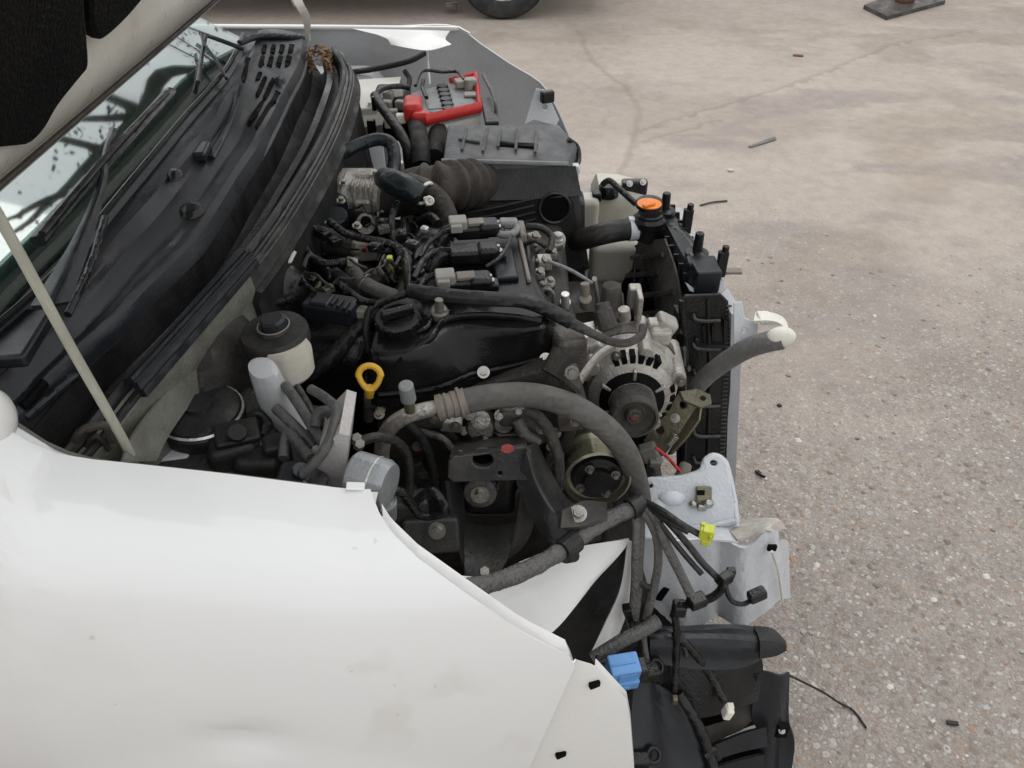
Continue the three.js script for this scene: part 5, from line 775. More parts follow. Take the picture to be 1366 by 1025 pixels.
{
  const t = thing('intake_hose', 'brown dusty corrugated intake hose between throttle body and air filter box', 'hose', P(560, 260, 0.72));
  const pts = C([[500, 270, 0.815], [530, 261, 0.828], [560, 254, 0.842], [588, 250, 0.848], [612, 247, 0.842], [650, 244, 0.815], [680, 244, 0.79]]);
  part(t, 'bellows', [sweep(pts, u => { const c = u > 0.30 && u < 0.66; return 0.042 + (c ? 0.0045 * Math.sin((u - 0.30) / 0.36 * Math.PI * 2 * 5.0) : 0) - 0.006 * sstep(0.3, 0, u) - (u > 0.8 ? 0.004 : 0); }, { seg: 150, rad: 28, crease: 0.6 })], MT.brownhose);
  part(t, 'clamp', [sweep([pts[0].clone().lerp(pts[1], 0.0), pts[0].clone().lerp(pts[1], 0.35)], 0.041, { rad: 28, seg: 6, crease: 0.3 })], MT.steel);
  part(t, 'breather_branch', [sweep(C([[546, 244, 0.862], [566, 252, 0.866], [586, 268, 0.855], [597, 290, 0.83], [600, 316, 0.80]]), 0.0185, { seg: 40, rad: 16 })], MT.brownhose, 'brown branch hose bending down');
  part(t, 'hose_clip', [ring(P(567, 258, 0.868), V(0.75, -0.25, 0.5), 0.0195, 0.003, 20), box(P(571, 268, 0.885), [0.012, 0.016, 0.006], { r: 0.002, rz: 0.3 }), ring(P(573, 268, 0.888), V(0, 0.3, 1), 0.006, 0.002, 14)], MT.clip, 'pale spring clip on the branch hose');
}
{
  const t = thing('throttle_body', 'ribbed aluminium throttle body ahead of the intake bellows', 'throttle body', P(480, 290, 0.72));
  const c0 = P(466, 262, 0.83), c1 = P(506, 266, 0.828), ax = V().subVectors(c1, c0).normalize();
  const at = (k) => c0.clone().addScaledVector(ax, k);
  part(t, 'housing', [lathe([[0.02, -0.012], [0.046, -0.012], [0.047, 0.0], [0.042, 0.006], [0.036, 0.012], [0.0355, 0.05], [0.039, 0.055], [0.039, 0.062], [0.02, 0.062]], at(0), ax, 30), box(at(0.012).add(V(0, 0.026, -0.02)), [0.07, 0.03, 0.035], { r: 0.006 }), box(at(0.03).add(V(0, -0.01, 0.03)), [0.03, 0.05, 0.03], { r: 0.006 })], MT.alu);
  for (let k = 0; k < 4; k++) part(t, 'rib', [box(at(0.014 + k * 0.010).add(V(0, 0.0, 0.0)), [0.003, 0.076, 0.07], { r: 0.001 })], MT.alu);
  part(t, 'shaft_boss', [lathe([[0.006, 0.02], [0.012, 0.024], [0.016, 0.024], [0.0165, 0.012], [0.015, 0], [0.0, -0.02]], P(487, 296, 0.83), V(0.2, 0.25, 1), 22)], MT.alu);
  part(t, 'bore', [cyl(P(488, 295, 0.847), P(488, 296, 0.849), 0.0085)], MT.hole);
  for (const [u, v] of [[458, 245], [500, 232], [476, 302], [455, 268]]) part(t, 'bolt', bolt(P(u, v, 0.872), V(0.2, 1, 0.3), 0.0055), MT.bolt);
  part(t, 'motor_cover', [box(P(440, 275, 0.83), [0.06, 0.05, 0.055], { r: 0.014, ry: 0.3 }), cyl(P(448, 298, 0.83), P(446, 286, 0.85), 0.022), box(P(430, 262, 0.845), [0.03, 0.03, 0.03], { r: 0.008 })], MT.bluehose, 'dark motor housing on the throttle body');
}
{
  const t = thing('brake_vacuum_hose', 'blue-black hose arching beside the bonnet seal and bending down to the throttle', 'hose', P(490, 240, 0.75));
  part(t, 'hose', [sweep(C([[440, 210, 0.875], [456, 204, 0.885], [482, 192, 0.892], [506, 186, 0.895], [521, 191, 0.89], [526, 208, 0.876], [525, 228, 0.86], [522, 248, 0.85]]), 0.012, { seg: 60, rad: 14 })], MT.bluehose);
  part(t, 'elbow', [sweep(C([[512, 238, 0.89], [526, 244, 0.897], [544, 252, 0.893], [562, 262, 0.882]]), u => 0.0185 + 0.003 * Math.sin(u * 3.1), { seg: 24, rad: 16 })], MT.bluehose, 'shiny dark moulded elbow');
  part(t, 'bracket', [box(P(518, 205, 0.86), [0.012, 0.05, 0.018], { r: 0.003 }), box(P(530, 226, 0.845), [0.026, 0.034, 0.012], { r: 0.005 })], MT.alubright, 'bare metal bracket under the hose');
}
{
  const t = thing('intake_manifold', 'black plastic intake manifold runners between bulkhead and rocker cover', 'intake manifold', V(-0.28, 0.6, -1.1));
  part(t, 'plenum', [box(V(-0.27, 0.72, -1.12), [0.16, 0.14, 0.36], { r: 0.05 }), ball(P(372, 398, 0.82), [0.05, 0.06, 0.05]), ball(P(420, 340, 0.79), [0.07, 0.05, 0.06]), box(P(400, 290, 0.80), [0.07, 0.05, 0.07], { r: 0.02 })], MT.black);
  for (const [a, b] of [[[400, 330], [545, 345]], [[415, 300], [545, 312]], [[395, 365], [540, 385]]]) part(t, 'runner', [sweep([P(a[0], a[1], 0.76), P(lerp(a[0], b[0], 0.4), a[1] - 6, 0.80), P(lerp(a[0], b[0], 0.75), b[1] - 4, 0.795), P(b[0], b[1], 0.77)], 0.024, { rad: 14 })], MT.black);
  part(t, 'runner', [sweep(C([[402, 312, 0.80], [424, 318, 0.83], [452, 326, 0.83], [480, 336, 0.82]]), 0.022, { rad: 14, flat: 0.8 })], MT.dusty, 'dusty grey runner top');
  part(t, 'runner', [sweep(C([[398, 340, 0.83], [424, 352, 0.835], [452, 370, 0.835], [478, 386, 0.83], [498, 394, 0.82]]), 0.0115)], MT.rubber, 'thick black hose along the manifold');
  part(t, 'heater_pipe', [sweep(C([[470, 362, 0.835], [482, 376, 0.84], [500, 387, 0.84], [526, 397, 0.838], [540, 402, 0.83]]), 0.0125, { rad: 14 })], MT.hose, 'grey rubber pipe joining the rocker cover');
  part(t, 'pipe_clip', [ring(P(486, 378, 0.84), V(0.8, -0.3, 0.4), 0.0135, 0.003)], MT.boltdark);
  part(t, 'map_sensor', [box(P(442, 412, 0.845), [0.075, 0.028, 0.04], { r: 0.005, ry: -0.25 }), box(P(430, 404, 0.855), [0.03, 0.016, 0.03], { r: 0.004, ry: -0.25 }), ...[0, 1, 2, 3].map(k => box(P(446 + k * 8, 404 + k * 3, 0.858), [0.005, 0.01, 0.02], { r: 0.001, ry: -0.25 }))], MT.cowl, 'dark grey sensor block');
  part(t, 'sensor_plug', [box(P(477, 416, 0.84), [0.03, 0.016, 0.016], { r: 0.004, ry: -0.2 })], MT.conn);
  part(t, 'plug', [cyl(P(421, 384, 0.825), P(421, 378, 0.84), 0.010, 0.008)], MT.olive);
  part(t, 'injector', [cyl(P(522, 366, 0.82), P(520, 345, 0.85), 0.005), box(P(520, 350, 0.853), [0.009, 0.02, 0.012], { r: 0.002 })], MT.lime, 'bright yellow-green injector plug');
  part(t, 'valve_block', [box(P(486, 334, 0.835), [0.04, 0.03, 0.026], { r: 0.005, ry: 0.2 }), cyl(P(478, 334, 0.84), P(470, 332, 0.845), 0.009)], MT.tan, 'brownish solenoid block');
  part(t, 'valve_mark', [box(P(491, 331, 0.852), [0.007, 0.012, 0.008], { r: 0.001 })], MT.redpaint);
  part(t, 'brass_fitting', [cyl(P(468, 360, 0.82), P(466, 346, 0.845), 0.007), box(P(472, 354, 0.83), [0.012, 0.02, 0.012], { r: 0.003 })], MT.olive);
  part(t, 'metal_tab', [box(P(512, 324, 0.845), [0.018, 0.008, 0.012], { r: 0.002 }), sweep(C([[503, 362, 0.82], [510, 345, 0.84], [513, 340, 0.845]]), 0.002), sweep(C([[418, 322, 0.84], [412, 312, 0.85], [424, 304, 0.85], [432, 296, 0.85]]), 0.0042), box(P(415, 288, 0.86), [0.016, 0.006, 0.008])], MT.alubright);
  part(t, 'purge_hose', [sweep(C([[546, 386, 0.85], [543, 352, 0.86], [541, 322, 0.85], [540, 296, 0.83]]), 0.008), sweep(C([[560, 350, 0.845], [575, 335, 0.85], [598, 326, 0.85]]), 0.009), sweep(C([[552, 372, 0.845], [572, 352, 0.85], [600, 348, 0.85]]), 0.009), sweep(C([[556, 330, 0.83], [580, 318, 0.845], [606, 318, 0.85]]), 0.007), sweep(C([[560, 296, 0.83], [575, 290, 0.85], [584, 300, 0.85]]), 0.009)], MT.black);
  part(t, 'coolant_hose', [sweep(C([[410, 500, 0.75], [440, 478, 0.77], [466, 452, 0.78], [492, 426, 0.79], [505, 412, 0.80]]), 0.0135, { rad: 14, seg: 40 }), sweep(C([[360, 420, 0.76], [366, 380, 0.79], [385, 350, 0.80], [410, 330, 0.79]]), 0.018)], MT.rubber, 'black coolant hose passing under the rocker cover');
  // a tangle of small wiring and plugs
  for (let k = 0; k < 46; k++) { const u = rr(370, 560), v = rr(262, 392), y = rr(0.77, 0.835), a = P(u, v, y), q = V(rr(-0.05, 0.05), rr(-0.01, 0.02), rr(-0.05, 0.05)); part(t, 'wire', [sweep([a, a.clone().addScaledVector(q, 0.5).add(V(0, rr(0, 0.02), 0)), a.clone().add(q).add(V(rr(-0.02, 0.02), -0.005, rr(-0.02, 0.02)))], rr(0.0018, 0.0055), { rad: 7, seg: 14 })], k % 6 === 0 ? MT.dusty : k % 9 === 4 ? MT.brownhose : MT.black); }
  for (let k = 0; k < 16; k++) part(t, 'plug', [box(P(rr(380, 560), rr(270, 385), rr(0.79, 0.835)), [rr(0.012, 0.024), rr(0.008, 0.014), rr(0.01, 0.018)], { r: 0.002, ry: rr(-0.8, 0.8) })], k % 5 === 0 ? MT.battgrey : k % 7 === 3 ? MT.boltdark : MT.black);
}
{
  const t = thing('engine_harness', 'black corrugated engine wiring harness winding between the intake and the bulkhead', 'wiring harness', V(-0.3, 0.75, -1.1));
  const conduit = (pts, r, m) => part(t, 'conduit', [sweep(C(pts), u => r * (1 + 0.10 * Math.sin(u * 420)), { seg: 220, rad: 9, crease: 1.2 })], m ?? MT.black);
  conduit([[392, 300, 0.85], [404, 318, 0.856], [412, 340, 0.856], [432, 352, 0.858], [458, 350, 0.856], [478, 346, 0.85]], 0.0065); conduit([[440, 296, 0.87], [462, 312, 0.868], [482, 318, 0.862], [508, 322, 0.86], [530, 330, 0.86], [548, 342, 0.86]], 0.006);
  conduit([[414, 268, 0.87], [404, 286, 0.865], [394, 304, 0.86], [378, 322, 0.85], [366, 344, 0.84], [362, 372, 0.82]], 0.0075, MT.rubber); conduit([[530, 270, 0.86], [522, 292, 0.862], [524, 316, 0.86], [534, 340, 0.86]], 0.0055);
  conduit([[452, 378, 0.85], [470, 392, 0.855], [486, 402, 0.858], [500, 404, 0.858]], 0.005); conduit([[338, 470, 0.84], [330, 440, 0.85], [342, 418, 0.85], [368, 404, 0.85], [392, 398, 0.845]], 0.006, MT.rubber);
  for (let k = 0; k < 26; k++) { const u = rr(380, 556), v = rr(276, 384), y = rr(0.845, 0.872), a = P(u, v, y), b = P(u + rr(-40, 40), v + rr(-14, 22), y + rr(-0.012, 0.006)); part(t, 'wire', [sweep([a, a.clone().lerp(b, 0.35).add(V(0, rr(-0.004, 0.012), rr(-0.01, 0.01))), a.clone().lerp(b, 0.7).add(V(0, rr(-0.004, 0.012), rr(-0.01, 0.01))), b], rr(0.0014, 0.0032), { rad: 6, seg: 16 })], [MT.black, MT.rubber, MT.black, MT.brownhose, MT.dusty][k % 5]); }
  for (const [u, v, y, w, h, d, m] of [[396, 296, 0.862, 0.022, 0.012, 0.016, 'battgrey'], [408, 312, 0.866, 0.014, 0.010, 0.012, 'boltdark'], [430, 312, 0.866, 0.024, 0.014, 0.016, 'black'], [447, 322, 0.86, 0.018, 0.012, 0.02, 'black'], [470, 350, 0.866, 0.016, 0.010, 0.012, 'conn'], [500, 330, 0.866, 0.02, 0.012, 0.014, 'black'], [512, 306, 0.868, 0.018, 0.012, 0.012, 'aludark'], [536, 314, 0.868, 0.016, 0.014, 0.02, 'black'], [550, 326, 0.866, 0.02, 0.01, 0.014, 'steel'], [390, 352, 0.85, 0.02, 0.014, 0.022, 'black'], [412, 372, 0.85, 0.026, 0.012, 0.02, 'black'], [438, 386, 0.85, 0.016, 0.01, 0.012, 'boltdark'], [386, 330, 0.856, 0.01, 0.012, 0.012, 'redpaint'], [566, 306, 0.862, 0.012, 0.008, 0.012, 'alubright'], [558, 362, 0.862, 0.018, 0.012, 0.012, 'black']]) part(t, 'plug', [box(P(u, v, y), [w, h, d], { r: 0.002, ry: rr(-0.7, 0.7), rz: rr(-0.3, 0.3) }), box(P(u, v, y).add(V(0, h * 0.5, 0)), [w * 0.5, 0.003, d * 0.6], { r: 0.001, ry: rr(-0.7, 0.7) })], MT[m]);
  part(t, 'holder', [box(P(408, 262, 0.88), [0.03, 0.02, 0.014], { r: 0.003, ry: 0.5 }), sweep(C([[404, 268, 0.88], [400, 284, 0.875], [410, 300, 0.87], [422, 304, 0.87]]), 0.003)], MT.boltdark);
}
single('broken_clip', 'cream broken plastic clip standing out by the near part of the bonnet seal', 'clip', [platePx([[357, 362], [359, 338], [368, 342], [380, 344], [379, 330], [384, 331], [387, 340], [392, 334], [395, 336], [388, 350], [374, 356], [370, 366], [366, 358], [362, 368]], P(372, 350, 0.88), V(0.1, 0.7, 0.8), 0.006)], MT.clip);

// ------------------------------------------------------------------ battery
{
  const y = 0.858, A = P(549, 124, y), B = P(634, 102, y), Cc = P(640, 146, y), D = P(566, 163, y);
  const t = thing('battery', 'car battery with a red rim and grey top at the far side of the bay', 'battery', A.clone().lerp(Cc, 0.5).setY(0.68));
  const q = [D, Cc, B, A];
  part(t, 'case', [rings([moved(q, 0, -0.17, 0), moved(q, 0, -0.02, 0), inset(moved(q, 0, -0.004, 0), 0.004)], 0.3)], MT.cream);
  part(t, 'lid', [rings([inset(moved(q, 0, -0.012, 0), -0.003), inset(moved(q, 0, -0.001, 0), -0.003), inset(q, 0.004)], 0.3)], MT.battgrey);
  const rim = (a, b, r, label) => part(t, 'rim', [sweep([a, a.clone().lerp(b, 0.5), b].map(p => p.clone().add(V(0, 0.004, 0))), r, { rad: 8, flat: 0.8 })], MT.red, label);
  rim(D.clone().add(V(0.0, 0, 0)), Cc, 0.0125); rim(Cc, B, 0.008); rim(A.clone().lerp(B, 0.6), B, 0.008);
  const m = (a, b) => A.clone().lerp(B, a).lerp(D.clone().lerp(Cc, a), b);
  for (let k = 0; k < 6; k++) part(t, 'filler_plug', [cyl(m(0.46, 0.12 + k * 0.145), m(0.46, 0.12 + k * 0.145).add(V(0, 0.008, 0)), 0.014, 0.013)], MT.black);
  part(t, 'terminal_cover', [box(P(551, 145, 0.868), [0.04, 0.04, 0.075], { r: 0.012, ry: 0.1 }), box(P(562, 158, 0.862), [0.04, 0.03, 0.03], { r: 0.01 })], MT.red, 'red positive terminal cover');
  part(t, 'terminal_clamp', [box(m(0.82, 0.28).add(V(0, 0.012, 0)), [0.05, 0.016, 0.03], { r: 0.004, ry: 0.3 }), cyl(m(0.86, 0.36), m(0.86, 0.36).add(V(0, 0.024, 0)), 0.010)], MT.conn, 'grey negative terminal clamp');
  part(t, 'vent_plate', [box(m(0.9, 0.6).add(V(0, 0.005, 0)), [0.035, 0.006, 0.025], { r: 0.002 })], MT.conn);
  part(t, 'hold_down', [box(Cc.clone().add(V(0.02, -0.012, -0.02)), [0.03, 0.012, 0.15], { r: 0.004, ry: 0.1 }), sweep([B.clone().add(V(0.02, 0.01, 0.02)), Cc.clone().add(V(0.035, 0.0, 0)), Cc.clone().add(V(0.03, -0.08, 0.02))], 0.004)], MT.steel);
  part(t, 'cable', [sweep([m(0.05, 0.1).add(V(0, 0.02, 0)), m(0.2, -0.1).add(V(0, 0.035, 0)), m(0.5, -0.1).add(V(0, 0.022, 0)), m(0.7, 0.0).add(V(0, 0.022, 0)), m(0.8, 0.3).add(V(0, 0.02, 0))], 0.0038), sweep([m(0.15, 0.5).add(V(0, 0.015, 0)), m(0.14, 0.2).add(V(0, 0.018, 0)), m(0.2, -0.1).add(V(0, 0.015, 0))], 0.0045)], MT.black);
  part(t, 'sticker', [box(m(0.2, 0.75).add(V(0, 0.001, 0)), [0.014, 0.0015, 0.012], { r: 0.0005 })], M([0.05, 0.3, 0.32], { amt: 0.2, grain: 0.02, bump: 0 }), 'small teal sticker');
  part(t, 'sticker', [box(m(0.72, 0.72).add(V(0, 0.001, 0)), [0.05, 0.0015, 0.05], { r: 0.0005, ry: 0.2 }), box(m(0.27, 0.55).add(V(0, 0.001, 0)), [0.035, 0.0015, 0.06], { r: 0.0005, ry: 0.2 })], MT.battgrey);
}
{
  const t = thing('fuse_box', 'open fuse and cable block with thick black cables left of the battery', 'fuse box', P(520, 170, 0.68));
  part(t, 'tray', [box(P(524, 150, 0.80), [0.08, 0.10, 0.11], { r: 0.01 }), box(P(574, 186, 0.76), [0.13, 0.16, 0.05], { r: 0.012 })], MT.black);
  for (const [u, v] of [[518, 128], [530, 124], [516, 140], [524, 152], [534, 140], [535, 158], [520, 164]]) part(t, 'terminal', [box(P(u, v, 0.855), [0.022, 0.02, 0.018], { r: 0.004, ry: rr(-0.4, 0.4) })], (u + v) % 3 === 0 ? MT.clip : MT.conn);
  part(t, 'cable', [sweep(C([[502, 128, 0.87], [505, 122, 0.875], [515, 117, 0.875], [534, 115, 0.87], [546, 117, 0.865]]), 0.006), sweep(C([[500, 128, 0.872], [510, 144, 0.872], [522, 160, 0.868], [534, 178, 0.86], [544, 200, 0.84], [548, 225, 0.80]]), 0.0105, { rad: 12, seg: 40 })], MT.rubber, 'thick black battery cable');
  part(t, 'cable', [sweep(C([[555, 160, 0.85], [558, 180, 0.845], [561, 200, 0.84], [562, 222, 0.82]]), 0.019, { rad: 14 }), sweep(C([[585, 165, 0.83], [583, 185, 0.83], [580, 210, 0.82]]), 0.019, { rad: 14 }), sweep(C([[540, 95, 0.88], [546, 105, 0.87], [544, 118, 0.86]]), 0.006)], MT.matt);
  part(t, 'clip', [box(P(499, 138, 0.865), [0.01, 0.03, 0.012], { r: 0.002 }), box(P(496, 172, 0.82), [0.018, 0.04, 0.014], { r: 0.003 })], MT.black);
}
// ------------------------------------------------------------------ brake fluid, washer, hydraulic unit
{
  const c = P(366, 446, 0.893), t = thing('brake_fluid_reservoir', 'cream brake fluid reservoir with a large round black cap', 'reservoir', c.clone().setY(0.72));
  part(t, 'tank', [lathe([[0, -0.054], [0.028, -0.054], [0.033, -0.048], [0.035, -0.02], [0.034, -0.012], [0.032, 0], [0, 0]], c.clone().add(V(0.010, 0.0, 0.012)), V(-0.04, 1, 0), 32)], MT.tank);
  const k = part(t, 'cap', [lathe([[0.0, -0.02], [0.038, -0.018], [0.043, -0.012], [0.043, 0.002], [0.040, 0.007], [0.022, 0.009], [0.0205, 0.013], [0, 0.014]], c, V(-0.06, 1, 0.05), 36)], MT.rubber);
  part(k, 'cap_button', [lathe([[0, 0.0], [0.0175, 0.0], [0.016, 0.011], [0.013, 0.014], [0, 0.014]], c.clone().add(V(0.002, 0.011, 0)), V(-0.06, 1, 0.05), 26)], MT.cowl);
  part(k, 'print_ring', [ring(c.clone().add(V(0.001, 0.0135, 0)), V(-0.06, 1, 0.05), 0.0195, 0.0011, 30)], MT.tan);
  part(t, 'master_cylinder', [cyl(c.clone().add(V(-0.06, -0.13, 0)), c.clone().add(V(0.08, -0.14, 0.01)), 0.02), ball(c.clone().add(V(-0.09, -0.08, -0.02)), [0.05, 0.1, 0.1])], MT.blockdark);
}
{
  const t = thing('washer_neck', 'translucent bluish filler neck standing beside the brake fluid reservoir', 'filler neck', P(380, 570, 0.68));
  const a = [[330, 490], [336, 481], [350, 478], [362, 481], [370, 490], [366, 502], [350, 508], [336, 503]].map(q => P(q[0], q[1], 0.905)), b = [[356, 562], [364, 554], [380, 550], [400, 552], [412, 562], [406, 576], [386, 582], [364, 576]].map(q => P(q[0], q[1], 0.80));
  part(t, 'neck', [(() => { const A = smoothLoop(a, 3), B = smoothLoop(b, 3); return rings([inset(A, 0.006).map(p => p.setY(p.y + 0.003)), inset(A, 0.001).map(p => p.setY(p.y + 0.002)), A.map((p, i) => p.clone().lerp(B[i], 0.06)), A.map((p, i) => p.clone().lerp(B[i], 0.5).add(V(0, 0.004, 0.004))), B], 1.2); })()], MT.tankblue);
  part(t, 'ledge', [platePx([[380, 565], [412, 556], [418, 566], [400, 576], [384, 574]], P(400, 566, 0.77), V(0, 1, 0.4), 0.006)], MT.dusty);
}
{
  const t = thing('brake_pump', 'aluminium brake hydraulic block with a round grey pump motor, near the wing edge', 'hydraulic unit', P(460, 650, 0.68));
  const o = PZ(452, 610, -0.635);
  part(t, 'block', [rings([[[422, 614], [430, 600], [452, 578], [466, 582], [458, 652], [450, 668], [418, 662]].map(q => PZ(q[0], q[1], -0.625)), [[422, 614], [430, 600], [452, 578], [466, 582], [458, 652], [450, 668], [418, 662]].map(q => PZ(q[0], q[1], -0.625).add(V(-0.004, -0.002, -0.075)))], 0.3)], MT.block);
  const c = P(470, 634, 0.845);
  const mt = part(t, 'motor', [lathe([[0, 0], [0.0255, 0], [0.028, 0.003], [0.028, 0.038], [0.0245, 0.045], [0.012, 0.047], [0, 0.047]], c, V(1, -0.05, 0.35), 36)], MT.motor, 'round grey pump motor');
  part(mt, 'seam', [lathe([[0.0282, 0.026], [0.0287, 0.027], [0.0287, 0.028], [0.0282, 0.029]], c, V(1, -0.05, 0.35), 36)], MT.alubright);
  part(mt, 'motor_plug', [cyl(P(513, 668, 0.79), P(516, 690, 0.75), 0.014, 0.012), box(P(517, 640, 0.845), [0.006, 0.014, 0.012], { r: 0.002 })], MT.motor);
  const pipe = (pts, r = 0.0056, m = MT.pipe) => part(t, 'brake_pipe', [sweep(C(pts), r, { rad: 12, seg: 50 })], m);
  pipe([[404, 634, 0.87], [425, 612, 0.885], [438, 590, 0.895], [447, 560, 0.905], [448, 545, 0.91], [440, 536, 0.91], [428, 527, 0.91], [414, 519, 0.91]]);
  pipe([[380, 514, 0.885], [392, 530, 0.882], [406, 552, 0.876], [418, 572, 0.87], [432, 592, 0.86]], 0.0062); pipe([[368, 545, 0.87], [384, 560, 0.868], [402, 578, 0.86], [418, 596, 0.85]], 0.0062);
  pipe([[420, 570, 0.88], [424, 552, 0.888], [434, 548, 0.888], [442, 556, 0.88], [446, 580, 0.86]]); pipe([[378, 612, 0.85], [380, 590, 0.855], [384, 578, 0.862], [398, 592, 0.862], [414, 612, 0.862]], 0.0062);
  pipe([[396, 517, 0.88], [410, 540, 0.876], [418, 555, 0.87]], 0.005, MT.rubber); pipe([[447, 556, 0.885], [456, 580, 0.87]], 0.002);
  for (const [u, v] of [[474, 588], [478, 596], [412, 610], [420, 604], [426, 640], [408, 650]]) part(t, 'pipe_nut', [cyl(P(u, v, 0.84), P(u + 2, v - 4, 0.856), 0.0062, 0.0062, 6)], MT.boltdark);
  part(t, 'valve_coils', [...[0, 1, 2, 3].map(k => cyl(P(398 + k * 8, 640 + k * 4, 0.84), P(402 + k * 8, 626 + k * 4, 0.86), 0.010)), box(P(404, 650, 0.83), [0.05, 0.05, 0.04], { r: 0.008 })], MT.cowl);
}
// ------------------------------------------------------------------ pieces left hanging at the front
{
  const o = PZ(920, 660, -0.86), n = V(-0.15, 0.62, 0.78).normalize();
  const t = thing('lamp_bracket', 'light grey pressed lamp bracket with a metal clip, standing above the crash box', 'bracket', o.clone().setY(0.5));
  const out = [[852, 652], [858, 642], [866, 637], [880, 637], [900, 640], [918, 634], [932, 632], [940, 624], [938, 614], [948, 608], [960, 609], [969, 617], [974, 640], [982, 680], [983, 698], [950, 706], [930, 712], [905, 706], [886, 700], [868, 684], [854, 666]];
  const pts = smoothLoop(pxOutline(out, o, n), 3);
  part(t, 'plate', [plate(pts, o, n, 0.006, { bevel: 0.0022, holes: [circleOn(PN(866, 648, o, n), n, 0.0042, 12, 1.4), circleOn(PN(952, 618, o, n), n, 0.0042, 12, 1.3)] })], MT.greypaint);
  const on = (u, v, k) => PN(u, v, o, n).addScaledVector(n, k);
  part(t, 'folded_edge', [sweep([on(983, 697, -0.004), on(980, 672, -0.005), on(973, 636, -0.006), on(966, 616, -0.006), on(952, 609, -0.006), on(941, 617, -0.006), on(938, 628, -0.006), on(918, 637, -0.006), on(880, 641, -0.006), on(862, 643, -0.006)], 0.0055, { rad: 8, seg: 60 }), sheet([[on(983, 696, -0.004), on(974, 640, -0.006), on(964, 612, -0.006)], [on(984, 696, -0.04), on(978, 642, -0.04), on(968, 616, -0.035)]], { nu: 10, nv: 4, th: 0.003 })], MT.greypaint);
  part(t, 'pressing', [sweep([on(858, 668, 0), on(872, 688, 0.001), on(900, 702, 0.001), on(940, 702, 0.001), on(980, 694, 0.001)], 0.004), ball(on(898, 664, -0.006), [0.024, 0.012, 0.016]), ball(on(880, 672, -0.006), [0.014, 0.010, 0.012])], MT.greypaint);
  part(t, 'clip', [box(on(938, 658, 0.008), [0.024, 0.022, 0.008], { r: 0.002, rx: -0.6 })], MT.olive, 'olive metal spring clip');
  part(t, 'clip_slot', [box(on(934, 656, 0.012), [0.012, 0.008, 0.004], { r: 0.001, rx: -0.6 })], MT.hole);
  part(t, 'bulb_holder', [ball(on(924, 672, 0.008), [0.007, 0.007, 0.006]), ball(on(944, 671, 0.009), [0.009, 0.008, 0.007]), box(on(936, 676, 0.007), [0.014, 0.012, 0.008], { r: 0.002 })], MT.bolt);
}
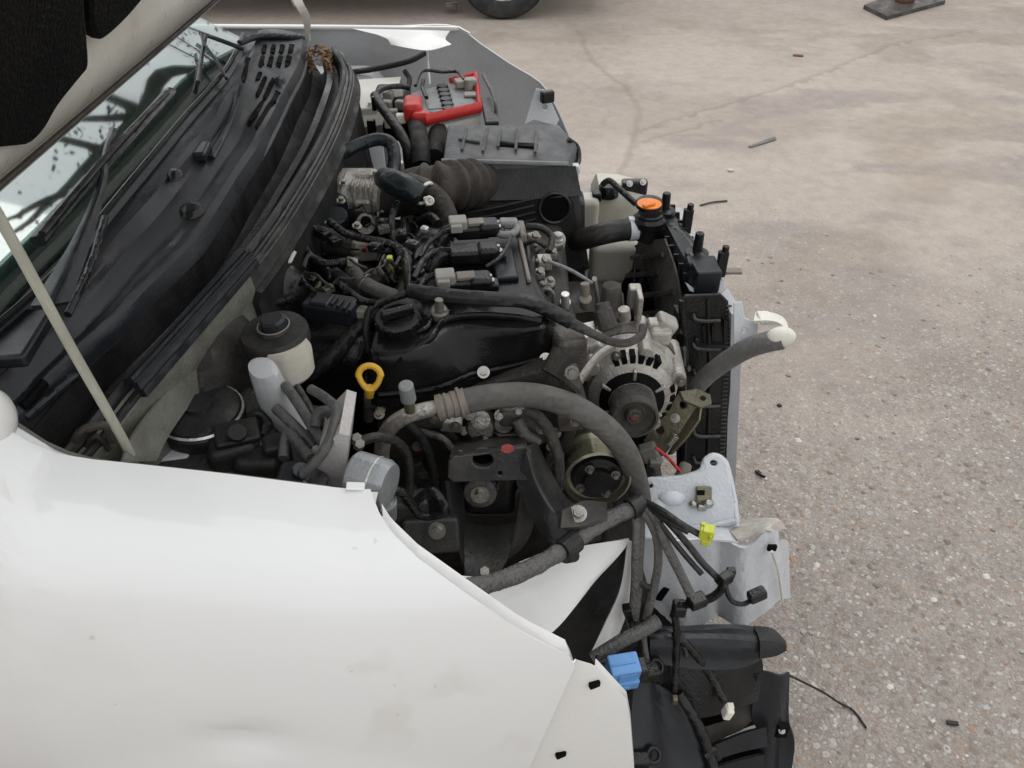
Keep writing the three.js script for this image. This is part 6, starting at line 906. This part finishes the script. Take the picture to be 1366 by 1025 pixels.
{
  const t = thing('crash_box', 'light grey corrugated crash box at the near end of the bumper beam', 'crash box', PZ(950, 800, -0.80).setY(0.36));
  const Z = -0.79, cols = [], N = 64, M2 = 14;
  const topE = [[846, 716], [880, 716], [930, 717], [952, 719], [985, 722], [1002, 721], [1014, 713], [1028, 716], [1042, 728]], botE = [[872, 806], [900, 832], [925, 834], [950, 826], [980, 826], [1004, 822], [1022, 816], [1036, 813], [1052, 807]];
  const ca = new THREE.CatmullRomCurve3(topE.map(q => V(q[0], q[1], 0))), cb = new THREE.CatmullRomCurve3(botE.map(q => V(q[0], q[1], 0)));
  for (let i = 0; i <= N; i++) { const a = ca.getPoint(i / N), b = cb.getPoint(i / N), c = [], u = a.x; const ridge = -0.012 * Math.exp(-(((u - 962) / 9) ** 2)) + 0.010 * Math.exp(-(((u - 990) / 12) ** 2)) - 0.010 * Math.exp(-(((u - 1024) / 8) ** 2)) + 0.006 * Math.exp(-(((u - 900) / 22) ** 2)); for (let j = 0; j <= M2; j++) { const jv = (fbm(u * 0.09, 7, 0, 9, 3) - 0.5) * 9, q = PZ(lerp(a.x, b.x, j / M2), lerp(a.y, b.y + jv, j / M2), Z + 0.0); c.push(V(q.x, q.y, q.z + ridge + 0.006 * (fbm(i * 0.09, j * 0.25, 0, 19, 3) - 0.5) - 0.03 * sstep(1020, 1046, u))); } cols.push(c); }
  part(t, 'face', [gridGeo(cols, { th: 0.004, crease: 0.6 })], MT.greypaint);
  const sc = []; for (let i = 0; i <= 14; i++) { const c = []; for (let j = 0; j <= 10; j++) { const a = j / 10; c.push(PZ(lerp(1036, 1052, Math.sin(a * 1.57)) + i * 0.2, lerp(726 - 6 * Math.sin(a * 3.1), 800 - 2 * a, i / 14), Z - 0.03 - 0.10 * a)); } sc.push(c); }
  part(t, 'side', [gridGeo(sc, { th: 0.003, crease: 0.8 })], MT.greypaint);
  const lip = [[984, 720, 0.004], [1000, 716, 0.004], [1018, 708, 0.003], [1034, 712, -0.02]].map(q => PZ(q[0], q[1], Z + q[2])), lip2 = [[960, 700, -0.06], [1000, 692, -0.08], [1036, 692, -0.09], [1050, 706, -0.11]].map(q => PZ(q[0], q[1], Z + q[2]));
  part(t, 'top_flange', [sheet([lip, lip.map((p, i) => p.clone().lerp(lip2[i], 0.5).add(V(0, 0.004, 0))), lip2], { nu: 20, nv: 10, th: 0.003 })], M([0.52, 0.50, 0.46], { b: [0.36, 0.31, 0.26], amt: 0.5, grain: 0.2, rough: 0.7 }), 'scraped top flange of the crash box');
  part(t, 'upper_flange', [sheet([[[846, 717], [900, 718], [950, 720], [986, 722]].map(q => PZ(q[0], q[1], Z + 0.003)), [[850, 706], [900, 707], [950, 709], [988, 712]].map(q => PZ(q[0], q[1], Z - 0.02)), [[872, 690], [905, 696], [950, 696], [985, 690]].map(q => PZ(q[0], q[1], Z - 0.06))], { nu: 18, nv: 8, th: 0.003, fn: (a, b) => 0.003 * Math.sin(a * 11) * b })], MT.greypaint);
  part(t, 'cut_slot', [box(PZ(1030, 731, Z + 0.0), [0.014, 0.012, 0.006], { r: 0.002 }), box(PZ(884, 792, Z + 0.006), [0.012, 0.035, 0.006], { r: 0.003, rz: -0.3 })], MT.hole);
  part(t, 'seam', [sweep([PZ(1030, 736, Z + 0.012), PZ(1038, 760, Z + 0.0), PZ(1044, 800, Z - 0.01)], 0.0022)], MT.cream);
  part(t, 'back', [sheet([[PZ(850, 720, Z - 0.01), PZ(950, 724, Z - 0.06), PZ(1030, 730, Z - 0.08)], [PZ(872, 806, Z - 0.01), PZ(950, 815, Z - 0.06), PZ(1030, 800, Z - 0.08)]], { nu: 8, nv: 4, th: 0.004 })], MT.inner);
}
{
  const t = thing('wiring_loom', 'grey taped wiring loom with loose branches hanging over the front apron', 'wiring loom', P(800, 740, 0.45));
  part(t, 'trunk', [sweep([P(618, 785, 0.735), P(640, 782, 0.725), P(680, 770, 0.70), P(724, 750, 0.675), P(760, 728, 0.655), P(790, 706, 0.645), P(822, 688, 0.64), P(850, 676, 0.635)], u => 0.0112 + 0.0016 * (fbm(u * 26, 3, 0, 5, 3) - 0.5) * 2 + 0.0004 * Math.sin(u * 330), { seg: 160, rad: 14 })], MT.tape);
  part(t, 'tape_band', [sweep([P(748, 737, 0.662), P(756, 731, 0.66), P(766, 723, 0.655)], 0.0155, { rad: 14, seg: 8, crease: 0.4 }), sweep([P(755, 744, 0.655), P(766, 742, 0.64)], 0.008)], MT.rubber);
  part(t, 'tie_wrap', [sweep([P(840, 680, 0.638), P(856, 672, 0.638)], 0.0155, { rad: 12, seg: 6 })], MT.rubber);
  const br = (pts, r, m) => part(t, 'branch', [sweep(C(pts), r, { rad: 10, seg: 46 })], m ?? MT.tape);
  br([[846, 676, 0.635], [849, 700, 0.62], [848, 740, 0.575], [847, 780, 0.53], [843, 822, 0.48]], 0.0062); br([[853, 676, 0.635], [856, 705, 0.61], [854, 750, 0.56], [852, 790, 0.515], [848, 828, 0.475]], 0.0050);
  br([[852, 674, 0.637], [866, 694, 0.63], [876, 718, 0.605], [878, 752, 0.565], [872, 786, 0.52], [862, 826, 0.475]], 0.0062); br([[848, 760, 0.54], [856, 778, 0.53], [868, 786, 0.525]], 0.005, MT.rubber);
  br([[856, 674, 0.638], [876, 694, 0.635], [888, 726, 0.61], [904, 758, 0.575], [922, 795, 0.54]], 0.0068); br([[856, 670, 0.64], [884, 690, 0.64], [914, 722, 0.62], [938, 752, 0.60], [958, 772, 0.585]], 0.0050, MT.rubber); br([[857, 672, 0.64], [880, 698, 0.635], [908, 734, 0.61], [936, 766, 0.585]], 0.0040, MT.rubber);
  br([[858, 668, 0.642], [884, 682, 0.655], [910, 700, 0.655], [938, 716, 0.645]], 0.0046, MT.rubber); br([[858, 672, 0.64], [890, 694, 0.648], [918, 710, 0.65]], 0.0042, MT.rubber);
  br([[958, 772, 0.585], [964, 782, 0.57], [952, 796, 0.545], [930, 804, 0.53], [905, 810, 0.515], [898, 824, 0.50]], 0.0062, MT.black); br([[968, 770, 0.575], [970, 790, 0.56], [978, 803, 0.55], [992, 806, 0.545], [1004, 800, 0.545]], 0.0036, MT.black);
  part(t, 'plug', [box(P(968, 772, 0.588), [0.022, 0.018, 0.014], { r: 0.003, ry: 0.6 }), box(P(975, 764, 0.59), [0.012, 0.014, 0.01], { r: 0.002 })], MT.black);
  part(t, 'plug', [box(P(1010, 794, 0.555), [0.026, 0.017, 0.016], { r: 0.004, rz: 0.25, ry: 0.3 })], MT.black, 'black plug lying on the crash box');
  part(t, 'plug', [box(P(930, 802, 0.535), [0.026, 0.016, 0.02], { r: 0.003, ry: 0.4 }), box(P(906, 812, 0.52), [0.018, 0.02, 0.02], { r: 0.003 })], MT.black);
  part(t, 'plug', [box(P(943, 710, 0.655), [0.019, 0.018, 0.016], { r: 0.002, ry: -0.3 }), box(P(941, 722, 0.643), [0.012, 0.01, 0.010], { r: 0.002, ry: -0.3 }), box(P(938, 700, 0.664), [0.006, 0.006, 0.005], { r: 0.001 }), box(P(943, 706, 0.665), [0.008, 0.003, 0.013], { r: 0.0008, ry: -0.3 }), box(P(948, 716, 0.655), [0.003, 0.010, 0.010], { r: 0.0008, ry: -0.3 })], MT.lime, 'bright yellow plug against the lamp bracket');
  part(t, 'plug', [box(P(838, 818, 0.485), [0.012, 0.03, 0.016], { r: 0.003, rz: 0.3 }), box(P(846, 834, 0.47), [0.018, 0.012, 0.014], { r: 0.003 })], MT.black);
  br([[790, 880, 0.455], [812, 866, 0.465], [835, 852, 0.475], [860, 840, 0.48], [878, 828, 0.485]], 0.010); br([[858, 832, 0.475], [860, 860, 0.45], [864, 884, 0.43], [868, 896, 0.425]], 0.0042);
  br([[900, 820, 0.50], [903, 846, 0.47], [902, 880, 0.43], [900, 928, 0.38]], 0.0055, MT.black); br([[900, 845, 0.47], [925, 870, 0.44], [948, 902, 0.40], [966, 935, 0.37]], 0.0062, MT.black); br([[905, 850, 0.46], [912, 862, 0.45], [916, 876, 0.44]], 0.004, MT.rubber);
  part(t, 'plug', [box(P(867, 897, 0.43), [0.028, 0.02, 0.022], { r: 0.004, ry: 0.2 }), ring(P(876, 890, 0.432), V(0.4, 0.7, 0.4), 0.010, 0.003, 16)], MT.black);
  part(t, 'plug', [box(P(971, 950, 0.365), [0.012, 0.022, 0.016], { r: 0.003, rz: -0.2 }), box(P(974, 944, 0.372), [0.010, 0.012, 0.010], { r: 0.002 })], MT.clip, 'white plug hanging over the black liner');
  part(t, 'plug', [box(P(900, 934, 0.385), [0.008, 0.014, 0.01], { r: 0.002 })], MT.olive);
}
{
  const t = thing('relay', 'bright blue plastic relay hanging at the front corner of the near wing', 'relay', P(832, 900, 0.42));
  const c = P(831, 892, 0.485);
  part(t, 'case', [box(c, [0.042, 0.034, 0.030], { r: 0.003, ry: 0.18, rx: 0.15 }), box(c.clone().add(V(0.002, -0.016, 0.004)), [0.037, 0.022, 0.028], { r: 0.003, ry: 0.18, rx: 0.15 })], MT.blue);
  part(t, 'case_rib', [box(c.clone().add(V(0.0, 0.0175, 0.004)), [0.034, 0.0016, 0.0022], { r: 0.0006, ry: 0.18 }), box(c.clone().add(V(0.004, 0.0, 0.0155)), [0.024, 0.02, 0.0016], { r: 0.0006, ry: 0.18, rx: 0.15 }), box(c.clone().add(V(0.002, -0.017, 0.019)), [0.012, 0.007, 0.003], { r: 0.0008, ry: 0.18 })], MT.blue);
  part(t, 'base', [box(c.clone().add(V(0.026, -0.006, -0.002)), [0.014, 0.028, 0.024], { r: 0.003, ry: 0.18 })], MT.black);
  part(t, 'mount', [box(P(803, 882, 0.46), [0.02, 0.014, 0.016], { r: 0.003 })], MT.black);
}
{
  const t = thing('splash_guard', 'broken black plastic bumper carrier and arch liner hanging below the crash box', 'splash guard', P(950, 960, 0.12));
  // fender-side liner
  const rows = [C([[846, 905, 0.42], [842, 960, 0.38], [838, 1030, 0.33], [834, 1100, 0.28]]), C([[880, 915, 0.40], [890, 960, 0.36], [900, 1030, 0.30], [905, 1100, 0.26]]), C([[910, 938, 0.37], [935, 985, 0.32], [952, 1030, 0.27], [965, 1100, 0.22]])];
  part(t, 'liner', [sheet(rows, { nu: 24, nv: 18, th: 0.004, fn: (a, b) => 0.006 * Math.sin(b * 9) })], MT.cowl, 'ribbed dark grey liner');
  part(t, 'liner_edge', [sweep(C([[905, 925, 0.385], [930, 965, 0.35], [946, 1005, 0.31], [960, 1060, 0.26]]), 0.008), sweep(C([[940, 1010, 0.31], [952, 1000, 0.315], [958, 1012, 0.30]]), 0.006)], MT.black);
  part(t, 'back_wall', [sheet([C([[866, 840, 0.46], [930, 838, 0.45], [1000, 850, 0.43]]), C([[862, 880, 0.42], [940, 888, 0.40], [1020, 890, 0.37]]), C([[880, 960, 0.34], [940, 955, 0.33], [1010, 935, 0.32]])], { nu: 22, nv: 16, th: 0.004, fn: (a, b) => 0.008 * Math.sin(a * 8) * Math.sin(b * 3.1) })], MT.black);
  part(t, 'top_arm', [sheet([C([[866, 838, 0.455], [900, 836, 0.455], [960, 834, 0.452], [1004, 838, 0.447], [1024, 846, 0.44]]), C([[866, 854, 0.452], [900, 853, 0.452], [960, 853, 0.452], [1004, 857, 0.448], [1030, 860, 0.442]]), C([[868, 884, 0.425], [904, 890, 0.42], [960, 894, 0.415], [1000, 888, 0.42], [1026, 876, 0.43]])], { nu: 30, nv: 10, th: 0.004, fn: (q, w) => 0.007 * (fbm(q * 6, w * 2.5, 0, 77, 3) - 0.5) + 0.003 * Math.sin(w * 9) })], MT.cowl, 'rounded black arm of the bumper carrier');
  part(t, 'arm_tip', [sheet([C([[1004, 838, 0.446], [1030, 842, 0.442], [1046, 858, 0.437]]), C([[1012, 856, 0.456], [1034, 858, 0.45], [1047, 863, 0.44]]), C([[1012, 878, 0.437], [1034, 874, 0.437], [1046, 867, 0.436]])], { nu: 12, nv: 8, th: 0.004 })], MT.black);
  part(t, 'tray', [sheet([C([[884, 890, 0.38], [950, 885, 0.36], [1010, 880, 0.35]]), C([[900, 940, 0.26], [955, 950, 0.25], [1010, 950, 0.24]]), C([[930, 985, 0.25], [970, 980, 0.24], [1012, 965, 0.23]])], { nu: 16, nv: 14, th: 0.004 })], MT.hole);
  part(t, 'opening', [platePx([[972, 918], [1004, 906], [1006, 960], [990, 975], [950, 992], [940, 970], [975, 960]], P(980, 940, 0.29), V(0, 0.7, 0.7), 0.004)], MT.brownhose);
  part(t, 'pad', [cyl(P(986, 936, 0.296), P(987, 932, 0.300), 0.009)], MT.tan);
  part(t, 'flap', [sheet([C([[1006, 900, 0.36], [1030, 896, 0.36], [1052, 898, 0.355]]), C([[1004, 960, 0.28], [1030, 965, 0.27], [1054, 962, 0.27]]), C([[1014, 980, 0.24], [1034, 985, 0.23], [1060, 990, 0.22]]), C([[1014, 1060, 0.14], [1036, 1065, 0.13], [1046, 1060, 0.13]])], { nu: 20, nv: 24, th: 0.004, fn: (a, b) => 0.006 * Math.sin(a * 7 + b * 4) })], MT.cowl, 'grey plastic flap at the outer edge');
  part(t, 'flap_slot', [box(P(1043, 974, 0.262), [0.018, 0.03, 0.012], { r: 0.002 })], MT.hole);
  part(t, 'flap_bolt', bolt(P(1043, 975, 0.272), V(0, 0.7, 0.7), 0.004), MT.bolt);
  part(t, 'shelf', [sheet([C([[952, 992, 0.27], [985, 978, 0.28], [1020, 968, 0.28]]), C([[958, 1010, 0.25], [990, 1000, 0.25], [1022, 994, 0.25]])], { nu: 12, nv: 5, th: 0.005 }), sheet([C([[950, 1022, 0.22], [985, 1012, 0.22], [1018, 1004, 0.22]]), C([[955, 1080, 0.13], [985, 1075, 0.13], [1018, 1070, 0.13]])], { nu: 12, nv: 5, th: 0.005 })], MT.cowl);
  part(t, 'lower_clip', [ring(P(872, 1008, 0.345), V(0.3, 0.7, 0.5), 0.010, 0.0035, 18), box(P(852, 1015, 0.345), [0.03, 0.02, 0.02], { r: 0.004 })], MT.black);
  part(t, 'skirt', [sheet([C([[890, 990, 0.2], [960, 985, 0.2], [1030, 980, 0.2]]), C([[890, 1100, 0.08], [960, 1090, 0.08], [1030, 1085, 0.08]])], { nu: 8, nv: 8, th: 0.004 })], MT.black);
}
// ------------------------------------------------------------------ on the yard
single('loose_cable', 'thin black cable lying on the concrete beside the black liner', 'cable', [sweep([P(1050, 900, 0.12), P(1075, 912, 0.07), P(1100, 925, 0.03), P(1120, 938, 0.008), P(1138, 948, 0.004), P(1152, 966, 0.004), P(1156, 972, 0.004)], 0.0022, { rad: 8, seg: 50 })], MT.black);
single('wood_splinter', 'grey splinter of wood lying on the concrete beyond the radiator cap', 'splinter', [rings([P(1000, 196, 0.004), P(1034, 184, 0.006)].map((c, i) => Array.from({ length: 6 }, (_, k) => c.clone().add(V(0.004 * Math.cos(k), 0.005 * Math.sin(k * 1.05), (i ? 0.016 : 0.008) * Math.cos(k * 1.05))))))], MT.bar);
single('twig', 'thin dark twig on the concrete to the right of the radiator', 'twig', [sweep([P(934, 274, 0.004), P(950, 270, 0.006), P(970, 268, 0.004)], 0.004, { rad: 6 })], MT.dusty);
single('dark_chip', 'small black chip on the worn concrete, upper of two right of the grey lamp bracket', 'chip', [box(P(1040, 541, 0.003), [0.011, 0.006, 0.012], { r: 0.002, ry: 0.5 })], MT.black);
single('bent_scrap', 'bent black scrap on the worn concrete right of the grey lamp bracket', 'scrap', [sweep([P(1008, 629, 0.004), P(1014, 634, 0.007), P(1021, 637, 0.004)], 0.0045, { rad: 7, flat: 0.5 }), box(P(1012, 630, 0.005), [0.01, 0.003, 0.012], { ry: 0.4 })], MT.black);
single('flat_scrap', 'flat black scrap on the concrete near the bottom right', 'scrap', [box(P(1271, 965, 0.003), [0.022, 0.004, 0.009], { r: 0.0015, ry: -0.1 })], MT.black);
single('leaf_scrap', 'small dark leaf on the pale concrete near the top', 'leaf', [box(P(1065, 74, 0.004), [0.06, 0.006, 0.03], { r: 0.002, ry: -0.3 })], MT.rust);
single('stone_chip', 'pale chip of stone on the concrete beyond the white support tip', 'stone', [ball(P(975, 227, 0.006), [0.014, 0.007, 0.010])], MT.tank);
{ // flat steel base with a rusty foot, far right
  const q = [P(1153, 6, 0.03), P(1184, 21, 0.03), P(1262, 0, 0.03), P(1225, -22, 0.03)];
  const t = thing('steel_base', 'square steel base plate with a rusty post at the far right', 'post base', q[0].clone().lerp(q[2], 0.5).setY(0));
  part(t, 'plate', [rings([moved(q, 0, -0.03, 0), moved(q, 0, -0.003, 0), inset(q, 0.008)], 0.3)], MT.aludark);
  part(t, 'post', [box(q[0].clone().lerp(q[2], 0.5).add(V(0, 0.5, -0.02)), [0.1, 1.0, 0.1], { r: 0.008, ry: 0.3 })], MT.rust);
}
{ // another car parked along the far side
  const c = P(672, 29, 0), zc = c.z - 0.03, r = 0.315;
  const t = thing('parked_car', 'silver car parked beyond, only its front tyre in view at the top', 'car', V(c.x - 1.3, 0, zc - 0.8));
  const w = V(c.x, r, zc);
  const addWheel = p => { const k = part(t, 'wheel', [lathe([[0.2, -0.2], [0.29, -0.2], [r - 0.003, -0.18], [r, -0.1], [r - 0.003, -0.02], [0.295, 0.0], [0.235, 0.004], [0.205, -0.012], [0.2, -0.03]], p, V(0, 0, 1), 56)], MT.rubber); const rim = part(k, 'rim', [lathe([[0.208, -0.014], [0.2, -0.03], [0.185, -0.06], [0.08, -0.05], [0.05, -0.03], [0, -0.03]], p, V(0, 0, 1), 48), ...Array.from({ length: 7 }, (_, i) => { const a = i / 7 * 6.283 + 0.3; return sweep([p.clone().add(V(Math.cos(a) * 0.05, Math.sin(a) * 0.05, -0.03)), p.clone().add(V(Math.cos(a) * 0.19, Math.sin(a) * 0.19, -0.026))], 0.018, { flat: 0.5, seg: 4, rad: 8 }); })], MT.alubright); part(rim, 'disc', [lathe([[0, -0.08], [0.13, -0.08], [0.13, -0.07], [0, -0.07]], p, V(0, 0, 1), 30)], MT.steel); };
  addWheel(w); addWheel(V(c.x - 2.5, r, zc));
  const sh = new THREE.Shape(), X = c.x; sh.moveTo(X + 0.75, 0.28); sh.lineTo(X + 0.39, 0.24); sh.absarc(X, r, 0.385, -0.15, Math.PI + 0.15, false); sh.lineTo(X - 2.12, 0.22); sh.absarc(X - 2.5, r, 0.385, -0.15, Math.PI + 0.15, false); sh.lineTo(X - 3.3, 0.32); sh.lineTo(X - 3.4, 0.85); sh.bezierCurveTo(X - 3.2, 1.0, X - 3, 1.0, X - 2.9, 1.02); sh.lineTo(X - 0.5, 0.98); sh.bezierCurveTo(X, 0.95, X + 0.5, 0.9, X + 0.78, 0.7);
  const g = new THREE.ExtrudeGeometry(sh, { depth: 1.6, bevelEnabled: true, bevelThickness: 0.06, bevelSize: 0.05, bevelOffset: -0.05, bevelSegments: 4, curveSegments: 14 }); g.translate(0, 0, zc - 1.66);
  part(t, 'body', [g], M([0.42, 0.42, 0.43], { b: [0.38, 0.38, 0.39], amt: 0.3, grain: 0.02, rough: 0.35, coat: 0.6, bump: 0 }));
  const s2 = new THREE.Shape(); s2.moveTo(X - 3.0, 1.0); s2.lineTo(X - 2.5, 1.42); s2.lineTo(X - 1.3, 1.45); s2.lineTo(X - 0.45, 0.97); s2.lineTo(X - 3.0, 0.97);
  const g2 = new THREE.ExtrudeGeometry(s2, { depth: 1.3, bevelEnabled: true, bevelThickness: 0.08, bevelSize: 0.06, bevelOffset: -0.06, bevelSegments: 3 }); g2.translate(0, 0, zc - 1.52); part(t, 'cabin', [g2], MT.gloss);
  const j = P(602, 8, 0.05); single('jack', 'small dark jack on the ground beside the parked car tyre', 'jack', [box(j, [0.08, 0.04, 0.08], { r: 0.008 }), box(j.clone().add(V(0.0, 0.05, 0)), [0.035, 0.08, 0.035], { r: 0.006, rz: 0.4 }), cyl(j.clone().add(V(-0.04, 0.02, 0.02)), j.clone().add(V(0.05, 0.03, 0.03)), 0.012)], MT.boltdark);
}
// trees beyond the yard, seen mirrored in the windscreen
function tree(x, z, h, s, N, ls, label) {
  seed = s; const t = thing('tree', label, 'tree', V(x, 0, z));
  const bark = MT.treebark ??= M([0.10, 0.08, 0.06], { b: [0.05, 0.042, 0.035], amt: 0.5, grain: 0.3, rough: 0.95, bump: 0.01 });
  const limbs = [sweep([V(x, -0.1, z), V(x + 0.1, h * 0.3, z), V(x - 0.05, h * 0.6, z + 0.1), V(x, h * 0.9, z)], u => 0.2 * (1 - 0.85 * u), { rad: 10, seg: 24 })], ends = [];
  for (let k = 0; k < 26; k++) { const y0 = h * rr(0.28, 0.8), a = rr(0, 6.283), L = rr(1.2, 3.0) * (1.1 - y0 / h * 0.5), p0 = V(x, y0, z), p2 = V(x + Math.cos(a) * L, y0 + L * rr(0.2, 0.7), z + Math.sin(a) * L), p1 = p0.clone().lerp(p2, 0.5).add(V(0, rr(-0.1, 0.25), 0)); limbs.push(sweep([p0, p1, p2], u => 0.055 * (1 - 0.8 * u), { rad: 6, seg: 8 })); ends.push(p2, p1, p1.clone().lerp(p2, 0.5)); }
  part(t, 'trunk', limbs, bark);
  const pos = []; for (let k = 0; k < N; k++) { const e = ends[Math.floor(rnd() * ends.length)], R = rr(0.2, 0.75), a = rr(0, 6.283), b = Math.acos(rr(-1, 1)), c = V(e.x + R * Math.sin(b) * Math.cos(a), e.y + R * 0.7 * Math.cos(b), e.z + R * Math.sin(b) * Math.sin(a)), u = V(rr(-1, 1), rr(-1, 1), rr(-1, 1)).normalize().multiplyScalar(ls * rr(0.05, 0.10)), w = V(rr(-1, 1), rr(-1, 1), rr(-1, 1)).normalize().multiplyScalar(rr(0.03, 0.05)); for (const q of [c.clone().sub(u), c.clone().add(w), c.clone().add(u), c.clone().sub(u), c.clone().add(u), c.clone().sub(w)]) pos.push(q.x, q.y, q.z); }
  const g = new THREE.BufferGeometry(); g.setAttribute('position', new THREE.Float32BufferAttribute(pos, 3)); g.computeVertexNormals();
  part(t, 'crown', [g], MT.leaf ??= M([0.05, 0.075, 0.03], { b: [0.03, 0.045, 0.02], amt: 0.5, grain: 0.2, rough: 0.8, bump: 0 }));
}
tree(3.3, -9.2, 9.0, 101, 12000, 1.0, 'tall dense leafy tree beyond the yard');
tree(-0.3, -11.5, 11.0, 202, 1300, 0.45, 'thinly leaved tree beyond the yard');

scene.traverse(o => { if (['fins', 'fin_edge', 'clump_of_leaves', 'crown', 'grip_notch'].includes(o.name)) o.userData.kind = 'stuff'; });

// ------------------------------------------------------------------ draw
const renderer = new THREE.WebGLRenderer({ antialias: true });
renderer.setSize(1024, 768);
renderer.shadowMap.enabled = true; renderer.shadowMap.type = THREE.PCFSoftShadowMap;
renderer.toneMapping = THREE.LinearToneMapping; renderer.toneMappingExposure = EXPOSURE;
renderer.outputColorSpace = THREE.SRGBColorSpace;
renderer.render(scene, camera);
